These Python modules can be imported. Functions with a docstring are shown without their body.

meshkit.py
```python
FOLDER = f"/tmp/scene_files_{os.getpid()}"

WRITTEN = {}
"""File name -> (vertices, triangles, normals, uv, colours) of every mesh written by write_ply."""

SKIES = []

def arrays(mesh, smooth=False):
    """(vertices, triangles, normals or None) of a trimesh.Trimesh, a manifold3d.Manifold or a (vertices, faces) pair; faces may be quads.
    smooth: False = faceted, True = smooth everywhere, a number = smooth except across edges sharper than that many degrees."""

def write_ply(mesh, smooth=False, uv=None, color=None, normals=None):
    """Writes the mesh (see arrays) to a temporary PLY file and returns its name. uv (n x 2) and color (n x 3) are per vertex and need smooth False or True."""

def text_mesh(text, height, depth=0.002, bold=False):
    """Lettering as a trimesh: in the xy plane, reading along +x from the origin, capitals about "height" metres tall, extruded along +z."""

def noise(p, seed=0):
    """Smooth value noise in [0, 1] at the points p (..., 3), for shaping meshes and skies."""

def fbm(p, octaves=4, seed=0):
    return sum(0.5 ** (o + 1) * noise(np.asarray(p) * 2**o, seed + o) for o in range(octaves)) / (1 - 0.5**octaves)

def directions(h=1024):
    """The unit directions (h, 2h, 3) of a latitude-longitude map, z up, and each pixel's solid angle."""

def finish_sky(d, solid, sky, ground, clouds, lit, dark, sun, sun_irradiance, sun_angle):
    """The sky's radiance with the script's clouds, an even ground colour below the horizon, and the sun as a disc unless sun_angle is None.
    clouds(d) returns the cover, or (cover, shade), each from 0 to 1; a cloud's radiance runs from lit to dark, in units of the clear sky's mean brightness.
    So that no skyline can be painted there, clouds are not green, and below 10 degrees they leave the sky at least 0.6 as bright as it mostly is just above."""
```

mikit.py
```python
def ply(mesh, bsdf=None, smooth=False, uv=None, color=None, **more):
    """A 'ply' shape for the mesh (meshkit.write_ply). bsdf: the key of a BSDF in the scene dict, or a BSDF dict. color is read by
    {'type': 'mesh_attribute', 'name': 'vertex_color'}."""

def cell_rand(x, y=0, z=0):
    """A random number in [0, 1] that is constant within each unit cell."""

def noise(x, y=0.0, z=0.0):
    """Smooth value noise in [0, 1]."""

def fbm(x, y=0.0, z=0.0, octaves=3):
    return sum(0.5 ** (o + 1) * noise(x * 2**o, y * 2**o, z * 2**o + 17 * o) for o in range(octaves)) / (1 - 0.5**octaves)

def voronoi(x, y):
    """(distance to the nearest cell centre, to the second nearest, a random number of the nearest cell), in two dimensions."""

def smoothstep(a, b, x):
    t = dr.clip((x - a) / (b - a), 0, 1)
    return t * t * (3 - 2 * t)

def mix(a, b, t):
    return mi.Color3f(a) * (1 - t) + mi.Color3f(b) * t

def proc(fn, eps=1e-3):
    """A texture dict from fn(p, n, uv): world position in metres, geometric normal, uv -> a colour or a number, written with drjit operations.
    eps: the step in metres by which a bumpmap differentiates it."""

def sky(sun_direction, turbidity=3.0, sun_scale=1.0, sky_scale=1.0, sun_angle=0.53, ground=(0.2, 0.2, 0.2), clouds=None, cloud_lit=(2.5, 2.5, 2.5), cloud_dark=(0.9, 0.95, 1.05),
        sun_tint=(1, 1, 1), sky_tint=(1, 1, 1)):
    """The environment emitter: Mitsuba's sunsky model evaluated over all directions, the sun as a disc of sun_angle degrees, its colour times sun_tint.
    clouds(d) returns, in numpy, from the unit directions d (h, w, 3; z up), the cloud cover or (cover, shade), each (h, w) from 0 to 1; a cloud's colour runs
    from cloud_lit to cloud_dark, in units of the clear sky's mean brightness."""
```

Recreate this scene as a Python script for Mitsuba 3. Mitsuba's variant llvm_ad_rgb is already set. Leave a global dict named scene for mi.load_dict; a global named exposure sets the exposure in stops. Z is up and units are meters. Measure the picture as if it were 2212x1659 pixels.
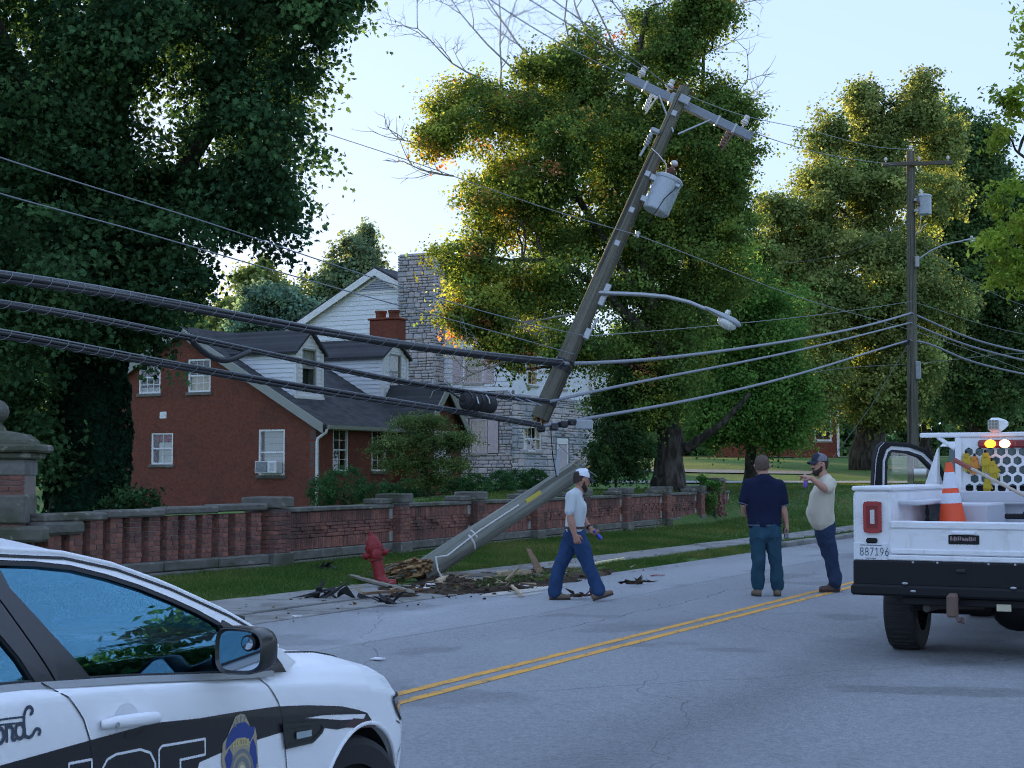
import math
import numpy as np
import trimesh
import manifold3d as m3
from shapely.geometry import Polygon, LineString, box as sbox, MultiPolygon
from shapely.ops import unary_union
from shapely import affinity
import drjit as dr
import mitsuba as mi
import mikit
import meshkit

T4 = mi.ScalarTransform4f
scene, labels = {'type': 'scene'}, {}
rng = np.random.default_rng(7)

# ------------------------------------------------------------------ camera, sky, exposure
CAM = np.array([0.0, 0.0, 1.65])
PITCH = math.atan(192.5 / 3300.0)
FW = np.array([0, math.cos(PITCH), math.sin(PITCH)])
scene['camera'] = {'type': 'perspective', 'fov': 2 * math.degrees(math.atan(1106 / 3300.0)), 'fov_axis': 'x',
                   'near_clip': 0.1, 'far_clip': 3000.0,
                   'to_world': T4().look_at(origin=CAM.tolist(), target=(CAM + FW).tolist(), up=[0, 0, 1])}
SUN_AZ, SUN_EL = math.radians(-20.0), math.radians(7.6)
SUN = [math.sin(SUN_AZ) * math.cos(SUN_EL), math.cos(SUN_AZ) * math.cos(SUN_EL), math.sin(SUN_EL)]
# clear evening sky under an even thin veil of haze
scene['sky'] = mikit.sky(SUN, turbidity=2.0, sun_scale=1.05, sun_tint=(.80, 1.0, 1.35), sky_scale=1.0, ground=(0.10, 0.11, 0.09),
                         clouds=lambda d: 0.85, cloud_lit=(.98, 1.35, 2.15), cloud_dark=(.98, 1.35, 2.15))
exposure = 4.0

# ------------------------------------------------------------------ frames
U = np.array([math.sin(math.atan2(1694, 3300)), math.cos(math.atan2(1694, 3300)), 0.0])   # along the road
N = np.array([-U[1], U[0], 0.0])                                                           # across it, away from the camera
UP = np.array([0, 0, 1.0])


def st(s, t, z=0.0):
    return U * s + N * t + UP * z


def frame(o, a):
    """4x4 of a local frame at o with x along a (horizontal), z up."""
    a = np.array([a[0], a[1], 0.0]) / math.hypot(a[0], a[1])
    m = np.eye(4)
    m[:3, 0], m[:3, 1], m[:3, 2], m[:3, 3] = a, [-a[1], a[0], 0], [0, 0, 1], o
    return m


def view(x, y, d):
    """Point at distance d (along +Y) seen in direction (x, y) of a 2212 x 1659 survey of the place."""
    f, r, u = FW, np.array([1.0, 0, 0]), np.array([0, -FW[2], FW[1]])
    q = f * 3300 + r * (x - 1106) + u * (829.5 - y)
    return CAM + q * (d / q[1])


def sstep(a, b, x):
    t = np.clip((np.asarray(x, float) - a) / (b - a), 0, 1)
    return t * t * (3 - 2 * t)


# ------------------------------------------------------------------ meshes as (vertices, faces)
def cat(ms):
    ms = [tri(m) for m in ms]
    vs, fs, k = [], [], 0
    for v, f in ms:
        vs.append(v)
        fs.append(f + k)
        k += len(v)
    return np.vstack(vs), np.vstack(fs)


def tri(m):
    if hasattr(m, 'to_mesh'):
        q = m.to_mesh()
        return np.asarray(q.vert_properties[:, :3], float), np.asarray(q.tri_verts, int)
    if hasattr(m, 'vertices'):
        return np.asarray(m.vertices, float), np.asarray(m.faces, int)
    v, f = np.asarray(m[0], float), np.asarray(m[1], int)
    if f.shape[1] == 4:
        f = np.vstack([f[:, [0, 1, 2]], f[:, [0, 2, 3]]])
    return v, f


def xf(m, M):
    v, f = tri(m)
    v = v @ M[:3, :3].T + M[:3, 3]
    if np.linalg.det(M[:3, :3]) < 0:
        f = f[:, ::-1]
    return v, f


def mv(m, x=0, y=0, z=0):
    v, f = tri(m)
    return v + np.array([x, y, z]), f


def rot(axis, deg, o=(0, 0, 0)):
    return trimesh.transformations.rotation_matrix(math.radians(deg), axis, o)


_BF = np.array([[0, 2, 3], [0, 3, 1], [4, 5, 7], [4, 7, 6], [0, 1, 5], [0, 5, 4], [2, 6, 7], [2, 7, 3], [0, 4, 6], [0, 6, 2], [1, 3, 7], [1, 7, 5]])


def box(x0, x1, y0, y1, z0, z1):
    x0, x1, y0, y1, z0, z1 = min(x0, x1), max(x0, x1), min(y0, y1), max(y0, y1), min(z0, z1), max(z0, z1)
    v = np.array([[x, y, z] for z in (z0, z1) for y in (y0, y1) for x in (x0, x1)], float)
    return v, _BF.copy()


def _cham():
    p = []
    for sx in (-1, 1):
        for sy in (-1, 1):
            for sz in (-1, 1):
                for k in range(3):
                    q = [sx * .8, sy * .8, sz * .8]
                    q[k] = (sx, sy, sz)[k] * 1.0
                    p.append(q)
    p = np.array(p)
    h = trimesh.convex.convex_hull(p)
    idx = np.array([np.argmin(((p - w) ** 2).sum(1)) for w in h.vertices])
    return p, idx[h.faces]


_CP, _CF = _cham()


def cbox(x0, x1, y0, y1, z0, z1, c=0.01):
    """Box with chamfered edges (44 triangles)."""
    o = np.array([(x0 + x1) / 2, (y0 + y1) / 2, (z0 + z1) / 2])
    h = np.abs(np.array([x1 - x0, y1 - y0, z1 - z0])) / 2
    c = min(c, h.min() * .8)
    v = np.where(np.abs(_CP) > .9, np.sign(_CP) * h, np.sign(_CP) * (h - c))
    return v + o, _CF.copy()


def boxes(b):
    """Many plain boxes, rows of x0 x1 y0 y1 z0 z1, in one mesh."""
    b = np.asarray(b, float)
    i = np.array([[k & 1, 2 + ((k >> 1) & 1), 4 + (k >> 2)] for k in range(8)])
    v = b[:, i].reshape(-1, 3)
    f = (_BF[None] + 8 * np.arange(len(b))[:, None, None]).reshape(-1, 3)
    return v, f


def tube(pts, rad, sides=8, caps=True):
    p = np.asarray(pts, float)
    n = len(p)
    r = np.broadcast_to(np.asarray(rad, float), (n,))
    t = np.gradient(p, axis=0)
    t /= np.linalg.norm(t, axis=1, keepdims=True) + 1e-12
    a = np.cross(t[0], [0, 0, 1] if abs(t[0][2]) < .9 else [1, 0, 0])
    A = []
    for k in range(n):
        a = a - t[k] * (a @ t[k])
        a /= np.linalg.norm(a) + 1e-12
        A.append(a)
    A = np.array(A)
    B = np.cross(t, A)
    ang = np.arange(sides) * 2 * math.pi / sides
    v = p[:, None] + r[:, None, None] * (np.cos(ang)[None, :, None] * A[:, None] + np.sin(ang)[None, :, None] * B[:, None])
    v = v.reshape(-1, 3)
    i, j = np.meshgrid(np.arange(n - 1), np.arange(sides), indexing='ij')
    j2 = (j + 1) % sides
    q = np.stack([i * sides + j, i * sides + j2, (i + 1) * sides + j2, (i + 1) * sides + j], -1).reshape(-1, 4)
    f = np.vstack([q[:, [0, 1, 2]], q[:, [0, 2, 3]]])
    if caps:
        v = np.vstack([v, p[:1], p[-1:]])
        k = np.arange(sides)
        f = np.vstack([f, np.stack([(k + 1) % sides, k, k * 0 + n * sides], 1), np.stack([(n - 1) * sides + k, (n - 1) * sides + (k + 1) % sides, k * 0 + n * sides + 1], 1)])
    return v, f


def rod(a, b, r, r2=None, sides=10):
    return tube([a, b], [r, r if r2 is None else r2], sides)


def lathe(prof, sides=24):
    """Surface of revolution round z of (radius, z) points from bottom to top."""
    prof = np.asarray(prof, float)
    ang = np.arange(sides) * 2 * math.pi / sides
    v = np.stack([prof[:, :1] * np.cos(ang), prof[:, :1] * np.sin(ang), np.repeat(prof[:, 1:], sides, 1)], -1).reshape(-1, 3)
    n = len(prof)
    i, j = np.meshgrid(np.arange(n - 1), np.arange(sides), indexing='ij')
    j2 = (j + 1) % sides
    q = np.stack([i * sides + j, i * sides + j2, (i + 1) * sides + j2, (i + 1) * sides + j], -1).reshape(-1, 4)
    return tri((v, q))


def extrude(poly, d):
    """Shapely polygon(s) in xy extruded along +z."""
    gs = [g for g in (poly.geoms if hasattr(poly, 'geoms') else [poly]) if g.geom_type == 'Polygon' and g.area > 1e-9]
    return cat([trimesh.creation.extrude_polygon(g, d, engine='earcut') for g in gs])


XZ = np.array([[1, 0, 0, 0], [0, 0, -1, 0], [0, 1, 0, 0], [0, 0, 0, 1.0]])      # xy drawing -> xz plane, extruded towards -y
YZ = np.array([[0, 0, -1, 0], [-1, 0, 0, 0], [0, 1, 0, 0], [0, 0, 0, 1.0]])     # (u, v) -> y = -u, z = v, extruded towards -x


def wall_xz(poly, y0, th):
    """Drawing (x, z) as a wall whose outer face lies at y0 and that is th thick towards +y."""
    return mv(xf(extrude(poly, th), XZ), y=y0 + th)


def sphere(c, r, sub=2):
    s = trimesh.creation.icosphere(subdivisions=sub)
    return np.asarray(s.vertices) * np.asarray(r) + np.asarray(c), np.asarray(s.faces)


def refine(m, length):
    v, f = tri(m)
    v, f = trimesh.remesh.subdivide_to_size(v, f, length, max_iter=12)
    return v, f


def jitter(m, amp, freq, seed=0):
    v, f = tri(m)
    d = np.stack([meshkit.fbm(v * freq + 7.3 * k, 3, seed + k) for k in range(3)], 1) - .5
    return v + 2 * amp * d, f


# ------------------------------------------------------------------ scene entries
_used = set()


def free(key):
    if key not in _used:
        _used.add(key)
        return key
    k = 1
    while f'{key}_{k:03d}' in _used:
        k += 1
    key = f'{key}_{k:03d}'
    _used.add(key)
    return key


class Thing:
    def __init__(self, name, label=None, cat=None, M=None, group=None, kind=None):
        self.key = free(name)
        self.M = np.eye(4) if M is None else M
        d = {}
        if label:
            d['label'] = label
        if cat:
            d['category'] = cat
        if group:
            d['group'] = group
        if kind:
            d['kind'] = kind
        labels[self.key] = d

    def add(self, name, mesh, bsdf, smooth=False, parent=None, label=None, kind=None, color=None, M=None, **kw):
        key = free((parent or self.key) + '__' + name) if name else self.key
        scene[key] = mikit.ply(xf(mesh, self.M if M is None else self.M @ M), bsdf, smooth=smooth, color=color, **kw)
        d = {}
        if label:
            d['label'] = label
        if kind:
            d['kind'] = kind
        if d and name:
            labels[key] = d
        return key


def single(name, mesh, bsdf, label, cat=None, smooth=False, M=None, group=None, kind=None, color=None):
    t = Thing(name, label, cat, M, group, kind)
    t.add(None, mesh, bsdf, smooth, color=color)
    return t


# ------------------------------------------------------------------ materials
def mat(key, d):
    scene['mat_' + key] = d
    return 'mat_' + key


def col(c):
    return {'type': 'rgb', 'value': list(c)} if not isinstance(c, dict) else c


def plain(key, c, rough=0.6, metallic=0.0, spec=0.5, **kw):
    return mat(key, {'type': 'twosided', 'bsdf': {'type': 'principled', 'base_color': col(c), 'roughness': rough, 'metallic': metallic, 'specular': spec, **kw}})


def bumped(key, c, rough, fn, scale, eps=2e-3, spec=0.4):
    return mat(key, {'type': 'twosided', 'bsdf': {'type': 'bumpmap', 'arbitrary': mikit.proc(fn, eps), 'scale': scale,
               'bsdf': {'type': 'principled', 'base_color': col(c), 'roughness': rough, 'specular': spec}}})


nz, fb, mixc, smooth_ = mikit.noise, mikit.fbm, mikit.mix, mikit.smoothstep
US, UT = [float(x) for x in U], [float(x) for x in N]


def road_st(p):
    return p.x * US[0] + p.y * US[1], p.x * UT[0] + p.y * UT[1]


def f_asphalt(p, n, uv):
    s, t = road_st(p)
    fine = nz(s * 90, t * 90)
    grit = nz(s * 34, t * 34, 5.0)
    wx, wy = 3 * fb(p.x * .3, p.y * .3, 11.0, 3), 3 * fb(p.x * .3, p.y * .3, 17.0, 3)
    broad = .5 * fb(p.x * .45 + wx, p.y * .45 + wy, 3.0, 5) + .5 * fb(s * .22 + wx, t * .8 + wy, 6.0, 4)
    c = .215 + .075 * (fine - .5) + .045 * (grit - .5) + .09 * (broad - .5)
    wheel = dr.exp(-dr.square((t - 8.9) / .9)) * .045 + dr.exp(-dr.square((t - 6.9) / .5)) * .008
    c = c + wheel * (0.6 + .8 * fb(s * .4 + wx, t * 2 + wy, 9.0, 4))
    far_lane = smooth_(8.0, 8.08, t + .25 * (nz(s * .25, 1.0) - .5))                      # paving seam: the kerb strip was laid apart
    c = c + .02 * far_lane
    seam = 1 - smooth_(.0, .035, dr.abs(t - 8.02 + .25 * (nz(s * .25, 1.0) - .5)))
    w = (fb(s * 1.5, t * 1.5, 2.0, 3) - .5) * .5
    c1 = 1 - smooth_(0.0, .022, dr.abs(s - 11.2 + 1.3 * (t - 4.6) + w)) * 1.0
    c1 = c1 * smooth_(1.8, 2.2, t) * (1 - smooth_(5.3, 5.7, t))
    c2 = (1 - smooth_(0.0, .02, dr.abs(t - 7.1 - .02 * (s - 20) + w * .7))) * smooth_(13.5, 15, s) * (1 - smooth_(24, 26, s))
    c3 = (1 - smooth_(0.0, .02, dr.abs(s - 15.2 - .5 * (t - 4) + w * 1.4))) * smooth_(1.3, 2.2, t) * (1 - smooth_(5.0, 5.6, t))
    crk = mi.Float(0)
    for k, (a0, b0) in enumerate([(9.0, 3.6), (13.6, 8.7), (18.2, 7.2), (7.4, 7.0), (22.5, 5.0)]):
        ln = 1 - smooth_(0.0, .014, dr.abs((s - a0) * (.35 + .2 * (k % 3)) - (t - b0) + 1.1 * (fb(s * .9 + 9 * k, t * .9, 4.0, 4) - .5)))
        crk = dr.maximum(crk, ln * smooth_(3.2, 2.2, dr.abs(s - a0)))
    stain = smooth_(.60, .72, fb(s * .8 + 4, t * 1.1, 31.0, 4)) * .22
    dark = dr.maximum(dr.maximum(seam * .35, c1 * .65), dr.maximum(c2 * .6, c3 * .6))
    drip = dr.exp(-dr.square((t - 3.6) / .55)) * (.10 + .25 * fb(s * .7, t * 2.0, 41.0, 3))
    spill = smooth_(1.0, .55, dr.sqrt(dr.square((p.x - 3.2) / 1.0) + dr.square((p.y - 11.75 + .12 * (p.x - 3.2)) / .34)) + .9 * (fb(p.x * 2, p.y * 5, 3.0, 3) - .5)) * .3
    dark = dr.maximum(dr.maximum(dr.maximum(dark, crk * .5), stain), dr.maximum(drip, spill))
    scuff = smooth_(.62, .8, fb(s * .5 + .6 * wx, t * 3.0 + wy, 21.0, 4)) * (1 - smooth_(8.6, 10.4, dr.abs(t - 8.3) * 6))
    c = c * (1 - dark) + .03 * scuff
    return mi.Color3f(c * .97, c * 1.0, c * 1.04)


def f_asphalt_b(p, n, uv):
    s, t = road_st(p)
    return nz(s * 80, t * 80) + .6 * nz(s * 35, t * 35, 3.0)


ASPHALT = mat('asphalt', {'type': 'bumpmap', 'arbitrary': mikit.proc(f_asphalt_b, 3e-3), 'scale': .0026,
              'bsdf': {'type': 'principled', 'base_color': mikit.proc(f_asphalt), 'roughness': .78, 'specular': .35}})


def f_paint(p, n, uv):
    s, t = road_st(p)
    wear = smooth_(.48, .78, fb(s * 6, t * 22, 4.0, 4) * .7 + .3 * nz(s * 70, t * 70))
    return mixc([.62, .30, .045], [.20, .165, .10], wear)


PAINT = mat('paint', {'type': 'principled', 'base_color': mikit.proc(f_paint), 'roughness': .7})


def f_grass(p, n, uv):
    a = fb(p.x * .5, p.y * .5, 0.0, 4)
    b = nz(p.x * 14, p.y * 14)
    c = mixc([.045, .100, .024], [.095, .150, .040], smooth_(.3, .75, a * .7 + b * .3))
    dry = smooth_(.56, .74, fb(p.x * .9, p.y * .9, 8.0, 3))
    return mixc(c, mi.Color3f(.13, .115, .05), dry * .5)


GRASS = mat('grass', {'type': 'principled', 'base_color': mikit.proc(f_grass), 'roughness': .9, 'specular': .2})


def f_conc(p, n, uv):
    a = fb(p.x * 1.3, p.y * 1.3, p.z * 1.3, 4)
    b = nz(p.x * 60, p.y * 60, p.z * 60)
    v = .21 + .13 * (a - .5) + .06 * (b - .5)
    st_ = smooth_(.58, .72, fb(p.x * 3, p.y * 3, p.z * 3 + 4, 3))
    return mixc(mi.Color3f(v, v * .985, v * .94), mi.Color3f(v * .55, v * .53, v * .46), st_ * .6)


CONCRETE = mat('concrete', {'type': 'twosided', 'bsdf': {'type': 'principled', 'base_color': mikit.proc(f_conc), 'roughness': .85, 'specular': .3}})


def f_stone(p, n, uv):
    a = fb(p.x * 2.2, p.y * 2.2, p.z * 2.2, 4)
    b = fb(p.x * 9, p.y * 9, p.z * 9, 3)
    v = .15 + .12 * (a - .5) + .08 * (b - .5)
    moss = smooth_(.5, .68, fb(p.x * 1.4, p.y * 1.4, p.z * 1.4 + 9, 3))
    lich = smooth_(.66, .75, b) * .5
    c = mixc(mi.Color3f(v, v * .97, v * .86), mi.Color3f(.060, .070, .036), moss * .65)
    return mixc(c, mi.Color3f(.30, .29, .25), lich)


STONE = mat('stone', {'type': 'twosided', 'bsdf': {'type': 'bumpmap', 'arbitrary': mikit.proc(lambda p, n, uv: fb(p.x * 16, p.y * 16, p.z * 16, 3), 4e-3), 'scale': .02,
            'bsdf': {'type': 'principled', 'base_color': mikit.proc(f_stone), 'roughness': .9, 'specular': .2}}})
PALESTONE = plain("palestone", (.34, .33, .30), .9)
MORTAR = plain('mortar', (.20, .17, .15), .9)
DARKMORTAR = plain('darkmortar', (.12, .095, .085), .9)


def brick_fn(base, var, soot):
    def f(p, n, uv):
        a = fb(p.x * 12, p.y * 12, p.z * 12, 3)
        b = fb(p.x * 1.1, p.y * 1.1, p.z * 1.1, 3)
        c = mixc([base[0] * (1 - var), base[1] * (1 - var), base[2] * (1 - var)], [base[0] * (1 + var), base[1] * (1 + var), base[2] * (1 + var)], a)
        return mixc(c, mi.Color3f(.045, .04, .038), smooth_(.5, .7, b) * soot)
    return f


BRICKS = [mat(f'brick{k}', {'type': 'twosided', 'bsdf': {'type': 'principled', 'base_color': mikit.proc(brick_fn(c, .3, .55)), 'roughness': .85, 'specular': .2}})
          for k, c in enumerate([(.225, .105, .085), (.285, .128, .098), (.185, .098, .083)])]
HOUSEBRICK = mat('housebrick', {'type': 'twosided', 'bsdf': {'type': 'principled', 'base_color': mikit.proc(brick_fn((.195, .064, .042), .32, .22)), 'roughness': .85, 'specular': .2}})


def f_shingle(p, n, uv):
    row = dr.floor(p.z * 11)
    a = p.x * US[0] + p.y * US[1]
    k = mikit.cell_rand(dr.floor(a * 3.2 + .5 * row), row)
    b = fb(p.x * 1.5, p.y * 1.5, p.z * 1.5, 3)
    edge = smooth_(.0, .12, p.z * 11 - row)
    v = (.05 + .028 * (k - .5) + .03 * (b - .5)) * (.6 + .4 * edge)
    return mi.Color3f(v * .95, v, v * 1.1)


SHINGLE = mat('shingle', {'type': 'twosided', 'bsdf': {'type': 'principled', 'base_color': mikit.proc(f_shingle), 'roughness': .85, 'specular': .3}})


def f_wood(p, n, uv):
    # grain along the member: uv.x runs round it, uv.y along it in metres
    a = fb(uv.x * 26, uv.y * .9, 1.0, 4)
    b = fb(uv.x * 5, uv.y * .5, 7.0, 3)
    ck = smooth_(.60, .66, fb(uv.x * 14, uv.y * .28, 3.0, 3))
    v = .6 + .7 * (a - .5) + .6 * (b - .5)
    c = mi.Color3f(.215 * v, .205 * v, .160 * v)
    return mixc(c, mi.Color3f(.03, .027, .022), ck * .75)


POLE = mat('polewood', {'type': 'twosided', 'bsdf': {'type': 'principled', 'base_color': mikit.proc(f_wood), 'roughness': .85, 'specular': .25}})


def f_bark(p, n, uv):
    a = fb(p.x * 11, p.y * 11, p.z * 2.2, 4)
    v = .035 + .065 * smooth_(.35, .7, a)
    return mi.Color3f(v * 1.08, v * .95, v * .8)


BARK = mat('bark', {'type': 'twosided', 'bsdf': {'type': 'principled', 'base_color': mikit.proc(f_bark), 'roughness': .95, 'specular': .15}})
VCOL = {'type': 'mesh_attribute', 'name': 'vertex_color'}
LEAF = mat('leaf', {'type': 'principledthin', 'base_color': VCOL, 'roughness': .55, 'diff_trans': 1.0, 'spec_trans': 0.0, 'eta': 1.4})
BLADE = mat('blade', {'type': 'principledthin', 'base_color': VCOL, 'roughness': .7, 'diff_trans': .6, 'spec_trans': 0.0, 'eta': 1.3})
VCLOTH = mat('vcolor', {'type': 'twosided', 'bsdf': {'type': 'principled', 'base_color': VCOL, 'roughness': .8, 'specular': .3}})
WHITEPAINT = plain('whitepaint', (.72, .73, .72), .5)
SIDING = plain('siding', (.70, .73, .76), .6)
SHUTTER = plain('shutter', (.52, .44, .46), .7)
TRIM = plain('trim', (.30, .31, .28), .6)
PANE = mat('pane', {'type': 'thindielectric', 'int_ior': 1.5})
DARKROOM = plain('darkroom', (.035, .037, .04), .9)
BLIND = plain('blind', (.34, .36, .33), .8)
CURTAIN = plain('curtain', (.42, .37, .27), .9)
REDCLOTH = plain('redcloth', (.16, .02, .03), .9)
BLACKMETAL = plain('blackmetal', (.014, .015, .017), .5, 0, .2)
GREYMETAL = plain('greymetal', (.36, .39, .42), .45, .3)
GALV = plain('galv', (.42, .44, .46), .45, .7)
RUBBER = plain('rubber', (.022, .022, .024), .75)
# ------------------------------------------------------------------ the setting
def ground_z(s, t):
    s, t = np.asarray(s, float), np.asarray(t, float)
    Y = s * U[1] + t * N[1]
    far = np.interp(Y, [46, 52, 56, 60, 66, 74, 88, 104, 124, 200, 400], [0.0, .22, .6, .98, 1.15, 1.28, 1.95, 2.6, 3.05, 3.3, 3.5]) * sstep(10.4, 15.5, t)
    verge = -.03 + .11 * sstep(12.2, 13.6, t) + .055 * sstep(10.2, 10.5, t) * (1 - sstep(10.85, 11.1, t)) * sstep(17.5, 19, s)
    back = .5 + .55 * sstep(30, 42, s) * (1 - sstep(22, 28, t) * (1 - sstep(46, 58, s)))
    w = sstep(16.3, 17.4, t + .0 * s) * (1 - sstep(48.6, 53, s))
    z = np.where(t < 10.2, -.07, verge)
    z = z * (1 - w) + np.maximum(back, far) * w
    z = np.where((w < 1) & (far > 0), np.maximum(z, far * (1 - w) + z * w), z)
    near = (t < 1.35)
    return np.where(near, .06, z)


def axis(parts):
    return np.unique(np.concatenate([np.arange(a, b, d) for a, b, d in parts]))


gs = axis([(-300, -20, 20), (-20, 5, 2.5), (5, 90, .5), (90, 160, 3), (160, 701, 30)])
gt = np.unique(np.concatenate([axis([(-300, -20, 20), (-20, 0, 5), (10, 42, .4), (42, 120, 3), (120, 501, 20)]), [1.3, 1.4, 5.0, 10.1, 10.16, 10.22]]))
S_, T_ = np.meshgrid(gs, gt, indexing='ij')
Z_ = ground_z(S_, T_)
Z_ = Z_ + np.where((T_ > 11) , .05 * (meshkit.fbm(np.stack([S_ * .35, T_ * .35, S_ * 0], -1), 3) - .5) * sstep(12, 15, T_), 0)
gv = S_[..., None] * U + T_[..., None] * N + Z_[..., None] * UP
a_, b_ = len(gs), len(gt)
ii, jj = np.meshgrid(np.arange(a_ - 1), np.arange(b_ - 1), indexing='ij')
gf = np.stack([ii * b_ + jj, (ii + 1) * b_ + jj, (ii + 1) * b_ + jj + 1, ii * b_ + jj + 1], -1).reshape(-1, 4)
single('lawn', (gv.reshape(-1, 3), gf), GRASS, 'mown green lawn rising behind the brick wall and beyond the road', None, True, kind='structure')


def sheet(s0, s1, t0, t1, z, ns=1, nt=1):
    s, t = np.linspace(s0, s1, ns + 1), np.linspace(t0, t1, nt + 1)
    S, T = np.meshgrid(s, t, indexing='ij')
    zz = z(S, T) if callable(z) else S * 0 + z
    v = (S[..., None] * U + T[..., None] * N + zz[..., None] * UP).reshape(-1, 3)
    i, j = np.meshgrid(np.arange(ns), np.arange(nt), indexing='ij')
    k = nt + 1
    return tri((v, np.stack([i * k + j, (i + 1) * k + j, (i + 1) * k + j + 1, i * k + j + 1], -1).reshape(-1, 4)))


road = Thing('road', 'grey asphalt two lane road crossing the picture', kind='structure')
road.add(None, sheet(-80, 300, 1.4, 10.16, 0.0, 40, 4), ASPHALT)
for t0 in (5.74, 5.97):
    road.add('centre_line', sheet(-60, 260, t0, t0 + .105, .004, 60), PAINT)


def sbx(s0, s1, t0, t1, z0, z1, c=.012):
    """Chamfered block laid along the road frame."""
    return xf(cbox(s0, s1, t0, t1, z0, z1, c), frame([0, 0, 0], U))


walk = Thing('sidewalk', 'grey concrete sidewalk slabs along the far side of the road', kind='structure')
for k in range(44):
    s0 = 4 + 1.52 * k
    if 19.0 < s0 < 19.8:
        continue
    tilt = rng.normal(0, .004)
    z1 = .035 + rng.normal(0, .006)
    t0, t1 = (10.9, 12.25) if s0 < 19 else (11.15, 12.3)
    walk.add('slab', sbx(s0, s0 + 1.505, t0, t1, -.08, z1, .012), CONCRETE)
for k in range(9):
    s0 = 4 + 1.6 * k
    walk.add('apron_slab', sbx(s0, s0 + 1.585, 10.17, 10.88, -.08, .012 + rng.normal(0, .003), .01), CONCRETE)
near = Thing('near_sidewalk', 'concrete sidewalk on the near side of the road', kind='structure')
near.add(None, sbx(-40, 120, -.5, 1.1, -.08, .10), CONCRETE)
kerb = Thing('kerb', 'worn concrete kerb on the far side of the road', kind='structure')
for k in range(28):
    s0 = 33.2 + 2.5 * k
    kerb.add('kerb_stone', sbx(s0, s0 + 2.48, 10.17, 10.37, -.1, .11 + rng.normal(0, .006), .025), CONCRETE)

# the cross street on the rise behind the lawn, and the pale walk that leads to it
cs = np.linspace(-120, 160, 90)


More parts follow.
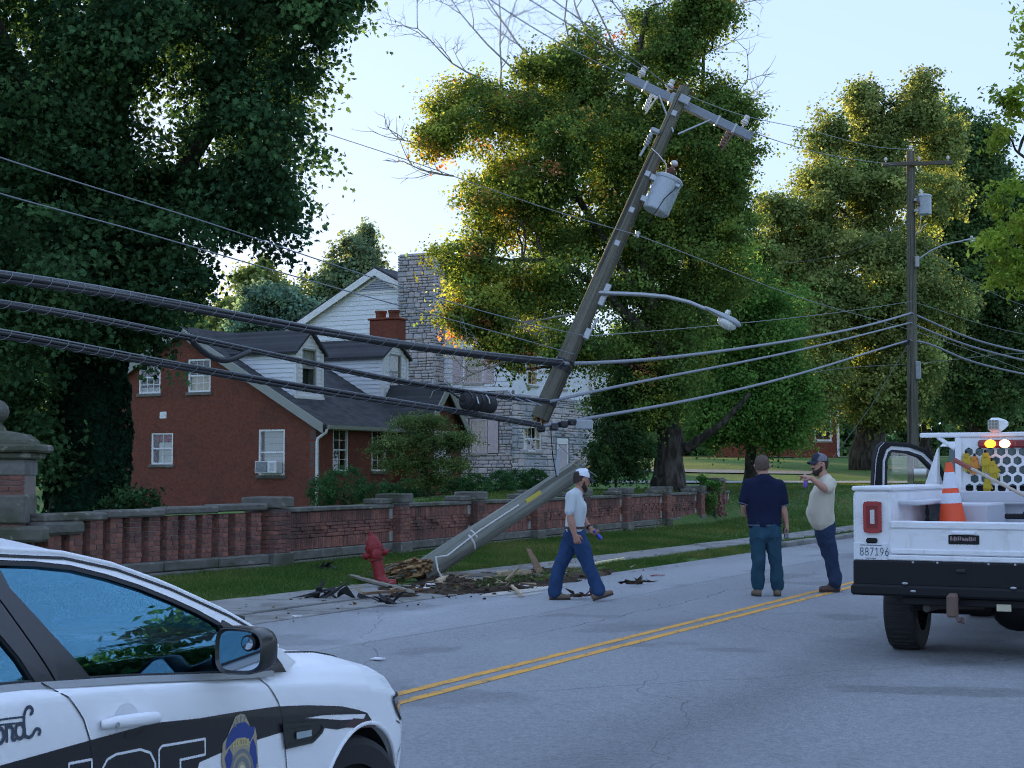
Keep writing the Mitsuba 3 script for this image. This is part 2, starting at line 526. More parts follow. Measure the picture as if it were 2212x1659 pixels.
def ribbon(pts, w, dz, n2=6):
    pts = np.asarray(pts, float)
    d = np.gradient(pts, axis=0)
    d /= np.linalg.norm(d, axis=1, keepdims=True)
    nn = np.stack([-d[:, 1], d[:, 0]], 1)
    rows = []
    for k in np.linspace(-w / 2, w / 2, n2):
        q = pts + nn * k
        s, t = q @ U[:2], q @ N[:2]
        rows.append(np.c_[q, ground_z(s, t) + dz])
    v = np.array(rows)
    m, n_ = v.shape[:2]
    i, j = np.meshgrid(np.arange(m - 1), np.arange(n_ - 1), indexing='ij')
    f = np.stack([i * n_ + j, i * n_ + j + 1, (i + 1) * n_ + j + 1, (i + 1) * n_ + j], -1).reshape(-1, 4)
    return tri((v.reshape(-1, 3), f))


single('cross_street', ribbon([(x, 70 - .03 * x + .002 * x * x * 0) for x in np.linspace(4, 60, 80)], 4.2, .05), CONCRETE, 'pale side street behind the lawn', None, True, kind='structure')
single('driveway', ribbon([(x, 84 - .35 * (x - 8)) for x in np.linspace(7, 16, 30)], 3.4, .06), CONCRETE, 'short pale driveway behind the trees', None, True, kind='structure')
single('far_path', ribbon([(x, 112.0) for x in np.linspace(18, 46, 40)], 1.6, .06), CONCRETE, 'pale path in front of the far house', None, True, kind='structure')

# torn up dirt round the broken pole
def dirt_z(S, T):
    h = meshkit.fbm(np.stack([S * 2.4, T * 2.4, S * 0], -1), 4, 5)
    e = np.clip(1.25 - np.hypot((S - 20.7) / 3.6, (T - 10.85) / 1.05), 0, 1)
    return -.10 + .17 * sstep(0, .35, e) * (0.55 + .8 * (h - .3)) + .06 * np.exp(-((S - 20.6) / .8) ** 2 - ((T - 11.9) / .5) ** 2)


def f_dirt(p, n, uv):
    a = fb(p.x * 5, p.y * 5, p.z * 5, 4)
    return mixc([.022, .016, .011], [.085, .062, .042], smooth_(.3, .75, a))


DIRT = mat('dirt', {'type': 'principled', 'base_color': mikit.proc(f_dirt), 'roughness': .95, 'specular': .15})
single('dirt', sheet(16.6, 24.8, 9.6, 12.5, dirt_z, 120, 44), DIRT, 'churned dark dirt beside the broken pole', None, True, kind='structure')


def f_dust(p, n, uv):
    a = fb(p.x * 7, p.y * 7, p.z * 7, 4)
    return mixc([.30, .27, .22], [.44, .43, .40], a)


DUST = mat('dust', {'type': 'principled', 'base_color': mikit.proc(f_dust), 'roughness': .95})


def blob(s, t, rs, rt, z, seed, n_=40, p=.28):
    a = np.arange(n_) * 2 * math.pi / n_
    r = 1 - p + 2 * p * meshkit.fbm(np.stack([np.cos(a) * 1.6, np.sin(a) * 1.6, a * 0 + seed], 1), 3)
    v = np.vstack([[st(s, t, z)], [st(s + rs * r[k] * math.cos(a[k]), t + rt * r[k] * math.sin(a[k]), z) for k in range(n_)]])
    return v, np.array([[0, 1 + k, 1 + (k + 1) % n_] for k in range(n_)])


single('spilled_powder', cat([blob(19.35, 9.75, 1.35, .22, .005, 3), blob(18.6, 9.35, .5, .09, .005, 8)]), DUST, 'pale powder spilled on the road beside the walking man', None, kind='stuff')


def blades(n_, s0, s1, t0, t1, h, w, keep, tones, seed, lean=.5):
    r = np.random.default_rng(seed)
    s, t = r.uniform(s0, s1, n_), r.uniform(t0, t1, n_)
    k = keep(s, t, r)
    s, t = s[k], t[k]
    n_ = len(s)
    base = s[:, None] * U + t[:, None] * N + ground_z(s, t)[:, None] * UP
    a = r.uniform(0, 2 * math.pi, n_)
    d = np.stack([np.cos(a), np.sin(a), a * 0], 1) * (w * r.uniform(.6, 1.3, n_))[:, None]
    hh = h * r.uniform(.5, 1.4, n_) * (.7 + .7 * meshkit.fbm(base * np.array([.8, .8, 0]), 3, 3))
    b = r.uniform(0, 2 * math.pi, n_)
    tip = base + np.stack([np.cos(b) * lean * hh, np.sin(b) * lean * hh, hh], 1)
    v = np.stack([base - d - UP * .01, base + d - UP * .01, tip], 1).reshape(-1, 3)
    m = meshkit.fbm(base * np.array([.9, .9, 0]), 3, 9)
    mix = np.clip((m - .35) * 2.2 + r.normal(0, .18, n_), 0, 1)[:, None]
    c = np.array(tones[0]) * (1 - mix) + np.array(tones[1]) * mix
    c = c * r.uniform(.75, 1.25, (n_, 1))
    return (v, np.arange(3 * n_).reshape(-1, 3)), np.repeat(c, 3, 0)


def keep_near(s, t, r):
    d = meshkit.fbm(np.stack([s * .8, t * .8, s * 0], 1), 3, 12)
    edge = .25 * (d - .5) * 2
    on_walk = (t > 11.1 + edge * .3) & (t < 12.28 + edge) & (s > 19.5)
    on_apron = (t < 12.28 + edge * .8) & (s <= 19.5)
    churn = np.hypot((s - 20.7) / 3.7, (t - 10.85) / 1.2) < .75 + .5 * d
    strip = (t < 11.1) & (d < .36)
    return ~(on_walk | on_apron | (churn & (r.random(len(s)) > .16)) | strip) & ((t > 10.22) | (s < 20))


GT = [(.075, .150, .036), (.195, .225, .070)]
m_, c_ = blades(170000, 13, 36, 10.2, 16.2, .075, .007, keep_near, GT, 1)
single('grass', m_, BLADE, 'short grass between the sidewalk and the brick wall', 'grass', False, kind='stuff', color=c_)
m_, c_ = blades(90000, 36, 66, 10.4, 22, .075, .012, lambda s, t, r: ((t < 16.3) | (t > 17.3) | (s > 46)) & ~((t > 11.1) & (t < 12.3)) & (r.random(len(s)) < .9), GT, 2)
single('grass_patch', m_, BLADE, 'short grass at the far end of the brick wall', 'grass', False, kind='stuff', color=c_)
# ------------------------------------------------------------------ brickwork
def brick_rects(poly, z0, z1, x0, x1, bl, bh, joint, off=.5):
    """Running bond inside a polygon: rows of (x0, x1, z0, z1)."""
    out, k, z = [], 0, z0
    while z + bh <= z1 + 1e-6:
        line = LineString([(x0 - 1, z + bh / 2), (x1 + 1, z + bh / 2)]).intersection(poly)
        for g in getattr(line, 'geoms', [line]):
            if g.is_empty:
                continue
            a, b = sorted((g.coords[0][0], g.coords[-1][0]))
            x = math.floor((a - (k % 2) * off * bl) / bl) * bl + (k % 2) * off * bl
            while x < b:
                p, q = max(x, a), min(x + bl - joint, b)
                if q - p > .03:
                    out.append((p, q, z, z + bh - joint))
                x += bl
        z += bh
        k += 1
    return np.array(out)


WALL0, WALL1 = st(20.6, 15.2), st(48.9, 16.95)
WD = WALL1 - WALL0
WLEN = float(np.linalg.norm(WD))
WM = frame(WALL0, WD)                     # x along the wall, y into the yard, z up
wall = Thing('garden_wall', 'long low brick garden wall with stone coping and square piers behind the hydrant', 'wall', WM)
wb = []                                   # (box, rough)


def pier_bricks(x, w, y0, y1, z0, z1, out, rg):
    k, z = 0, z0
    while z + .07 < z1:
        cuts = [0, .5, 1] if k % 2 else [0, .27, .77, 1] if w > .35 else [0, .62, 1] if k % 4 else [0, .38, 1]
        for a, b in zip(cuts[:-1], cuts[1:]):
            j = rg.normal(0, .004, 2)
            out.append((x + a * w + .005, x + b * w - .005, y0 + j[0] - .006, y0 + .10, z + .005, z + .07))
        for a, b in ((0, .5), (.5, 1)):   # the side that faces the viewer's left
            out.append((x - .006 + rg.normal(0, .003), x + .1, y0 + .105 + a * (y1 - y0 - .105), y0 + .095 + b * (y1 - y0 - .105), z + .005, z + .07))
        z += .075
        k += 1


PX = [0.0, 4.55, 8.05, 11.35, 14.45, 17.65, 21.15, 24.6]      # pier positions along the wall
PX = [p for p in PX]
rg = np.random.default_rng(3)
wb = []
for i, x in enumerate(PX):
    w = .52 if i == 0 else .42
    y0, y1 = (-.22, .36) if i == 0 else (-.16, .34)
    pier_bricks(x, w, y0, y1, .33, 1.06, wb, rg)
    key = wall.add('pier', box(x + .012, x + w - .012, y0 + .012, y1, .0, 1.06), DARKMORTAR)
    base = wall.add('pier_base', cbox(x - .04, x + w + .04, y0 - .05, y1, -.05, .33, .015), STONE)
    cap = wall.add('pier_cap', jitter(cbox(x - .05, x + w + .04, y0 - .05, y1 + .03, 1.08, 1.255, .02), .008, 5, i), STONE)
    if i:
        wall.add('coping_stone', jitter(cbox(x - .62, x - .055, -.055, .32, 1.065, 1.17, .02), .008, 5, 20 + i), STONE, label='thicker coping stone beside a pier cap')
for i, x in enumerate(PX):
    w = .52 if i == 0 else .42
    a = x + w
    b = PX[i + 1] if i + 1 < len(PX) else WLEN
    z0b = -.06
    wall.add('panel', box(a, b, .035, .25, z0b, .99), DARKMORTAR)
    n_ = max(2, int((b - a) / 1.1))
    e = np.linspace(a + .04, b - .04, n_ + 1)
    for k in range(n_):
        wall.add('base_stone', jitter(cbox(e[k] + .006, e[k + 1] - .006, -.05 - rg.uniform(0, .02), .24, -.1, .155, .02), .006, 4, 40 + k + 7 * i), STONE)
    e = np.linspace(a + .04, b - .04, n_)
    for k in range(n_ - 1):
        wall.add('base_stone', jitter(cbox(e[k] + .006, e[k + 1] - .006, -.035, .24, .165, .325, .02), .006, 4, 60 + k + 7 * i), STONE)
    n2 = max(2, int((b - a) / .95))
    e = np.linspace(a, b, n2 + 1)
    for k in range(n2):
        wall.add('coping_stone', jitter(cbox(e[k] + .005, e[k + 1] - .005, -.045, .30, .985, 1.06, .014), .007, 4, 90 + k + 7 * i), STONE)
    pale = b - .13
    for z in (.345, .775):
        wall.add('corner_block', cbox(pale, b - .01, -.012, .2, z, z + .2, .01), PALESTONE, label='pale stone block at the panel corner')
    end = pale - .01
    for z in (.335, .785):                                   # soldier courses
        x_ = a + .01
        while x_ + .07 < end:
            wb.append((x_ + .003, x_ + .069, .0 + rg.normal(0, .003), .1, z, z + .19))
            x_ += .0745
    z = .532
    for k in range(4):
        x_ = a + .01 + (k % 2) * -.1
        while x_ < b - .02:
            l = rg.uniform(.17, .23)
            p, q = max(x_, a + .01), min(x_ + l, b - .02)
            if q - p > .05:
                wb.append((p + .004, q - .004, -.012 + rg.normal(0, .014), .1, z + .004, z + .058))
            x_ += l
        z += .0625
# the rough taller pier near the far end
xe = 26.3
wall.add('end_pier', box(xe + .05, xe + .62, -.2, .4, .0, 1.3), DARKMORTAR)
z = .05
while z < 1.4:
    x_ = xe
    while x_ < xe + .62:
        l = rg.uniform(.14, .24)
        wb.append((x_, min(x_ + l, xe + .68) - .008, -.27 + rg.normal(0, .03), .0, z, z + .075))
        x_ += l
    wb.append((xe - .03 + rg.normal(0, .02), xe + .1, -.2, .1, z, z + .075))
    wb.append((xe - .03 + rg.normal(0, .02), xe + .1, .11, .38, z, z + .075))
    z += .085
for k in range(4):
    wall.add('pier_cap', jitter(cbox(xe - .1 + .2 * k, xe + .1 + .2 * k, -.3, .42, 1.38, 1.5 - .03 * (k % 2), .02), .01, 5, 70 + k), STONE)
wb = np.array(wb)


def lay(th, parent, b, mats, near_key, limit, seed, c=.005, M=None):
    """The bricks: the nearest as parts, the rest one part."""
    r = np.random.default_rng(seed)
    o = np.argsort(near_key)
    which = r.choice(len(mats), len(b), p=np.array([.5, .3, .2])[:len(mats)] if len(mats) > 1 else None)
    for k in o[:limit]:
        th.add('brick', cbox(*b[k], c), mats[which[k]], parent=parent, M=M)
    rest = o[limit:]
    for q in range(len(mats)):
        sel = rest[which[rest] == q]
        if len(sel):
            th.add('brickwork', boxes(b[sel]), mats[q], parent=parent, kind='stuff', M=M)


lay(wall, None, wb, BRICKS, wb[:, 0], 300, 5)

# ------------------------------------------------------------------ left section with brick balusters, and the gate pier
BW0, BW1 = st(15.75, 15.45), st(20.55, 15.2)
BL = float(np.linalg.norm(BW1 - BW0))
bal = Thing('baluster_wall', 'weathered low wall of square brick balusters left of the long wall', 'wall', frame(BW0, BW1 - BW0))
bb = []
for k in range(12):
    x = .12 + k * .392
    w = .255 if k not in (8, 9) else .225
    bal.add('baluster', box(x + .010, x + w - .010, -.108, .14, .30, 1.0), MORTAR)
    pier_bricks(x, w, -.115, .15, .33, 1.06, bb, rg)
bb = np.array(bb)
lay(bal, None, bb, BRICKS, -bb[:, 0], 300, 6)
e = np.linspace(.02, BL, 5)
for k in range(4):
    bal.add('rail_stone', jitter(cbox(e[k] + .006, e[k + 1] - .006, -.17, .19, .975 + .022 * k, 1.09 + .022 * k, .025), .014, 4, k), STONE)
e = np.linspace(-.1, BL, 5)
for k in range(4):
    bal.add('base_stone', jitter(cbox(e[k] + .006, e[k + 1] - .006, -.2, .2, .17, .325, .02), .012, 4, 11 + k), STONE)
e = np.linspace(-.1, BL, 7)
for k in range(6):
    bal.add('base_stone', jitter(cbox(e[k] + .006, e[k + 1] - .006, -.27 + .02 * (k % 2), .2, -.1, .165, .02), .012, 4, 31 + k), STONE)
bal.add('broken_block', jitter(cbox(.0, .75, -.2, .2, .80, .98, .04), .02, 3, 77), STONE, label='broken stone block at the ruined end of the rail')

gp = Thing('gate_pier', 'tall brick gate pier with stone cap and round stone ball on top', 'gate pier', frame(np.array([-7.10, 21.25, 0.0]), [1, .10]))
gb = []
for face in range(1):
    pier_bricks(-.45, .85, -.42, .43, .35, 1.62, gb, rg)
gb = np.array(gb)
gp.add('core', box(-.44, .39, -.41, .43, 0, 1.62), MORTAR)
lay(gp, None, gb, BRICKS, -gb[:, 5], 300, 8)
gp.add('base', cbox(-.55, .5, -.52, .5, -.1, .34, .03), STONE)
gp.add('corner_stone', jitter(cbox(.02, .44, -.47, .3, .95, 1.36, .03), .02, 4, 3), STONE, label='large weathered stone set into the brickwork')
gp.add('ledge', jitter(cbox(-.1, .72, -.52, .3, .72, .93, .04), .03, 3, 6), STONE)
gp.add('frieze', cbox(-.46, .41, -.44, .44, 1.62, 1.84, .01), CONCRETE, label='pale smooth stone panel under the cap')
gp.add('cornice', cbox(-.55, .5, -.53, .53, 1.845, 1.93, .02), STONE)
gp.add('cornice', cbox(-.64, .60, -.6, .6, 1.935, 2.05, .03), STONE)
gp.add('cap', mv(xf(lathe([(0, 0), (.66, 0), (.64, .05), (.5, .14), (.28, .17), (.2, .18), (0, .18)], 4), rot([0, 0, 1], 45)), -.03, 0, 2.055), STONE, smooth=20)
gp.add('ball', mv(jitter(lathe([(0, 0), (.13, 0), (.11, .05), (.07, .09), (.07, .12), (.11, .15), (.145, .20), (.16, .27), (.145, .34), (.10, .40), (.05, .425), (0, .43)], 28), .008, 6, 2), -.06, 0, 2.235), STONE, smooth=40)
# ------------------------------------------------------------------ windows
def window(th, M, x, z, w, h, cols=0, rows=0, wallpart=None, frame_m=None, sill=True, back=None, depth=.10, sash=True, fr=.06, sill_m=None, blinds=0):
    """A sash window whose outer wall face is y = 0 of M, its lower left corner at (x, z). Parts: frame > pane, muntins, sill."""
    frame_m = frame_m or WHITEPAINT
    g = [box(x, x + fr, .012, depth, z, z + h), box(x + w - fr, x + w, .012, depth, z, z + h),
         box(x + fr, x + w - fr, .012, depth, z, z + fr), box(x + fr, x + w - fr, .012, depth, z + h - fr, z + h)]
    if sash:
        g.append(box(x + fr, x + w - fr, .035, depth - .01, z + h * .5 - .025, z + h * .5 + .025))
    key = th.add('window', cat(g), frame_m, parent=wallpart, M=M)
    yy = .062
    par = key
    if wallpart:                                   # never a fourth level
        par = wallpart
    nm = 'window_pane' if wallpart else 'pane'
    th.add(nm, (np.array([[x + fr, yy, z + fr], [x + w - fr, yy, z + fr], [x + w - fr, yy, z + h - fr], [x + fr, yy, z + h - fr]]), np.array([[0, 1, 2], [0, 2, 3]])), PANE, parent=par, M=M)
    if cols or rows:
        q = []
        for i in range(1, cols):
            c = x + fr + (w - 2 * fr) * i / cols
            q.append(box(c - .011, c + .011, .05, .074, z + fr, z + h - fr))
        for i in range(1, rows):
            c = z + fr + (h - 2 * fr) * i / rows
            if abs(c - (z + h / 2)) > .04:
                q.append(box(x + fr, x + w - fr, .052, .072, c - .011, c + .011))
        if q:
            th.add('muntins' if not wallpart else 'window_muntins', cat(q), frame_m, parent=par, M=M)
    if sill:
        th.add('sill' if not wallpart else 'window_sill', cbox(x - .08, x + w + .08, -.06, .1, z - .11, z - .003, .012), sill_m or STONE, parent=par, M=M)
    # the room seen through the glass: a dark box, and blinds or a curtain where the photo shows them
    th.add('room' if not wallpart else 'window_room', (np.array([[x + fr, 0.3, z + fr], [x + w - fr, 0.3, z + fr], [x + w - fr, 0.3, z + h - fr], [x + fr, 0.3, z + h - fr]]), np.array([[0, 1, 2], [0, 2, 3]])), DARKROOM, parent=par, M=M)
    if back:
        for (a, b, c, d, m_) in back:
            p, q2, r_, s_ = x + fr + (w - 2 * fr) * a, x + fr + (w - 2 * fr) * b, z + fr + (h - 2 * fr) * c, z + fr + (h - 2 * fr) * d
            if m_ == BLIND and blinds:
                n_ = blinds
                zs = np.linspace(r_, s_, n_ + 1)
                mesh = cat([cbox(p, q2, .10, .13, zs[i], zs[i + 1] - .004, .008) for i in range(n_)])
            else:
                xs = np.linspace(p, q2, 15)
                v = np.array([[xx, .13 + .02 * math.sin(k * 1.7), zz] for k, xx in enumerate(xs) for zz in (r_, s_)])
                mesh = (v, np.array([[2 * k, 2 * k + 2, 2 * k + 3, 2 * k + 1] for k in range(14)]))
            th.add('curtain' if not wallpart else 'window_curtain', mesh, m_, parent=par, M=M)
    return key


# ------------------------------------------------------------------ brick house: x along the road, y away from it
HO = np.array([-6.416, 50.0, 0.0])
house = Thing('brick_house', 'red brick house with dark shingle roof and two white siding dormers', 'house', frame(HO, U))
HW, EAVE, RIDGE, GZ = 11.2, 3.33, 6.55, .35
gable = Polygon([(-0.0, GZ), (HW, GZ), (HW, EAVE), (HW / 2, RIDGE), (0, EAVE)])
# gable face drawing: u = y (to the viewer's left), seen from outside u runs right to left; wall frame with x' = -y
GM = np.array([[0, 1.0, 0, 0], [-1, 0, 0, 0], [0, 0, 1, 0], [0, 0, 0, 1]])     # local x' -> -y, y' -> x, z -> z
GWINS = [dict(y0=5.30, z=4.42, w=.96, h=1.13, cols=3, rows=4, back=[(.0, 1, 0, .5, CURTAIN)]),
         dict(y0=7.48, z=4.42, w=.96, h=1.13, cols=3, rows=4, back=[(.0, 1, .0, .15, BLIND)]),
         dict(y0=6.88, z=1.95, w=.95, h=1.10, cols=2, rows=2, back=[(.25, 1, .0, .72, BLIND), (0, 1, .75, 1, REDCLOTH)]),
         dict(y0=2.30, z=1.58, w=1.06, h=1.52, cols=0, rows=0, back=[(.12, 1, .25, 1, BLIND)], blinds=5)]
gp_ = affinity.scale(gable, -1, 1, origin=(0, 0))
for q in GWINS:
    q['x'] = -q['y0']
    gp_ = gp_.difference(sbox(q['x'], q['z'], q['x'] + q['w'], q['z'] + q['h']))
gw = house.add('wall', wall_xz(gp_, .012, .22), DARKMORTAR, M=GM)
r_ = brick_rects(gp_, GZ, RIDGE, -HW, 0, .213, .0725, .010)
b_ = np.c_[r_[:, :2], rng.normal(0, .0022, len(r_)), np.full(len(r_), .06), r_[:, 2:]]
house.add('brickwork', boxes(b_), HOUSEBRICK, parent=gw, kind='stuff', M=GM)
for q in GWINS:
    window(house, GM, q['x'], q['z'], q['w'], q['h'], q['cols'], q['rows'], back=q['back'], blinds=q.get('blinds', 3))
house.add('foundation', box(-HW - .05, .05, -.06, .2, .0, GZ - .003), CONCRETE, M=GM)
house.add('vent', cbox(-6.52, -6.22, -.03, .05, 3.53, 3.77, .02), WHITEPAINT, M=GM)
house.add('meter_box', cat([cbox(-9.3, -9.1, -.12, -.01, 1.55, 2.1, .02), cbox(-9.08, -8.86, -.16, -.01, 1.5, 2.0, .03), rod((-9.2, -.06, 2.1), (-9.2, -.06, 3.2), .03)]), GREYMETAL, M=GM)
# road-side wall
LEN = 8.35
rp = sbox(0.0, GZ, LEN, EAVE)
RW = [dict(x=1.0, z=1.72, w=.92, h=1.42), dict(x=3.4, z=1.72, w=.92, h=1.42)]
for q in RW:
    rp = rp.difference(sbox(q['x'], q['z'], q['x'] + q['w'], q['z'] + q['h']))
I4 = np.eye(4)
rw = house.add('wall', wall_xz(rp, .013, .22), DARKMORTAR, M=I4)
r_ = brick_rects(rp, GZ, EAVE, 0, LEN, .213, .0725, .010)
b_ = np.c_[r_[:, :2], rng.normal(.001, .0022, len(r_)), np.full(len(r_), .06), r_[:, 2:]]
house.add('brickwork', boxes(b_), HOUSEBRICK, parent=rw, kind='stuff')
for q in RW:
    window(house, I4, q['x'], q['z'], q['w'], q['h'], 2, 4)
house.add('wall', box(0.23, LEN, HW - .2, HW, GZ, EAVE), HOUSEBRICK)
house.add('wall', box(LEN - .2, LEN, .25, HW - .21, GZ, EAVE), HOUSEBRICK)
# roof slabs
sl = (RIDGE - EAVE) / (HW / 2)
prof = Polygon([(-.42, EAVE - .42 * sl + .02), (HW / 2, RIDGE + .02), (HW + .42, EAVE - .42 * sl + .02), (HW + .42, EAVE - .42 * sl + .14), (HW / 2, RIDGE + .16), (-.42, EAVE - .42 * sl + .14)])
# drawing (y, z) extruded along x
YZX = np.array([[0, 0, 1, 0], [1, 0, 0, 0], [0, 1, 0, 0], [0, 0, 0, 1.0]])
roof = house.add('roof', mv(xf(extrude(prof, LEN + .36), YZX), x=-.17), SHINGLE)
for a, b in ((-.40, HW / 2), (HW / 2, HW + .40)):
    za, zb = [(RIDGE - abs(q - HW / 2) * sl) for q in (a, b)]
    p = Polygon([(a, za - .16), (b, zb - .16), (b, zb + .165), (a, za + .165)])
    house.add('rake_board', mv(xf(extrude(p, .05), YZX), x=-.225), TRIM)
g_ = LineString([(-.5, 3.17), (-.42, 3.08), (-.34, 3.08), (-.30, 3.17)]).buffer(.012)
house.add('gutter', mv(xf(extrude(Polygon([(-.54, 3.22), (-.52, 3.10), (-.43, 3.07), (-.41, 3.22)]), 4.9), YZX), x=0.0), TRIM)
house.add('downspout', tube([(-.05, -.46, 3.08), (-.05, -.44, 2.98), (-.06, -.12, 2.78), (-.06, -.09, 2.65), (-.06, -.09, .5)], .05, 8), WHITEPAINT, smooth=40)


def dormer(x0, x1, yf, zs, zw, zr):
    """Front face at yf; zs sill line, zw wall top, zr ridge."""
    front = Polygon([(x0, zs), (x1, zs), (x1, zw), ((x0 + x1) / 2, zr), (x0, zw)])
    xw0, w, z, h = (x0 + x1) / 2 - .42, .84, zs + .3, 1.32
    front = front.difference(sbox(xw0, z, xw0 + w, z + h))
    key = house.add('dormer', wall_xz(front, yf + .02, .12), SIDING)
    ybk = lambda zz: (zz - EAVE) / sl
    for k in range(int((zr - zs) / .155) + 1):                      # clapboards of the front and the near cheek
        z0 = zs + k * .155
        f_ = front.intersection(sbox(x0 - 1, z0, x1 + 1, z0 + .15))
        if f_.area > .004:
            q_ = wall_xz(f_, yf, .02)
            q_[0][:, 1] += .026 * (q_[0][:, 2] - z0) / .15 - .012
            house.add('clapboard', q_, SIDING, parent=key)
        if z0 + .15 < zw:
            yb = max(ybk(z0) + .1, yf + .25)
            v = np.array([[x0 - .034, yf + .02, z0], [x0 - .034, yb, z0], [x0 - .004, yb, z0 + .15], [x0 - .004, yf + .02, z0 + .15],
                          [x0 + .05, yf + .02, z0], [x0 + .05, yb, z0], [x0 + .05, yb, z0 + .15], [x0 + .05, yf + .02, z0 + .15]])
            h_ = trimesh.convex.convex_hull(v)
            house.add('clapboard', h_, SIDING, parent=key)
    yb = ybk(zw) + .2
    house.add('cheek', cat([box(x0 + .0, x0 + .1, yf + .13, yb, zs - .2, zw), box(x1 - .1, x1, yf + .13, yb, zs - .2, zw)]), SIDING, parent=key)
    house.add('corner_board', box(x0 - .035, x0 + .07, yf - .03, yf + .07, zs, zw), WHITEPAINT, parent=key)
    house.add('corner_board', box(x1 - .07, x1 + .035, yf - .03, yf + .07, zs, zw), WHITEPAINT, parent=key)
    house.add('apron', box(x0 - .05, x1 + .05, yf - .05, yf + .05, zs - .1, zs - .003), WHITEPAINT, parent=key)
    s2 = (zr - zw) / ((x1 - x0) / 2)
    o_ = .16
    rp_ = Polygon([(x0 - o_, zw - o_ * s2 + .02), ((x0 + x1) / 2, zr + .02), (x1 + o_, zw - o_ * s2 + .02), (x1 + o_, zw - o_ * s2 + .10), ((x0 + x1) / 2, zr + .12), (x0 - o_, zw - o_ * s2 + .10)])
    ye = ybk(zr)
    house.add('dormer_roof', wall_xz(rp_, yf - .13, ye - yf + .3), SHINGLE, parent=key)
    window(house, np.array([[1, 0, 0, 0], [0, 1, 0, yf], [0, 0, 1, 0], [0, 0, 0, 1.0]]), xw0, z, w, h, 0, 0, wallpart=key, sill=False, back=[(0, 1, .5, 1, BLIND)], frame_m=TRIM)


dormer(.55, 2.12, 1.2, 4.25, 5.75, 6.42)
dormer(6.05, 7.75, 1.2, 4.45, 5.95, 6.55)
# entry bay with its own small gable
bx0, bx1, by, zr2 = 5.2, 8.0, -1.0, 4.75
bay = Polygon([(bx0, GZ), (bx1, GZ), (bx1, 3.3), ((bx0 + bx1) / 2, zr2 - .15), (bx0, 3.3)]).difference(sbox(6.0, 1.7, 7.2, 3.2))
bk = house.add('entry_bay', wall_xz(bay, by + .012, .2), DARKMORTAR)
r_ = brick_rects(bay, GZ, zr2, bx0, bx1, .213, .0725, .010)
house.add('brickwork', boxes(np.c_[r_[:, :2], rng.normal(by, .0022, len(r_)), np.full(len(r_), by + .06), r_[:, 2:]]), HOUSEBRICK, parent=bk, kind='stuff')
house.add('bay_side', box(bx0, bx0 + .2, by + .215, .0, GZ, 3.3), HOUSEBRICK, parent=bk)
house.add('bay_side', box(bx1 - .2, bx1, by + .215, 0, GZ, 3.3), HOUSEBRICK, parent=bk)
s2 = (zr2 - 3.3) / ((bx1 - bx0) / 2)
house.add('bay_roof', wall_xz(Polygon([(bx0 - .3, 3.3 - .3 * s2), ((bx0 + bx1) / 2, zr2), (bx1 + .3, 3.3 - .3 * s2), (bx1 + .3, 3.3 - .3 * s2 + .12), ((bx0 + bx1) / 2, zr2 + .14), (bx0 - .3, 3.3 - .3 * s2 + .12)]), by - .25, 3.6), SHINGLE, parent=bk)
for a, b in ((bx0 - .32, (bx0 + bx1) / 2), ((bx0 + bx1) / 2, bx1 + .32)):
    za, zb = [zr2 - abs(q - (bx0 + bx1) / 2) * s2 for q in (a, b)]
    house.add('rake_board', wall_xz(Polygon([(a, za - .2), (b, zb - .2), (b, zb + .15), (a, za + .15)]), by - .3, .045), TRIM, parent=bk)
window(house, np.array([[1, 0, 0, 0], [0, 1, 0, by], [0, 0, 1, 0], [0, 0, 0, 1.0]]), 6.0, 1.7, 1.2, 1.5, 3, 4, wallpart=bk)
ch = house.add('chimney', cbox(8.37, 9.05, 2.05, 3.30, .4, 7.55, .02), HOUSEBRICK, label='red brick chimney with two clay pots')
house.add('chimney_cap', cbox(8.31, 9.11, 1.99, 3.36, 7.553, 7.63, .02), HOUSEBRICK, parent=ch)
for y in (2.38, 2.98):
    house.add('pot', mv(lathe([(.2, 0), (.2, .22), (.24, .22), (.24, .3), (.15, .3), (.15, .1)], 14), 8.7, y, 7.633), HOUSEBRICK, parent=ch)

ac = Thing('air_conditioner', 'white air conditioner sticking out of the brick house window', 'air conditioner', frame(HO, U) @ GM)
ac.add('case', cbox(-2.22, -1.34, -.32, .05, 1.645, 2.05, .02), WHITEPAINT)
ac.add('grille', cat([box(-2.17, -1.72, -.331, -.319, 1.69 + .031 * k, 1.709 + .031 * k) for k in range(11)]), GREYMETAL)
ac.add('grille_back', box(-2.18, -1.70, -.324, -.3215, 1.68, 2.03), BLACKMETAL)
ac.add('side_vent', cat([box(-1.62, -1.42, -.330, -.319, 1.72 + .04 * k, 1.74 + .04 * k) for k in range(7)]), GREYMETAL)

# ------------------------------------------------------------------ white house behind it
WO = np.array([.02, 72.0, 0.0])
wh = Thing('white_house', 'tall white sided house with pale stone lower walls and a big stone chimney', 'house', frame(WO, U))
WW = 13.0
wpoly = Polygon([(-WW, .6), (0, .6), (0, 7.95), (-3.6, 9.55), (-7.53, 11.65), (-WW, 8.7)])
swins = [dict(x=-2.6, z=5.95, w=1.0, h=1.28), dict(x=-2.3, z=2.62, w=.95, h=1.6)]
stone_p = Polygon([(-5.2, .6), (0, .6), (0, 5.55), (-5.2, 5.55)])
sid_p = wpoly.difference(stone_p.buffer(.001))
for q in swins:
    sid_p = sid_p.difference(sbox(q['x'], q['z'], q['x'] + q['w'], q['z'] + q['h']))
    stone_p = stone_p.difference(sbox(q['x'], q['z'], q['x'] + q['w'], q['z'] + q['h']))
vent_p = Polygon([(-8.62, 10.68), (-6.35, 10.68), (-7.5, 11.27)])
ws = house_side = wh.add('wall', wall_xz(sid_p, .03, .2), SIDING, M=GM)
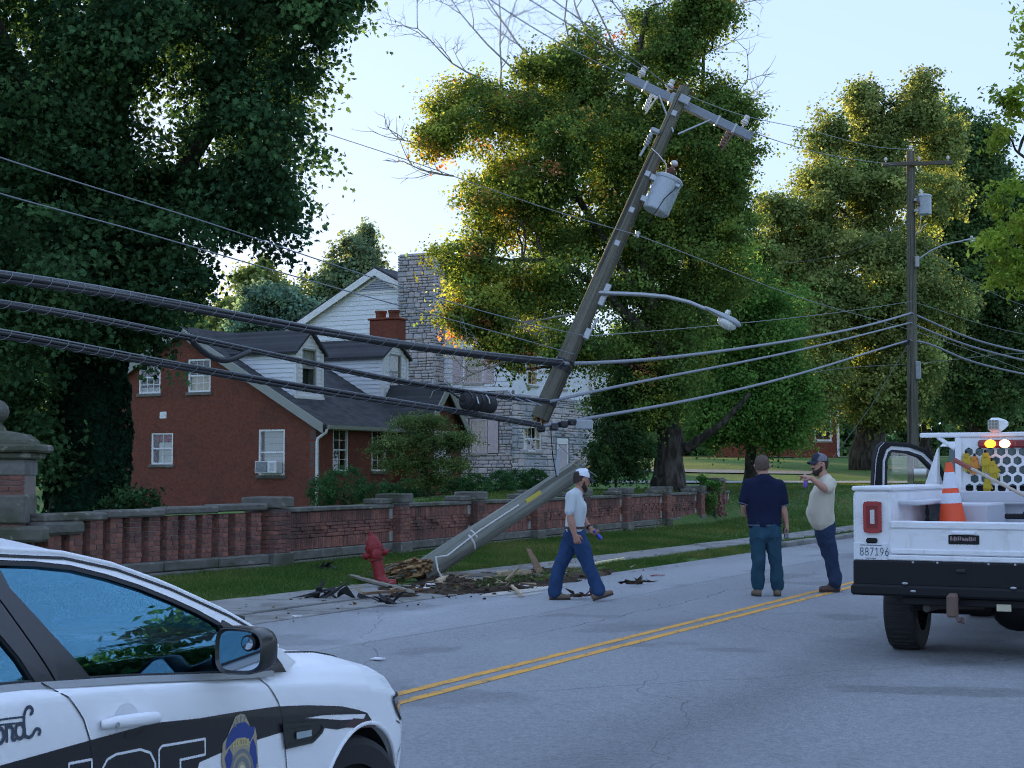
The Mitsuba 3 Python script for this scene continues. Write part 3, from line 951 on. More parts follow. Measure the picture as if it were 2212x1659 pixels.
for k in range(47):
    z0 = .6 + k * .235
    f_ = sid_p.intersection(sbox(-WW, z0, 0, z0 + .228))
    for g in getattr(f_, 'geoms', [f_]):
        if g.geom_type == 'Polygon' and g.area > .02:
            m_ = wall_xz(g, 0, .02)
            v = m_[0].copy()
            v[:, 1] += .034 * (v[:, 2] - z0) / .228 - .016            # lapped: the lower edge stands proud
            wh.add('clapboard', (v, m_[1]), SIDING, parent=ws, M=GM)
vt = wh.add('gable_vent', wall_xz(vent_p, -.045, .05), plain('ventgrey', (.15, .16, .19), .8), M=GM)
for k in range(5):
    f_ = vent_p.intersection(sbox(-9, 10.7 + .11 * k, -6, 10.76 + .11 * k))
    if f_.area > .005:
        wh.add('louvre', wall_xz(f_, -.062, .016), GREYMETAL, parent=vt, M=GM)
wh.add('vent_trim', wall_xz(vent_p.buffer(.12, join_style=2).difference(vent_p), -.060, .06), WHITEPAINT, M=GM)


def f_pale(p, n, uv):
    a = fb(p.x * 2, p.y * 2, p.z * 2, 3)
    k = fb(p.x * 11, p.y * 11, p.z * 11, 3)
    v = .50 + .25 * (a - .5) + .2 * (k - .5)
    return mixc(mi.Color3f(v, v * .9, v * .88), mi.Color3f(v * .7, v * .73, v * .76), smooth_(.4, .65, fb(p.x * .9, p.y * .9, p.z * .9 + 3, 3)))


PALEROCK = mat('palerock', {'type': 'twosided', 'bsdf': {'type': 'principled', 'base_color': mikit.proc(f_pale), 'roughness': .9, 'specular': .2}})
PALEROCK2 = plain('palerock2', (.40, .37, .37), .9)
JOINT = plain('joint', (.13, .125, .13), .9)


def ashlar(x0, x1, z0, z1, rg, lo=.25, hi=.62, h0=.12, h1=.3):
    out, z = [], z0
    while z < z1 - .05:
        h = min(rg.uniform(h0, h1), z1 - z)
        x = x0
        while x < x1 - .05:
            l = min(rg.uniform(lo, hi) * (.7 + h), x1 - x)
            if h > .2 and rg.random() < .45:
                k = rg.uniform(.4, .6)
                out += [(x, x + l, z, z + h * k), (x, x + l, z + h * k, z + h)]
            else:
                out.append((x, x + l, z, z + h))
            x += l
        z += h
    return np.array(out)


rg = np.random.default_rng(21)
chim = wh.add('chimney', cat([box(-5.70, -3.78, -.93, -.02, 5.6, 12.15), box(-6.0, -3.3, -.93, -.02, .6, 5.6)]), JOINT, M=GM, label='massive pale fieldstone chimney')
st_ = ashlar(-5.78, -3.7, 5.6, 12.2, rg)
st2 = ashlar(-6.1, -3.2, .8, 5.6, rg)
allst = [(q[0] + .015, q[1] - .015, -1.0 + rg.normal(0, .02), -.8, q[2] + .014, q[3] - .014) for q in np.vstack([st_, st2])]
order = np.argsort([-q[5] for q in allst])
for k in order[:300]:
    wh.add('stone', cbox(*allst[k], .03), PALEROCK if rg.random() < .7 else PALEROCK2, parent=chim, M=GM)
sd_ = ashlar(-.95, -.02, 5.6, 12.2, rg)                       # its road-side cheek, drawn in (y', z)
side_st = [(-3.82, -3.7 + rg.normal(0, .015), q[0] + .015, q[1] - .015, q[2] + .014, q[3] - .014) for q in sd_]
rest = [cbox(*allst[k], .03) for k in order[300:]] + [cbox(*q, .03) for q in side_st]
wh.add('stonework', cat(rest), PALEROCK, parent=chim, kind='stuff', M=GM)
wh.add('chimney_rim', cbox(-5.72, -3.76, -.95, 0, 12.15, 12.26, .04), PALEROCK, parent=chim, M=GM)

sw = wh.add('stone_wall', wall_xz(stone_p, .03, .2), JOINT, M=GM)
cells = ashlar(-3.25, 0, .8, 5.55, rg)
def free_of(cells, wins, pad=.06):
    out = []
    for q in cells:
        b_ = sbox(q[0] + .014, q[2] + .014, q[1] - .014, q[3] - .014)
        for w in wins:
            b_ = b_.difference(sbox(w['x'] - pad, w['z'] - pad, w['x'] + w['w'] + pad, w['z'] + w['h'] + pad))
        if b_.area > .004 and b_.geom_type == 'Polygon':
            out.append(b_.bounds)
    return out
for (a, c, b, d) in free_of(cells, [dict(x=-3.0, z=2.55, w=2.3, h=1.75), dict(x=-3.3, z=5.85, w=2.5, h=1.5)], 0)[:290]:
    wh.add('stone', cbox(a, b, -.02 + rg.normal(0, .015), .1, c, d, .03), PALEROCK if rg.random() < .7 else PALEROCK2, parent=sw, M=GM)
for q in swins:
    window(wh, GM, q['x'], q['z'], q['w'], q['h'], 4, 6, frame_m=SHUTTER, sill_m=PALESTONE, back=[(0, 1, 0, 1, CURTAIN)])
    for x in (q['x'] - .62, q['x'] + q['w'] + .06):
        k_ = wh.add('shutter', cbox(x, x + .54, -.05, .012, q['z'] - .03, q['z'] + q['h'] + .03, .012), SHUTTER, M=GM)
        wh.add('slat', cat([box(x + .06, x + .48, -.062, -.045, q['z'] + .05 + .075 * i, q['z'] + .105 + .075 * i) for i in range(int((q['h'] - .1) / .075))]), SHUTTER, parent=k_, M=GM)
# road-side facade: pale stone below, siding above
FL = 15.0
fwins = [dict(x=1.2, z=2.7, w=1.9, h=1.2), dict(x=8.6, z=2.5, w=1.2, h=1.5), dict(x=1.6, z=5.9, w=1.1, h=1.35), dict(x=4.9, z=5.9, w=1.1, h=1.35), dict(x=8.6, z=5.9, w=1.1, h=1.35)]
fp = sbox(0, .6, FL, 5.4)
up_ = sbox(0, 5.4, FL, 7.9)
for q in fwins:
    fp = fp.difference(sbox(q['x'], q['z'], q['x'] + q['w'], q['z'] + q['h']))
    up_ = up_.difference(sbox(q['x'], q['z'], q['x'] + q['w'], q['z'] + q['h']))
fp = fp.difference(sbox(4.9, .6, 6.2, 3.4))
fw_ = wh.add('stone_wall', wall_xz(fp, .03, .2), JOINT)
cells = ashlar(0, 10.4, .8, 5.4, rg, .45, .95, .18, .36)
for (a, c, b, d) in free_of(cells, [dict(x=q['x'] - .04, z=q['z'] - .12, w=q['w'] + .08, h=q['h'] + .2) for q in fwins] + [dict(x=4.75, z=.6, w=1.6, h=3.0)], 0)[:298]:
    wh.add('stone', cbox(a, b, -.02 + rg.normal(0, .015), .1, c, d, .03), PALEROCK, parent=fw_)
wh.add('wall', wall_xz(up_, .03, .2), SIDING)
for q in fwins:
    window(wh, I4, q['x'], q['z'], q['w'], q['h'], 4 if q['w'] > 1.5 else 2, 2, sill_m=PALESTONE, back=[(0, .25, 0, 1, CURTAIN), (.75, 1, 0, 1, CURTAIN)])
dk = wh.add('door', cbox(5.03, 6.07, .05, .12, .9, 3.1, .01), SHUTTER)
wh.add('door_frame', cat([box(4.9, 5.02, 0, .15, .6, 3.4), box(6.08, 6.2, 0, .15, .6, 3.4), box(5.025, 6.075, 0, .15, 3.105, 3.4)]), WHITEPAINT)
wh.add('wall', box(.25, FL, WW - .2, WW, .6, 8.0), SIDING)
wh.add('wall', box(FL - .2, FL, .25, WW - .21, .6, 8.0), SIDING)
# roof: (y, z) section
rf = [(-.45, 7.72), (3.6, 9.62), (7.53, 11.72), (WW + .45, 8.55)]
rp_ = Polygon(rf + [(p[0], p[1] + .16) for p in rf[::-1]])
wh.add('roof', mv(xf(extrude(rp_, FL + .5), YZX), x=-.25), SHINGLE)
for (a, b) in zip(rf[:-1], rf[1:]):
    wh.add('rake_board', mv(xf(extrude(Polygon([(a[0], a[1] - .3), (b[0], b[1] - .3), (b[0], b[1] + .05), (a[0], a[1] + .05)]), .06), YZX), x=-.32), WHITEPAINT)

# ------------------------------------------------------------------ far brick house on the right
FO = view(1812, 980, 112)
FO[2] = 0
fh = Thing('far_house', 'distant red brick house corner half hidden by trees', 'house', frame(FO, [1, -.12]))
bz = 2.6
fb_ = sbox(-9, bz, 0, 6.6)
fws = [dict(x=-1.75, z=4.0, w=1.25, h=2.6), dict(x=-5.2, z=4.0, w=1.2, h=2.0)]
for q in fws:
    fb_ = fb_.difference(sbox(q['x'], q['z'], q['x'] + q['w'], q['z'] + q['h']))
fk = fh.add('wall', wall_xz(fb_, 0, .25), HOUSEBRICK)
for q in fws:
    window(fh, I4, q['x'], q['z'], q['w'], q['h'], 2, 4, sill_m=PALESTONE, fr=.12)
fh.add('corner_post', cbox(-.13, .05, -.06, .2, bz, 6.6, .02), WHITEPAINT)
fh.add('wall', box(-.25, 0, .26, 9, bz, 6.6), HOUSEBRICK)
fh.add('wall', box(-9, -8.75, .26, 9, bz, 6.6), HOUSEBRICK)
fh.add('roof', trimesh.convex.convex_hull(np.array([[-9.5, -.5, 6.6], [.5, -.5, 6.6], [.5, 9.5, 6.6], [-9.5, 9.5, 6.6], [-7, 4.5, 9.4], [-2, 4.5, 9.4]])), SHINGLE)
fh.add('step', cbox(-3.4, -.2, -1.6, -.05, bz - .5, bz + .35, .03), HOUSEBRICK)
# ------------------------------------------------------------------ trees and plants
STAR = (np.array([[0, -.5, 0], [.42, -.28, .06], [.30, .02, .0], [.50, .22, .08], [.16, .24, .02], [0, .60, -.06], [-.16, .24, .02], [-.50, .22, .08], [-.30, .02, 0], [-.42, -.28, .06]]),
        np.array([[0, 1, 2], [2, 3, 4], [4, 5, 6], [6, 7, 8], [8, 9, 0], [0, 2, 8], [2, 4, 6], [2, 6, 8]]))
OVAL = (np.array([[0, -.5, 0], [.27, 0, .07], [0, .5, -.04], [-.27, 0, .07]]), np.array([[0, 1, 2], [0, 2, 3]]))
TRI5 = (np.array([[0, -.5, 0], [.46, .05, .08], [0, .55, -.05], [-.46, .05, .08]]), np.array([[0, 1, 2], [0, 2, 3]]))


def leaf_mesh(pos, nrm, size, color, shape, r):
    n_ = len(pos)
    nrm = nrm / (np.linalg.norm(nrm, axis=1, keepdims=True) + 1e-9)
    a = r.normal(size=(n_, 3)) + np.array([0, 0, -.9])           # leaf tips hang
    a -= nrm * (a * nrm).sum(1, keepdims=True)
    a /= np.linalg.norm(a, axis=1, keepdims=True) + 1e-9
    b = np.cross(a, nrm)
    s = (size * r.uniform(.65, 1.3, n_))[:, None, None]
    t = shape[0][None] * s
    v = pos[:, None] + t[..., 0:1] * b[:, None] + t[..., 1:2] * a[:, None] + t[..., 2:3] * nrm[:, None]
    k = len(shape[0])
    f = (shape[1][None] + k * np.arange(n_)[:, None, None]).reshape(-1, 3)
    return v.reshape(-1, 3), f, np.repeat(color, k, 0)


def ell(lst):
    """(view x, view y, distance, rx, ry, rz) -> centres and radii in metres."""
    return [(view(q[0], q[1], q[2]), np.array(q[3:6], float)) for q in lst]


def crown(ells, n_cl, per, rcl, size, tones, shape, seed, shell=.45, flat=.6, gap=.0, tint=None, up=.5, sat=9, warp=.42):
    r = np.random.default_rng(seed)
    col_gain = 2.9
    if sat:                                                  # boughs that stand out of each mass
        more = []
        for c0, r0_ in ells:
            for k in range(sat):
                q = r.normal(size=3)
                q /= np.linalg.norm(q)
                s_ = r.uniform(.28, .50)
                more.append((c0 + q * r0_ * r.uniform(.60, .95), r0_ * s_ + .12 * rcl))
        ells = [(c0, r0_ * .86) for c0, r0_ in ells] + more
    w = np.array([np.prod(e[1]) ** .62 for e in ells])
    which = r.choice(len(ells), n_cl, p=w / w.sum())
    c = np.array([e[0] for e in ells])[which]
    rad = np.array([e[1] for e in ells])[which]
    d = r.normal(size=(n_cl, 3))
    d /= np.linalg.norm(d, axis=1, keepdims=True)
    q = (shell + (1 - shell) * r.random(n_cl) ** .6)[:, None]
    pos = c + d * rad * q
    wv = np.stack([meshkit.fbm(pos * .45 + 31 * k, 3, seed + k) for k in range(3)], 1) - .5
    pos = pos + wv * 2 * warp * rad.mean(1, keepdims=True)
    if gap:
        pos_k = meshkit.fbm(pos * .85 / max(rcl, .4) * .5 + seed, 3, seed) > .5 - .5 * (1 - gap) + 0
        pos, d = pos[pos_k], d[pos_k]
    m = len(pos)
    rc = rcl * r.uniform(.6, 1.35, m)
    ax_ = d * .7 + r.normal(size=(m, 3)) * .45 + np.array([0, 0, -.35])
    ax_ /= np.linalg.norm(ax_, axis=1, keepdims=True)
    along = np.repeat(ax_ * rc[:, None], per, 0) * (np.clip(r.normal(size=(m * per, 1)), -1.5, 1.7) * .55)
    lp = np.repeat(pos, per, 0) + along + .72 * np.clip(r.normal(size=(m * per, 3)), -1.7, 1.7) * (np.repeat(rc, per)[:, None] * np.array([.5, .5, .5 * flat]))
    nr = np.repeat(d, per, 0) * .45 + np.array([0, 0, up]) + r.normal(size=(m * per, 3)) * .55
    mix = np.clip(r.beta(1.6, 2.0, m)[:, None] + 0 * 1.0, 0, 1)
    col_ = np.array(tones[0]) * (1 - mix) + np.array(tones[1]) * mix
    if tint is not None:
        col_ = tint(pos, col_, r)
    col_ = col_ * np.exp(r.normal(0, .28, (m, 1)))
    lc = np.repeat(col_, per, 0) * r.uniform(.7, 1.35, (m * per, 1)) * col_gain
    v, f, cc = leaf_mesh(lp, nr, size, lc, shape, r)
    return (v, f), cc, pos


def branch_path(a, b, r, n_=6, sag=.08, wob=.05):
    a, b = np.asarray(a, float), np.asarray(b, float)
    t = np.linspace(0, 1, n_)[:, None]
    L_ = np.linalg.norm(b - a)
    p = a + (b - a) * t + UP * (np.sin(t * math.pi) * L_ * sag)
    p[1:-1] += r.normal(size=(n_ - 2, 3)) * L_ * wob
    return p


def limbs(starts, targets, r0, r1, r, sides=6):
    out = []
    for tg in targets:
        k = np.argmin(np.linalg.norm(starts - tg, axis=1) + .6 * np.maximum(0, starts[:, 2] - tg[2]))
        out.append(tube(branch_path(starts[k], tg, r), np.linspace(r0, r1, 6), sides, False))
    return cat(out)


def tree(name, label, base, trunk, r0, ells, n_cl, per, rcl, size, tones, shape, seed, cat_='tree', nb=26, br=(.07, .02), group=None, flare=1.5, **kw):
    """trunk: list of polylines of points (first starts at the base)."""
    r = np.random.default_rng(seed + 100)
    t = Thing(name, label, cat_, None, group)
    (m, c, pos) = crown(ells, n_cl, per, rcl, size, tones, shape, seed, **kw)
    ps, pts = [], []
    for i, (line, ra, rb) in enumerate(trunk):
        p = np.asarray(line, float)
        k = np.linspace(0, len(p) - 1, 5 * len(p))
        p = np.stack([np.interp(k, np.arange(len(p)), p[:, j]) for j in range(3)], 1)
        p[1:-1] += r.normal(size=(len(p) - 2, 3)) * ra * .10
        rr = np.linspace(ra, rb, len(p))
        if i == 0:
            rr = rr * (1 + (flare - 1) * np.exp(-np.linspace(0, 9, len(p))))
        ps.append(jitter(tube(p, rr, 14), ra * .10, 1.6 / max(ra, .1), i))
        pts.append(p[len(p) // 3:])
    t.add('trunk', ps[0], BARK, smooth=True)
    for p in ps[1:]:
        t.add('limb', p, BARK, smooth=True)
    if nb:
        sel = pos[r.choice(len(pos), min(nb, len(pos)), replace=False)]
        starts = np.vstack(pts)
        first = limbs(starts, sel, br[0], br[1], r)
        t.add('branches', first, BARK, smooth=True, kind='stuff')
    t.add('crown', m, LEAF, color=c)
    return t, pos


MAPLE = [(.011, .029, .015), (.032, .062, .022)]
P0 = view(190, 1110, 27.6)
P0[2] = .1
trk = lambda *q: [view(*a) for a in q]
big_e = ell([(250, -120, 27.5, 4.3, 3.5, 2.8), (610, 60, 27, 1.35, 1.8, 1.6), (540, 250, 27, 1.35, 1.4, .95), (470, 440, 26.5, 1.35, 1.4, .62), (180, 470, 27, 1.9, 1.8, 1.6),
             (40, 720, 25, 1.25, 1.1, 1.3), (255, 650, 26.5, .85, .9, 1.0), (-330, 250, 27, 3.6, 2.8, 4.0), (-800, 300, 27, 4.5, 3, 4.5), (30, 890, 26.5, .8, .7, .8), (70, 1010, 26.8, .7, .5, .6), (600, 400, 26, .75, .7, .35), (560, 500, 26, .55, .5, .35), (300, -800, 27.5, 5.0, 4.2, 4.0), (690, -60, 27, .6, .8, 1.3),
             (90, 250, 26.5, 1.7, 1.6, 1.6), (340, 560, 26.2, .9, .9, .6), (20, 550, 24.5, 1.1, 1.0, 1.0), (190, 160, 25.8, 1.2, .8, 1.1), (200, 340, 25.8, .8, .6, .55), (290, 80, 25.6, 1.0, .8, .9), (130, 560, 25.4, 1.0, .8, .9), (330, 640, 25.8, .6, .6, .5)])
tree('maple_tree', 'huge dark green maple spreading over the brick house on the left', P0,
     [([P0, view(200, 700, 27.6), view(225, 380, 27.4), view(235, 60, 27.4), view(230, -300, 27.4), view(260, -800, 27.4)], .52, .16),
      ([view(215, 620, 27.5), view(350, 480, 27.2), view(450, 260, 27.0), view(530, 40, 27.0), view(600, -200, 27)], .26, .10),
      ([view(200, 500, 27.4), view(90, 250, 27), view(-60, -60, 26.8)], .2, .07)],
     .5, big_e, 2200, 135, .60, .10, MAPLE, STAR, 11, nb=90, br=(.05, .012), gap=.34)

# ivy over its trunk
r_ = np.random.default_rng(5)
n_ = 9000
zz = r_.uniform(.15, 5.6, n_)
aa = r_.uniform(0, 2 * math.pi, n_)
rad = (.62 + .25 * (meshkit.fbm(np.stack([np.cos(aa) * 1.5, np.sin(aa) * 1.5, zz * 1.1], 1), 3, 4) - .4) * 2) * (1.18 - .07 * zz)
axis_ = np.array([np.interp(zz, [0, 3.5, 6.8], [view(190, 1110, 27.6)[k], view(200, 700, 27.6)[k], view(225, 380, 27.4)[k]][:3]) for k in range(2)]).T
ip = np.c_[axis_ + np.stack([np.cos(aa), np.sin(aa)], 1) * rad[:, None], zz]
inr = np.stack([np.cos(aa), np.sin(aa), aa * 0 + .35], 1) + r_.normal(size=(n_, 3)) * .3
ic = np.array([.014, .040, .022]) * r_.uniform(.6, 2.0, (n_, 1))
v, f, c = leaf_mesh(ip, inr, .13, ic, TRI5, r_)
iv = Thing('ivy', 'dense dark ivy wrapped round the lower maple trunk', 'ivy')
iv.add('leaves', (v, f), LEAF, color=c)
iv.add('stem', tube([(P0[0] - .2, P0[1] - .56, .1), (P0[0] - .1, P0[1] - .58, 1.4), (P0[0] - .25, P0[1] - .55, 3.0), (P0[0], P0[1] - .5, 4.6)], .03, 6), BARK)

# the maple that turns colour, middle of the picture
TB = view(1445, 1060, 49)
TB[2] = .95


def autumn(pos, c, r):
    """Leaves have begun to turn on the sunny outer left side of this crown."""
    k = (1 - sstep(-3.0, 3.2, pos[:, 0])) * .62 + .10
    turn = (r.random(len(pos)) < k * .8)[:, None]
    what = r.random(len(pos))[:, None]
    gold = np.where(what < .86, np.array([[.14, .155, .028]]), np.where(what < .94, np.array([[.22, .145, .035]]), np.array([[.21, .085, .035]])))
    return np.where(turn, gold * r.uniform(.7, 1.15, (len(pos), 1)), c)


mid_e = ell([(1210, 330, 49, 2.5, 2.4, 2.3), (1350, 210, 50, 2.3, 2.6, 2.4), (1450, 70, 50, 1.5, 1.6, 1.7), (1060, 240, 48, 1.7, 1.7, 1.1), (1490, 330, 50, 1.9, 2.2, 2.4), (1080, 430, 48, 1.7, 1.7, 1.3),
             (1290, 560, 49, 2.9, 2.6, 1.8), (1060, 640, 47, 1.6, 1.6, .95), (1500, 560, 50, 2.1, 2.2, 2.0), (1420, 760, 49, 2.1, 2.0, 1.6), (1240, 740, 47, 1.3, 1.2, .7), (1000, 690, 46.5, .75, .8, .4),
             (960, 300, 48, .8, .9, .5), (1530, 10, 50, .9, 1.0, 1.0), (1180, 140, 49, 1.0, 1.2, .7), (1560, 230, 50, .9, 1.0, .9), (1390, 880, 48.5, 1.4, 1.2, .8), (1580, 340, 50, 1.0, 1.2, 1.3), (1560, 460, 50, 1.4, 1.4, 1.2), (1180, 640, 48, 1.6, 1.5, 1.0), (1110, 740, 46.5, 1.0, .9, .5), (1010, 560, 47.5, .9, .9, .6), (1600, 250, 50, .55, .6, .5)])
GREEN2 = [(.030, .056, .015), (.085, .120, .030)]
mid, mpos = tree('turning_maple', 'maple turning yellow and orange behind the leaning pole', TB,
     [([TB, view(1447, 940, 49), view(1430, 820, 49), view(1400, 640, 49), view(1370, 420, 49.3), view(1360, 200, 49.5), view(1400, 20, 49.5)], .42, .07),
      ([view(1450, 985, 49), view(1500, 958, 48.6), view(1550, 925, 48.3), view(1620, 850, 48)], .2, .06),
      ([view(1440, 900, 49), view(1490, 700, 49.5), view(1500, 430, 50), view(1520, 120, 50)], .24, .05),
      ([view(1425, 760, 49), view(1300, 620, 48), view(1200, 560, 47.4), view(1060, 560, 47)], .2, .04),
      ([view(1405, 680, 49), view(1250, 430, 48.6), view(1130, 250, 48.2)], .17, .04),
      ([view(1400, 800, 49), view(1290, 770, 47.6), view(1200, 790, 46.8), view(1130, 800, 46.3)], .12, .03)],
     .42, mid_e, 3600, 90, .58, .098, GREEN2, TRI5, 23, nb=170, br=(.04, .010), gap=.36, tint=autumn)

# its dead twigs against the sky
r_ = np.random.default_rng(31)


def twigs(a, d, length, rad, depth, out):
    n_ = 5
    p = [np.array(a, float)]
    d = np.array(d, float) / np.linalg.norm(d)
    for k in range(n_):
        d = d + r_.normal(size=3) * .12 + UP * .03
        d /= np.linalg.norm(d)
        p.append(p[-1] + d * length / n_)
    out.append(tube(p, np.linspace(rad, rad * .45, n_ + 1), 5, False))
    if depth:
        for k in range(r_.integers(3, 6)):
            i = r_.integers(1, n_ + 1)
            s_ = np.cross(d, r_.normal(size=3))
            twigs(p[i], d * .8 + s_ / np.linalg.norm(s_) * .75, length * r_.uniform(.4, .65), rad * .55, depth - 1, out)


out = []
for (a, b, dd, L_) in [((1080, 200), (1100, 20), 48.5, 4.0), ((1040, 170), (945, 110), 48, 2.6), ((1250, 150), (1200, 0), 49, 4.2), ((1400, 120), (1330, 0), 49.5, 3.6), ((1500, 150), (1560, 20), 50, 3.0),
                        ((960, 330), (870, 280), 48, 1.8), ((980, 380), (900, 350), 48, 1.7), ((1540, 260), (1590, 180), 50, 1.8), ((1300, 130), (1240, 20), 49, 3.4), ((1560, 330), (1640, 190), 50, 2.2), ((1150, 130), (1060, 10), 48.8, 3.4), ((1330, 110), (1280, -30), 49.3, 3.6), ((1450, 90), (1420, -40), 50, 3.0), ((1120, 160), (1000, 60), 48.3, 3.4), ((1180, 700), (1090, 790), 46.5, 2.6), ((1150, 760), (1010, 800), 46.3, 2.4), ((1230, 680), (1130, 720), 46.5, 2.4)]:
    A, B = view(*a, dd), view(*b, dd)
    twigs(A, (B - A), L_, .034, 3 if L_ > 2.5 else 2, out)
mid.add('bare_branches', cat(out), plain('deadtwig', (.34, .32, .29), .9), kind='stuff')

# trees further right and behind
SUNNY = [(.050, .080, .026), (.135, .145, .048)]
DEEP = [(.022, .050, .020), (.060, .088, .030)]
B2 = view(1622, 1030, 60)
B2[2] = .95
tree('lawn_tree', 'smaller green tree on the lawn right of the turning maple', B2,
     [([B2, view(1622, 950, 60), view(1620, 800, 60), view(1640, 620, 60)], .24, .06), ([view(1622, 960, 60), view(1680, 860, 60)], .1, .04)],
     .24, ell([(1590, 640, 60, 1.9, 1.9, 1.8), (1660, 720, 60, 1.7, 1.7, 1.7), (1600, 830, 60, 2.2, 2.0, 1.5), (1700, 860, 59, 1.3, 1.3, 1.0), (1560, 920, 59, 1.5, 1.2, .7), (1660, 930, 59, 1.5, 1.2, .6), (1560, 540, 60, 1.0, 1.2, 1.0)]),
     1000, 110, .7, .115, [(.026, .070, .016), (.075, .125, .030)], TRI5, 41, nb=40)
def bg(name, label, bx, by, d, gz, ells, n_cl, tones, seed, r0=.4, per=60, size=.30, rcl=1.0, group=None, **kw):
    b = view(bx, by, d)
    b[2] = gz
    es = ell(ells)
    top = es[0][0]
    mids = [b + (top - b) * k for k in (.3, .6, 1.0)]
    return tree(name, label, b, [([b] + mids, r0, .1)], r0, es, n_cl, per, rcl, size, tones, TRI5, seed, nb=30, br=(.1, .03), group=group, **kw)


bg('oak_tree', 'tall sunlit tree behind the far utility pole', 1875, 975, 86, 1.8,
   [(1880, 240, 86, 1.3, 1.6, 1.7), (1975, 235, 86, 1.3, 1.6, 1.7), (1800, 400, 85, 2.4, 2.3, 2.2), (1940, 420, 86, 3.2, 3, 3.0), (1725, 500, 84, 2.0, 2, 1.9), (1850, 600, 84, 3.8, 3.4, 3.4), (1760, 760, 82, 2.4, 2.4, 2.8), (1960, 700, 84, 3.4, 3, 3.2), (1870, 330, 86, 1.2, 1.3, 1.4), (1760, 640, 82, 2.0, 2, 2), (1720, 860, 82, 1.8, 1.8, 1.5), (1880, 840, 84, 3.0, 2.6, 2.0), (1790, 300, 85, 1.2, 1.2, 1.3), (2030, 290, 87, 1.5, 1.5, 1.6), (1900, 330, 86, 1.6, 1.6, 1.6), (1690, 450, 83, 1.1, 1.1, 1.0), (1650, 560, 83, 1.6, 1.5, 1.6)], 2300, SUNNY, 51, .75, size=.17, rcl=.85, gap=.36, per=95)
bg('shade_tree', 'broad dark tree beyond the truck on the right', 2110, 980, 96, 2.2,
   [(2080, 320, 96, 2.2, 2.4, 2.6), (2130, 480, 95, 4.0, 3.5, 4.2), (2060, 620, 94, 3.8, 3.4, 4.2), (2200, 700, 94, 4.5, 3.6, 5.0), (2100, 830, 94, 4.0, 3.2, 2.6), (2030, 400, 95, 1.6, 1.6, 1.8)], 1700, DEEP, 52, .6, gap=.28, rcl=1.0, size=.22, per=80)
bg('backdrop_tree', 'low dark tree far behind the side street', 1680, 985, 120, 3.0,
   [(1680, 700, 120, 3.6, 3.4, 4.5), (1600, 800, 120, 3.6, 3.2, 4.2), (1760, 840, 120, 3.2, 3, 3.4)], 460, DEEP, 53, .4, size=.36)
bg('backdrop_tree', 'dark tree far behind the truck cab', 2000, 985, 125, 3.1,
   [(2000, 720, 125, 4.5, 3.4, 6.0), (2120, 780, 125, 4.5, 3.2, 5.0), (1930, 850, 125, 3.8, 3, 3.4)], 560, DEEP, 54, .4, size=.38)
bg('backdrop_tree', 'dark tree far behind the turning maple', 1450, 985, 120, 3.0,
   [(1450, 760, 120, 4.5, 3.2, 5.0), (1330, 820, 118, 3.6, 3.2, 4.2), (1540, 850, 118, 3.2, 3, 3.4)], 520, DEEP, 55, .4, size=.38)
# near tree whose twigs hang in at the right edge
NB = view(2480, 1150, 36)
NB[2] = 0
tree('roadside_tree', 'tree at the right edge with bright yellow green leaves', NB,
     [([NB, view(2480, 800, 36), view(2440, 400, 36), view(2400, 0, 36)], .3, .12), ([view(2460, 600, 36), view(2330, 420, 35.5), view(2200, 330, 35)], .1, .03), ([view(2470, 700, 36), view(2340, 560, 35.5), view(2190, 560, 35)], .1, .03)],
     .3, ell([(2222, 110, 35, .35, .6, .7), (2205, 215, 35, .42, .6, .35), (2150, 298, 35, .22, .4, .32), (2235, 470, 35, .8, .9, 1.0), (2190, 590, 35, .75, .8, .5), (2170, 430, 35, .35, .4, .35), (2480, 200, 36, 2.4, 2.4, 2.6), (2480, 550, 36, 2.2, 2.2, 2.0), (2140, 520, 34.6, .3, .3, .22)]),
     420, 55, .45, .15, [(.07, .115, .018), (.17, .19, .03)], OVAL, 61, nb=40, br=(.03, .01), shell=.2)
# trees behind the houses, left
PINE = [(.050, .084, .052), (.105, .125, .062)]
bg('tall_conifer', 'tall pointed grey green tree behind the white house gable', 785, 760, 112, 2.5,
   [(785, 520, 112, .9, .9, 1.6), (770, 590, 112, 2.2, 2.0, 2.4), (800, 640, 112, 2.6, 2.4, 2.4), (730, 620, 112, 1.4, 1.4, 1.6)], 460, PINE, 71, .4, size=.26, rcl=.8)
bg('pine_tree', 'rounded bluish pine behind the brick house roof', 590, 800, 100, 2.5,
   [(590, 665, 100, 2.1, 2, 1.7), (560, 720, 100, 2.8, 2.4, 1.7), (640, 700, 100, 2.0, 2, 1.7)], 340, [(.036, .072, .056), (.075, .115, .075)], 72, .4, size=.24, rcl=.8)
bg('sunlit_tree', 'yellow green sunlit tree behind the brick house', 510, 800, 116, 2.5,
   [(500, 690, 116, 2.5, 2, 1.5), (560, 610, 116, 1.6, 1.6, 1.5), (680, 640, 114, 2.2, 2, 2.2), (450, 720, 116, 2.2, 2, 1.2)], 400, SUNNY, 73, .4, size=.28, rcl=.9)
bg('spruce_tree', 'dark spruce tops showing beside the stone chimney', 985, 760, 105, 2.5,
   [(960, 590, 105, .9, .9, 1.6), (1000, 620, 105, 1.7, 1.5, 1.8), (930, 640, 105, 1.2, 1.2, 1.6)], 200, PINE, 74, .35, size=.24, rcl=.7)
bg('screen_tree', 'dense tall tree behind the brick house, hidden by the big maple', 130, 880, 88, 2.0,
   [(120, 720, 88, 5.0, 4.5, 5.0), (250, 700, 86, 4.0, 4.0, 4.2), (20, 690, 90, 4.5, 4, 5.5), (330, 730, 86, 2.6, 3, 3.0)], 900, DEEP, 75, .5, size=.34, rcl=1.2, gap=.05)
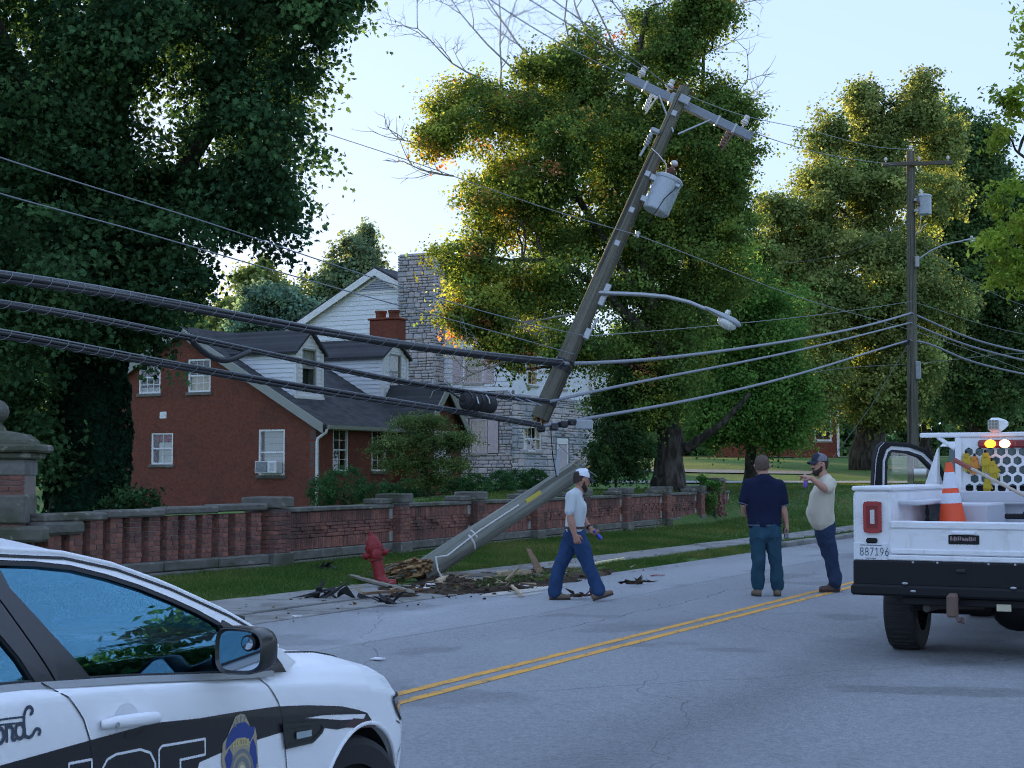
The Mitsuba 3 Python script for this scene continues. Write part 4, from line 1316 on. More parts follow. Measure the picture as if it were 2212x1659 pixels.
# one mass of woods closing the horizon
r_ = np.random.default_rng(81)
es = []
for k in range(46):
    x = -95 + 190 * k / 45 + r_.normal(0, 2)
    if -48 < x < -2:
        h_ = 4.0
    else:
        h_ = r_.uniform(6, 10)
    y = 165 + r_.uniform(-8, 12)
    es.append((np.array([x, y, 3 + h_ * .5]), np.array([4.5, 3.5, h_ * .62])))
    es.append((np.array([x + 2, y - 8, 4.2]), np.array([3.5, 2.5, 2.2])))
m_, c_, _ = crown(es, 3400, 45, 1.5, .6, DEEP, TRI5, 82, sat=0)
single('far_woods', m_, LEAF, 'far-off dark woods closing the horizon', 'woods', kind='stuff', color=c_)

# plants by the houses
def shrub(name, label, es, n_cl, per, size, tones, seed, rcl=.22, shape=OVAL, cat_='shrub', group=None, **kw):
    t = Thing(name, label, cat_, None, group)
    m, c, pos = crown(ell(es), n_cl, per, rcl, size, tones, shape, seed, sat=0, warp=.12, **kw)
    t.add('foliage', m, LEAF, color=c)
    b = ell(es)[0][0]
    s_, t_ = b @ U, b @ N
    g = np.array([b[0], b[1], float(ground_z(s_, t_)) - .05])
    rr = np.random.default_rng(seed)
    t.add('stem', tube([g, (g + b) / 2 + rr.normal(size=3) * .05, b], [.05, .04, .02], 6), BARK)
    return t


HEDGE = [(.016, .045, .018), (.035, .075, .026)]
for i, (x, y, d, rx, rz, lab) in enumerate([(1022, 1058, 46.5, .50, .48, 'clipped round shrub nearest the brick house, leftmost of the row'), (1083, 1052, 47.4, .48, .50, 'clipped round shrub, second of the row behind the wall'),
                                            (1122, 1048, 49, .42, .52, 'clipped round shrub, third of the row behind the wall'), (1158, 1046, 50.5, .42, .50, 'clipped round shrub at the right end of the row, beside the broken pole')]):
    shrub('round_shrub', lab, [(x, y, d, rx, rx, rz)], 260, 26, .055, HEDGE, 91 + i, .12, shell=.86, group='clipped round shrubs behind the wall')
shrub('foundation_shrub', 'dark shrub under the brick house front window', [(745, 1050, 47.5, .75, .6, .62), (700, 1060, 47.2, .5, .5, .5)], 240, 26, .07, HEDGE, 96, .16, shell=.7)
shrub('foundation_shrub', 'low dark shrub left of the layered ornamental tree', [(810, 1068, 47, .6, .5, .42), (850, 1072, 46.5, .5, .5, .36)], 200, 26, .07, HEDGE, 97, .16, shell=.7)
shrub('foundation_shrub', 'dark clipped hedge behind the layered ornamental tree', [(940, 1062, 46.6, .8, .5, .5), (890, 1068, 46.4, .6, .5, .45), (985, 1064, 46.3, .5, .5, .45)], 300, 26, .07, HEDGE, 98, .16, shell=.75)
shrub('vine_tangle', 'tall dark vine tangle beside the turning maple trunk', [(1330, 930, 48, .75, .8, 1.5), (1370, 985, 48, .6, .7, .9), (1300, 1000, 47.5, .6, .6, .7), (1350, 850, 48, .5, .5, .8)], 420, 40, .11, [(.014, .034, .014), (.04, .07, .022)], 99, .3, shell=.4, cat_='vine')
shrub('weed_clump', 'green weeds growing over the far end pier of the brick wall', [(1545, 1050, 48.8, .35, .3, .2), (1535, 1085, 48.6, .18, .2, .3), (1520, 1040, 49.2, .22, .22, .2)], 60, 26, .08, [(.03, .08, .02), (.07, .13, .035)], 100, .14, cat_='weeds')
shrub('ground_bush', 'small leafy bush below the air conditioner side of the maple trunk', [(235, 1085, 27.3, .55, .4, .45), (310, 1092, 27.0, .35, .35, .25)], 90, 26, .10, MAPLE, 101, .2)
OB = view(925, 1085, 45)
OB[2] = .7
tree('ornamental_tree', 'small layered ornamental tree in front of the brick house', OB,
     [([OB, view(922, 1030, 45), view(915, 960, 45), view(910, 910, 45)], .07, .03), ([view(922, 1040, 45), view(960, 985, 44.8), view(990, 960, 44.6)], .04, .02), ([view(920, 1030, 45), view(880, 985, 44.8), view(850, 975, 44.6)], .04, .02)],
     .07, ell([(905, 915, 45, .95, .8, .30), (930, 960, 44.8, 1.15, 1.0, .26), (880, 1000, 44.6, .95, .9, .22), (965, 1005, 44.6, .85, .8, .22), (850, 965, 44.7, .75, .7, .24), (985, 945, 44.8, .55, .5, .2), (930, 1040, 44.8, .7, .6, .2)]),
     420, 55, .34, .075, [(.030, .055, .018), (.070, .085, .030)], OVAL, 111, nb=36, br=(.02, .008), flat=.3, shell=.1, warp=.1, sat=0)
# trees across the road to the right, outside the frame: they show in the police car's windows
for i, (x, y, gx) in enumerate([(24, 23, 3.4), (30, 33, 3.8), (25, 14, 3.4), (19, 24, 3.0)]):
    b = np.array([x, y, .05])
    tree('street_tree', ('roadside tree outside the picture, nearest the road', 'roadside tree outside the picture, behind the nearest one', 'roadside tree outside the picture, closest to the viewer', 'roadside tree outside the picture, farthest away')[i], b, [([b, b + UP * 3, b + UP * 10], .28, .1)],
         .28, [(b + np.array([0, 0, 10.5]), np.array([gx * .9, gx * .9, 5.5])), (b + np.array([2.5, 2.5, 6.0]), np.array([gx * .6, gx * .6, 1.8])), (b + np.array([-2.0, 2, 6.4]), np.array([gx * .6, gx * .6, 1.7]))],
         420, 45, .9, .26, DEEP, TRI5, 121 + i, nb=16, group='street trees outside the frame')
# ------------------------------------------------------------------ utility poles and wires
def tube_uv(pts, rad, sides=20, n_=40, wob=.0, seed=0):
    """Round member with uv (round, metres along) for the wood grain; returns mesh, uv."""
    p = np.asarray(pts, float)
    k = np.linspace(0, 1, n_)
    kk = np.linspace(0, 1, len(p))
    q = np.stack([np.interp(k, kk, p[:, j]) for j in range(3)], 1)
    r = np.interp(k, np.linspace(0, 1, len(np.atleast_1d(rad))), np.atleast_1d(rad))
    t = (q[-1] - q[0]) / np.linalg.norm(q[-1] - q[0])
    a = np.cross(t, [0.3, 1, .1])
    a /= np.linalg.norm(a)
    b = np.cross(t, a)
    ang = np.linspace(0, 2 * math.pi, sides + 1)
    v = q[:, None] + r[:, None, None] * (np.cos(ang)[None, :, None] * a + np.sin(ang)[None, :, None] * b)
    if wob:
        d = meshkit.fbm(np.stack([np.broadcast_to(np.cos(ang) * 2, v.shape[:2]), np.broadcast_to(np.sin(ang) * 2, v.shape[:2]), np.broadcast_to((k * 3)[:, None], v.shape[:2])], -1), 3, seed) - .5
        v = v + (v - q[:, None]) * (d * wob)[..., None]
    uv = np.stack(np.broadcast_arrays(ang[None] / (2 * math.pi), (k * np.linalg.norm(q[-1] - q[0]))[:, None]), -1)
    i, j = np.meshgrid(np.arange(n_ - 1), np.arange(sides), indexing='ij')
    s1 = sides + 1
    f = np.stack([i * s1 + j, i * s1 + j + 1, (i + 1) * s1 + j + 1, (i + 1) * s1 + j], -1).reshape(-1, 4)
    return tri((v.reshape(-1, 3), f)), uv.reshape(-1, 2), (q, r, a, b, t)


def basis(o, zaxis, xhint):
    z = np.asarray(zaxis, float) / np.linalg.norm(zaxis)
    x = np.asarray(xhint, float) - z * (np.asarray(xhint) @ z)
    x /= np.linalg.norm(x)
    m = np.eye(4)
    m[:3, 0], m[:3, 1], m[:3, 2], m[:3, 3] = x, np.cross(z, x), z, o
    return m


TANK = plain('tank', (.40, .44, .48), .4, .1)
ARMGREY = plain('armgrey', (.24, .27, .31), .5, .1)
CREAM = plain('porcelain', (.62, .60, .57), .25)
BROWNPORC = plain('brownporcelain', (.16, .085, .07), .2)
LENS = mat('lens', {'type': 'dielectric', 'int_ior': 1.3})
LAMPGLASS = plain('lampglass', (.62, .64, .60), .12, 0, .6)
CABLE = plain('cable', (.018, .019, .024), .38)
GREYCABLE = plain('greycable', (.24, .26, .31), .45, .3)
WIRE = plain('wire', (.24, .26, .28), .5, .3)
YELLOWTAG = plain('yellowtag', (.50, .40, .06), .6)
GREYWOOD = plain("greywood", (.16, .165, .13), .9)
FRESHWOOD = plain('freshwood', (.42, .27, .13), .85)


def f_split(p, n, uv):
    a = fb(p.x * 22, p.y * 22, p.z * 22, 3)
    return mixc([.085, .045, .022], [.40, .26, .13], smooth_(.3, .7, a))


SPLIT = mat('split', {'type': 'twosided', 'bsdf': {'type': 'principled', 'base_color': mikit.proc(f_split), 'roughness': .9, 'specular': .2}})

# the hanging upper pole: broken off and held by its cables, leaning to the right
PB, PT = view(1166, 905, 24.0), view(1480, 190, 24.35)
ax = (PT - PB) / np.linalg.norm(PT - PB)
PL = float(np.linalg.norm(PT - PB))
(m_, uv_, info) = tube_uv([PB, PT], [.150, .135, .098], wob=.07, seed=3)
up_pole = Thing('leaning_utility_pole', 'snapped utility pole hanging tilted from its cables with transformer and lamp', 'utility pole')
capf = [np.arange(20)[::-1]]
up_pole.add('pole', m_, POLE, smooth=True, uv=uv_)
pm = basis(PB, ax, [1, 0, 0])            # pole frame: z along the pole, x to the right of the picture
up_pole.add('pole_top', mv(lathe([(.097, 0), (.085, .012), (0, .02)], 20), 0, 0, PL - .002), BARK, M=pm)
# broken lower end: splinters
r_ = np.random.default_rng(2)
for k in range(9):
    a = r_.uniform(0, 6.28)
    q = np.array([.085 * math.cos(a), .085 * math.sin(a), .05])
    up_pole.add('splinter', rod(q, q * np.array([1.1, 1.1, 0]) + [0, 0, -r_.uniform(.08, .26)], .04, .006, 5), SPLIT if k % 3 else BARK, M=pm)


def on_pole(f):
    return PB + ax * PL * f


# crossarm (grey fibreglass), across the pole
arm_a, arm_b = view(1352, 160, 24.33), view(1628, 292, 24.33)
arm_o = (arm_a + arm_b) / 2
ad = (arm_b - arm_a) / np.linalg.norm(arm_b - arm_a)
am = basis(arm_o, np.cross([0, -1, .0], ad) if 0 else np.cross(ad, [0, 1, 0]), ad)     # x along the arm, z roughly along the pole
if am[2, 2] < 0:
    am[:3, 1] *= -1
    am[:3, 2] *= -1
AL = float(np.linalg.norm(arm_b - arm_a)) / 2
ca = up_pole.add('crossarm', cbox(-AL, AL, .12, .24, -.07, .07, .012), ARMGREY, M=am)
for x in (-.78, -.30, .52, .82):
    up_pole.add('clamp', cbox(x - .025, x + .025,   .108, .252, -.084, .084, .01), GALV, parent=ca, M=am)
for x, up_ in ((-.92, .075), (-.42, .075), (.93, .075)):
    i_ = up_pole.add('insulator', mv(lathe([(.018, 0), (.018, .06), (.07, .065), (.045, .09), (.065, .1), (.035, .15), (.05, .16), (.04, .21), (0, .215)], 16), x, .18, up_ + .008), CREAM, smooth=30, parent=ca, M=am)
for x in (-.62, .75):                               # cut-outs hanging under the arm
    up_pole.add('cutout', cat([mv(lathe([(.03, 0), (.05, .02), (.03, .05), (.05, .07), (.03, .1), (.05, .12), (.03, .15), (.05, .17), (.03, .2), (.03, .26)], 14), x, .12, -.37), rod((x + .09, .10, -.1), (x + .04, .10, -.42), .014, sides=8), cbox(x - .03, x + .11, .09, .15, -.12, -.08, .008)]), CREAM if x < 0 else BROWNPORC, parent=ca, M=am)
for x in (-.15, .12):
    up_pole.add('brace', rod((x * 3.4, .11, -.05), (x * .3, -.13, -.55), .016, sides=6), GALV, M=am)
up_pole.add('bracket_plate', cbox(-.34, -.07, .07, .27, -.10, .095, .02), GREYMETAL, M=am)
up_pole.add('bracket_plate', cbox(-.20, -.02, -.15, -.10, -.06, .07, .01), GREYMETAL, M=am)
# lightning arrester and hardware up the pole
zf = PL * .80
h_ = up_pole.add('arrester', xf(cat([mv(lathe([(.03, 0), (.055, .02), (.03, .05), (.055, .07), (.03, .1), (.055, .12), (.03, .15), (.055, .17), (.03, .2), (.02, .28)], 14), -.20, -.10, zf), cbox(-.24, -.08, -.15, -.02, zf + .25, zf + .33, .02), rod((-.20, -.10, zf), (-.22, -.12, zf - .2), .02, sides=8)]), np.eye(4)), GREYMETAL, M=pm)
for z in (PL * .62, PL * .73, PL * .915, PL * .52):
    up_pole.add('bolt_plate', cbox(-.04, .05, -.14, -.105, z - .05, z + .05, .01), GALV, M=pm)
up_pole.add('ground_lead', tube([(-.10, -.11, PL * .80), (.04, -.15, PL * .79), (.22, -.22, PL * .77), (.30, -.18, PL * .735)], .009, 6), CREAM, M=pm)
# transformer can on the right of the pole
tz = PL * .665
tm = pm @ np.array([[1, 0, 0, .36], [0, 1, 0, -.10], [0, 0, 1, tz - .14], [0, 0, 0, 1.0]])
tk = up_pole.add('transformer', lathe([(0, -.0), (.2, 0), (.215, .015), (.218, .03), (.218, .54), (.235, .545), (.237, .585), (.21, .61), (.12, .64), (0, .65)], 32), TANK, smooth=35, M=tm)
up_pole.add('bushing', mv(lathe([(.07, 0), (.07, .03), (.085, .035), (.06, .05), (.085, .06), (.06, .08), (.08, .09), (.055, .11), (.07, .12), (.03, .14), (.03, .19), (0, .2)], 18), -.03, 0, .625), BROWNPORC, smooth=30, parent=tk, M=tm)
up_pole.add('bushing_cap', sphere((-.03, 0, .855), (.06, .06, .05)), CREAM, True, parent=tk, M=tm)
for z in (.12, .5):
    up_pole.add('hanger', cbox(-.30, -.2, -.05, .05, z - .05, z + .05, .01), GALV, parent=tk, M=tm)
up_pole.add('lug', cbox(.12, .2, -.2, -.13, .46, .52, .01), GALV, parent=tk, M=tm)
up_pole.add('drain_lead', tube([(.15, -.19, .45), (.12, -.226, .36), (.05, -.228, .2), (.02, -.22, .0), (-.05, -.15, -.25)], .008, 6), CABLE, parent=tk, M=tm)
# street lamp on its arm
def lamp(th, pts, r0, head_dir, size=1.0, side=None):
    la = th.add('lamp_arm', tube(pts, np.linspace(r0, r0 * .8, len(pts)), 12), GALV, smooth=40)
    hm = basis(pts[-1], np.cross(head_dir, np.cross(UP, head_dir)), head_dir)
    s = size
    prof = [(-.04, .05), (.10, .075), (.30, .105), (.45, .125), (.58, .13), (.68, .10), (.74, .045)]
    ring, v = 14, []
    for x, w in prof:
        for k in range(ring):
            a = 2 * math.pi * k / ring
            zz = math.sin(a)
            v.append([x * s, math.cos(a) * w * 1.15 * s, (zz * w * (.75 if zz > 0 else .38) + .01) * s])
    v = np.array(v)
    i, j = np.meshgrid(np.arange(len(prof) - 1), np.arange(ring), indexing='ij')
    f = np.stack([i * ring + j, i * ring + (j + 1) % ring, (i + 1) * ring + (j + 1) % ring, (i + 1) * ring + j], -1).reshape(-1, 4)
    e0 = [[0, (k + 1) % ring, k] for k in range(1, ring)]
    v2, f2 = tri((v, f))
    n0 = (len(prof) - 1) * ring
    f2 = np.vstack([f2, [[0, k + 1, k] for k in range(1, ring - 1)], [[n0, n0 + k, n0 + k + 1] for k in range(1, ring - 1)]])
    hd = th.add('lamp_head', (v2, f2), GREYMETAL, 40, M=hm)
    th.add('lamp_lens', sphere((.48 * s, 0, -.06 * s), (.2 * s, .135 * s, .11 * s), 3), LAMPGLASS, True, parent=hd, M=hm)
    th.add('photocell', mv(lathe([(.04, 0), (.042, .05), (.03, .07), (0, .075)], 12), .40 * s, 0, .1 * s), LAMPGLASS, parent=hd, M=hm)


lp = [view(*q) for q in ((1290, 632, 24.05), (1330, 634, 23.9), (1385, 636, 23.8), (1440, 641, 23.75), (1490, 653, 23.7), (1526, 668, 23.7))]
lamp(up_pole, lp, .036, lp[-1] - lp[-2] + np.array([0, 0, -.03]), .80)
up_pole.add('lamp_bracket', cbox(.07, .2, -.09, .07, PL * .345, PL * .41, .015), GALV, M=pm)
up_pole.add('wire_clamp', cat([cbox(.1, .2, -.14, -.04, PL * .245, PL * .275, .01), rod((.18, -.12, PL * .27), (.2, -.12, PL * .31), .02)]), GALV, M=pm)
up_pole.add('spool_insulator', mv(lathe([(.02, -.05), (.05, -.04), (.03, 0), (.05, .04), (.02, .05)], 12), .24, -.1, PL * .565), CREAM, smooth=30, M=pm)
for z, w in ((.28, .02), (.90, .03), (.86, .02), (1.0, .015)):
    up_pole.add('cable_strap', mv(lathe([(.148, -w), (.158, -w), (.158, w), (.148, w)], 24), 0, 0, z), CABLE, M=pm)

# the butt of the pole, still rooted, lying over to the right
SB, ST = view(905, 1262, 23.7), view(1243, 1018, 25.6)
SB[2] = .10
(m_, uv_, _) = tube_uv([SB, ST], [.185, .175, .168], wob=.09, seed=8)
stub = Thing('pole_stump', 'broken lower length of the pole lying tilted over the grass', 'utility pole')
sx = (ST - SB) / np.linalg.norm(ST - SB)
SL = float(np.linalg.norm(ST - SB))


def f_wood2(p, n, uv):
    a = fb(uv.x * 26, uv.y * .9, 1.0, 4)
    b = fb(uv.x * 5, uv.y * .6, 7.0, 3)
    v = .6 + .6 * (a - .5) + .7 * (b - .5)
    return mixc(mi.Color3f(.33 * v, .335 * v, .285 * v), mi.Color3f(.05, .05, .04), smooth_(.62, .70, fb(uv.x * 13, uv.y * .3, 3.0, 3)) * .7)


POLE2 = mat('polewood2', {'type': 'twosided', 'bsdf': {'type': 'principled', 'base_color': mikit.proc(f_wood2), 'roughness': .85, 'specular': .25}})
stub.add('pole', m_, POLE2, smooth=True, uv=uv_)
sm = basis(SB, sx, [0, -1, 0])           # z along, x towards the viewer
r_ = np.random.default_rng(12)
for k in range(14):                       # jagged top
    a = r_.uniform(0, 6.28)
    q = np.array([.13 * math.cos(a), .13 * math.sin(a), SL - .05])
    stub.add('splinter', rod(q, q * np.array([1.0, 1.0, 1]) + [0, 0, r_.uniform(.06, .30)], .06, .01, 5), SPLIT if k % 4 == 0 else GREYWOOD, M=sm)
# torn butt: long splinters of fresh wood running left to the hydrant
for k in range(64):
    a = r_.uniform(-1.5, 1.5)
    s0 = SB + np.array([r_.uniform(-.05, .24), r_.uniform(-.2, .15), r_.uniform(-.06, .26)])
    e0 = SB + np.array([-r_.uniform(.15, .80), r_.uniform(-.28, .2), r_.uniform(-.09, .06)])
    w = r_.uniform(.010, .034)
    stub.add('splinter', tube(branch_path(s0, e0, r_, 5, .05, .035), [w, w * 1.1, w * .9, w * .5, .003], 4), SPLIT if k % 5 else GREYWOOD)
stub.add('shattered_core', jitter(refine(trimesh.convex.convex_hull(np.array([SB + q for q in np.array([[.2, -.2, .05], [.24, .2, .1], [.12, -.1, .22], [-.1, -.15, -.05], [-.12, .1, .08], [-.02, -.1, .14], [-.25, 0, -.05]])])), .07), .05, 7, 4), SPLIT)
stub.add('ground_wire', tube([sm[:3, :3] @ np.array(q) + SB for q in ((.172, -.05, 2.1), (.185, -.05, 1.2), (.2, -.02, .75), (.26, .0, .45))] + [SB + np.array(q) for q in ((.28, -.5, .28), (.32, -.52, .08), (.38, -.5, -.02))], .014, 8), CREAM)
stub.add('staple_strap', xf(tube([((.165) * math.cos(a), .165 * math.sin(a), 0) for a in np.linspace(-.5, 1.0, 8)], .018, 6), basis(SB + sx * 1.02, sx, [0, -1, 0]) @ np.diag([1.08, 1.08, 1, 1])), CREAM)
stub.add('staple_strap', xf(tube([((.163) * math.cos(a), .163 * math.sin(a), 0) for a in np.linspace(-.8, .1, 8)], .014, 6), basis(SB + sx * 1.12, sx, [0, -1, 0]) @ np.diag([1.08, 1.08, 1, 1])), CREAM)
tagm = sm @ np.array([[1, 0, 0, .168], [0, 1, 0, -.03], [0, 0, 1, SL * .69], [0, 0, 0, 1.0]])
stub.add('number_tag', cbox(-.0, .012, -.035, .035, -.17, .17, .004), YELLOWTAG, M=tagm)

# the standing pole farther up the road
FB = view(1974, 1200, 48.0)  
FB[2] = -.2
FT = view(1967, 327, 48.0)
fp_ = Thing('utility_pole', 'upright wooden utility pole behind the truck with crossarm, transformer and lamp', 'utility pole')
(m_, uv_, _) = tube_uv([FB, FT], [.185, .16, .125], wob=.05, seed=4)
fp_.add('pole', m_, POLE, smooth=True, uv=uv_)
fm = basis(view(1968, 356, 48), UP, [1.0, .12, -.02])
fa = fp_.add('crossarm', xf(cbox(-1.02, 1.30, -.24, -.13, -.06, .06, .012), rot([0, 1, 0], -3)), plain('armwood', (.11, .095, .075), .9), M=fm)
for x in (-.9, .2, 1.15):
    fp_.add('insulator', mv(lathe([(.018, 0), (.018, .05), (.06, .055), (.04, .08), (.055, .09), (.03, .15), (0, .16)], 12), x, -.18, .07 + .05 * x), CREAM, parent=fa, M=fm)
fp_.add('pin_insulator', mv(lathe([(.02, 0), (.02, .06), (.07, .07), (.04, .12), (.06, .13), (.03, .2), (0, .21)], 12), FT[0], FT[1], FT[2] - .01), CREAM)
ft = np.eye(4)
ft[:3, 3] = view(1997, 464, 47.8)
tk = fp_.add('transformer', lathe([(0, 0), (.2, 0), (.215, .02), (.215, .56), (.235, .565), (.235, .6), (.2, .63), (.1, .66), (0, .665)], 24), TANK, smooth=35, M=ft)
fp_.add('bushing', mv(lathe([(.06, 0), (.075, .03), (.05, .06), (.07, .08), (.03, .16), (0, .18)], 12), -.1, 0, .64), CREAM, parent=tk, M=ft)
fp_.add('hanger', cat([box(-.33, -.19, -.05, .05, .1, .18), box(-.33, -.19, -.05, .05, .44, .52)]), GALV, parent=tk, M=ft)
fp_.add('cutout', cat([mv(lathe([(.03, 0), (.06, .02), (.03, .07), (.06, .1), (.03, .16)], 10), *view(1985, 445, 47.7)), rod(view(1985, 445, 47.7), view(1980, 405, 47.7), .012)]), BROWNPORC)
lamp(fp_, [view(*q) for q in ((1976, 566, 47.9), (1990, 556, 47.8), (2012, 541, 47.7), (2036, 530, 47.6), (2060, 524, 47.5), (2082, 520, 47.5))], .03, np.array([1.0, -.1, .08]), .62)
fp_.add('lamp_bracket', cbox(-.06, .06, -.1, .06, -.16, .18, .01), GALV, M=basis(view(1980, 566, 47.8), UP, [1, 0, 0]))
fp_.add('meter_box', cbox(-.08, .08, -.08, .08, -.28, .28, .02), GREYMETAL, M=basis(view(1983, 800, 47.85), UP, [1, 0, 0]))
fp_.add('cable_bracket', cat([cbox(-.22, .02, -.12, .0, -.1, .06, .02)]), CABLE, M=basis(view(1964, 738, 47.7), UP, [1, 0, 0]))
fp_.add('drop_loop', tube([view(*q) for q in ((1990, 465, 47.7), (1987, 490, 47.7), (1978, 505, 47.7), (1988, 500, 47.6), (1994, 488, 47.6), (2004, 482, 47.6))], .014, 6), CREAM)


# ------------------------------------------------------------------ cables
def sag(a, b, s, n_=28):
    t = np.linspace(0, 1, n_)[:, None]
    return np.asarray(a) + (np.asarray(b) - np.asarray(a)) * t - UP * (4 * s * t * (1 - t))


def through(pts, n_=50):
    from scipy.interpolate import CubicSpline
    p = np.array([view(*q) for q in pts])
    k = np.r_[0, np.cumsum(np.linalg.norm(np.diff(p, axis=0), axis=1))]
    k /= k[-1]
    return CubicSpline(k, p)(np.linspace(0, 1, n_))


def bundle(name, label, path, r, mtl, strands=4, lash=True, thin=None, seed=0):
    t = Thing(name, label, 'cable')
    path = np.asarray(path)
    d = np.gradient(path, axis=0)
    d /= np.linalg.norm(d, axis=1, keepdims=True)
    side = np.cross(d, UP)
    side /= np.linalg.norm(side, axis=1, keepdims=True)
    upv = np.cross(side, d)
    L_ = np.r_[0, np.cumsum(np.linalg.norm(np.diff(path, axis=0), axis=1))]
    if strands <= 1:
        t.add(None, tube(path, r, 10), mtl, smooth=True)
        return t
    rr = np.random.default_rng(seed)
    for k in range(strands):
        a = 2 * math.pi * k / strands + .35 * np.sin(L_ * 1.1 + k) + .22 * L_ * (1 if seed % 2 else -1) * .6
        o = r * .52
        t.add('strand', tube(path + side * (np.cos(a) * o)[:, None] + upv * (np.sin(a) * o)[:, None], r * rr.uniform(.42, .58), 8), mtl, smooth=True)
    t.add('messenger', tube(path + upv * r * 1.05, r * .22, 6), WIRE, smooth=True)
    if lash:
        m = int(L_[-1] / .33)
        q = np.linspace(0, L_[-1], m * 10)
        P = np.stack([np.interp(q, L_, path[:, j]) for j in range(3)], 1)
        S = np.stack([np.interp(q, L_, side[:, j]) for j in range(3)], 1)
        V = np.stack([np.interp(q, L_, upv[:, j]) for j in range(3)], 1)
        a = q / .33 * 2 * math.pi
        t.add('lashing', tube(P + S * (np.cos(a) * r * 1.10)[:, None] + V * (np.sin(a) * r * 1.12)[:, None], .0028, 4), WIRE)
    return t


E0 = 60
bundle('cable_bundle', 'thickest black cable bundle, uppermost of three sagging left of the pole', through([(-420, 545, 12.5), (0, 598, 14.0), (300, 645, 16.6), (700, 718, 19.6), (1000, 763, 22.2), (1215, 785, 23.7)], 70), .052, CABLE, 4, seed=1)
bundle('cable_bundle', 'middle black cable bundle left of the pole carrying the splice case', through([(-420, 600, 12.5), (0, 657, 14.0), (300, 708, 16.6), (560, 762, 18.6), (800, 812, 20.5), (1000, 846, 22.2), (1185, 868, 23.7)], 70), .036, CABLE, 3, seed=2)
bundle('cable_bundle', 'lowest black cable bundle left of the pole', through([(-420, 662, 12.5), (0, 722, 14.0), (300, 776, 16.6), (700, 845, 19.6), (1000, 892, 22.2), (1168, 920, 23.8)], 70), .043, CABLE, 3, seed=3)
A1, A2, A3 = [(1968, 676, 47.8), (1966, 697, 47.8), (1964, 735, 47.8)]
bundle('support_cable', 'upper grey cable running from the leaning pole to the far pole', through([(1215, 785, 23.7), (1300, 783, 25.5), (1480, 768, 29.8), (1700, 737, 36), (1860, 706, 42.5), A1], 60), .031, GREYCABLE, 1)
bundle('support_cable', 'middle grey cable running from the leaning pole to the far pole', through([(1185, 868, 23.7), (1300, 842, 25.6), (1500, 802, 30.2), (1700, 762, 36), (1860, 724, 42.5), A2], 60), .026, GREYCABLE, 1)
bundle('support_cable', 'lowest grey cable running from the leaning pole to the far pole', through([(1175, 920, 23.8), (1290, 900, 25.6), (1450, 872, 29.4), (1650, 828, 34.8), (1830, 776, 42), A3], 60), .029, GREYCABLE, 1)
for a, lab, pts in [(A1, 'upper grey cable going right from the far pole', [(2040, 708, 49), (2110, 735, 50), (2212, 760, 51), (2500, 800, 54)]), (A2, 'middle grey cable going right from the far pole', [(2040, 728, 49), (2110, 752, 50), (2212, 778, 51), (2500, 822, 54)]),
                    (A3, 'lowest grey cable going right from the far pole', [(2020, 748, 48.6), (2080, 774, 49.6), (2140, 792, 50.3), (2212, 808, 51), (2500, 850, 54)])]:
    bundle('support_cable', lab, through([a] + pts, 40), .032, GREYCABLE, 1)
# short black lead that loops under the middle bundle, and the splice case
bundle('cable_loop', 'short black cable loop hanging below the middle bundle', through([(415, 735, 17.4), (440, 760, 17.6), (480, 778, 17.8), (510, 772, 18.0), (540, 760, 18.3)], 24), .035, CABLE, 1)
sc = Thing('splice_case', 'black ribbed splice case hanging from the middle cable bundle', 'splice case')
a, b = view(1000, 864, 22.0), view(1066, 876, 22.5)
cm = basis(a, b - a, [0, -1, 0])
L_ = float(np.linalg.norm(b - a))
sc.add('shell', lathe([(0, 0), (.07, .0), (.105, .03)] + [(.118 + .008 * (k % 2), .05 + (L_ - .1) * k / 17) for k in range(18)] + [(.10, L_ - .03), (.06, L_), (0, L_)], 24), RUBBER, smooth=30, M=cm)
for z in (.07, .16, .3):
    sc.add('band', mv(lathe([(.128, -.012), (.136, -.012), (.136, .012), (.128, .012)], 20), 0, 0, z), CABLE, M=cm)
sc.add('tail', tube([view(*q) for q in ((968, 842, 21.9), (985, 855, 21.9), (1004, 868, 22.0))], .018, 6), CABLE)
sc.add('hanger_strap', tube([view(*q) for q in ((1022, 850, 22.1), (1030, 858, 22.05), (1034, 872, 22.0))], .012, 6), GALV)
sc.add('hanger_strap', tube([view(*q) for q in ((1050, 853, 22.3), (1056, 862, 22.2), (1058, 872, 22.2))], .012, 6), GALV)
# hardware at the foot of the hanging pole: clamps, ties and a small grey amplifier
hw = Thing('cable_hardware', 'tangle of cable clamps and small boxes at the broken foot of the hanging pole', 'cable hardware')
hw.add('amplifier', cbox(-.16, .16, -.08, .08, -.09, .07, .02), GREYMETAL, M=basis(view(1258, 916, 24.6), UP, [1, .3, .25]))
for k, (x, y) in enumerate([(1170, 926), (1196, 922), (1216, 916), (1236, 912)]):
    hw.add('clamp', jitter(cbox(-.07, .07, -.06, .06, -.05, .05, .02), .02, 6, k), CABLE, M=basis(view(x, y, 23.9 + .12 * k), UP, [1, .3 * k, .2]))
hw.add('hanging_strap', tube([view(*q) for q in ((1190, 928, 23.8), (1192, 960, 23.8), (1194, 985, 23.9), (1202, 1030, 24.2))], .01, 6), CABLE)
hw.add('hanging_strap', xf(cbox(-.035, .035, -.012, .012, -.2, .22, .006), np.eye(4)), GREYMETAL, M=basis(view(1205, 1000, 24.3), view(1206, 980, 24.3) - view(1202, 1020, 24.3), [1, 0, 0]))
hw.add('guy_strand', tube([view(*q) for q in ((1180, 928, 23.8), (1210, 965, 23.8), (1250, 1000, 23.9), (1290, 1030, 24))], .006, 5), WIRE)
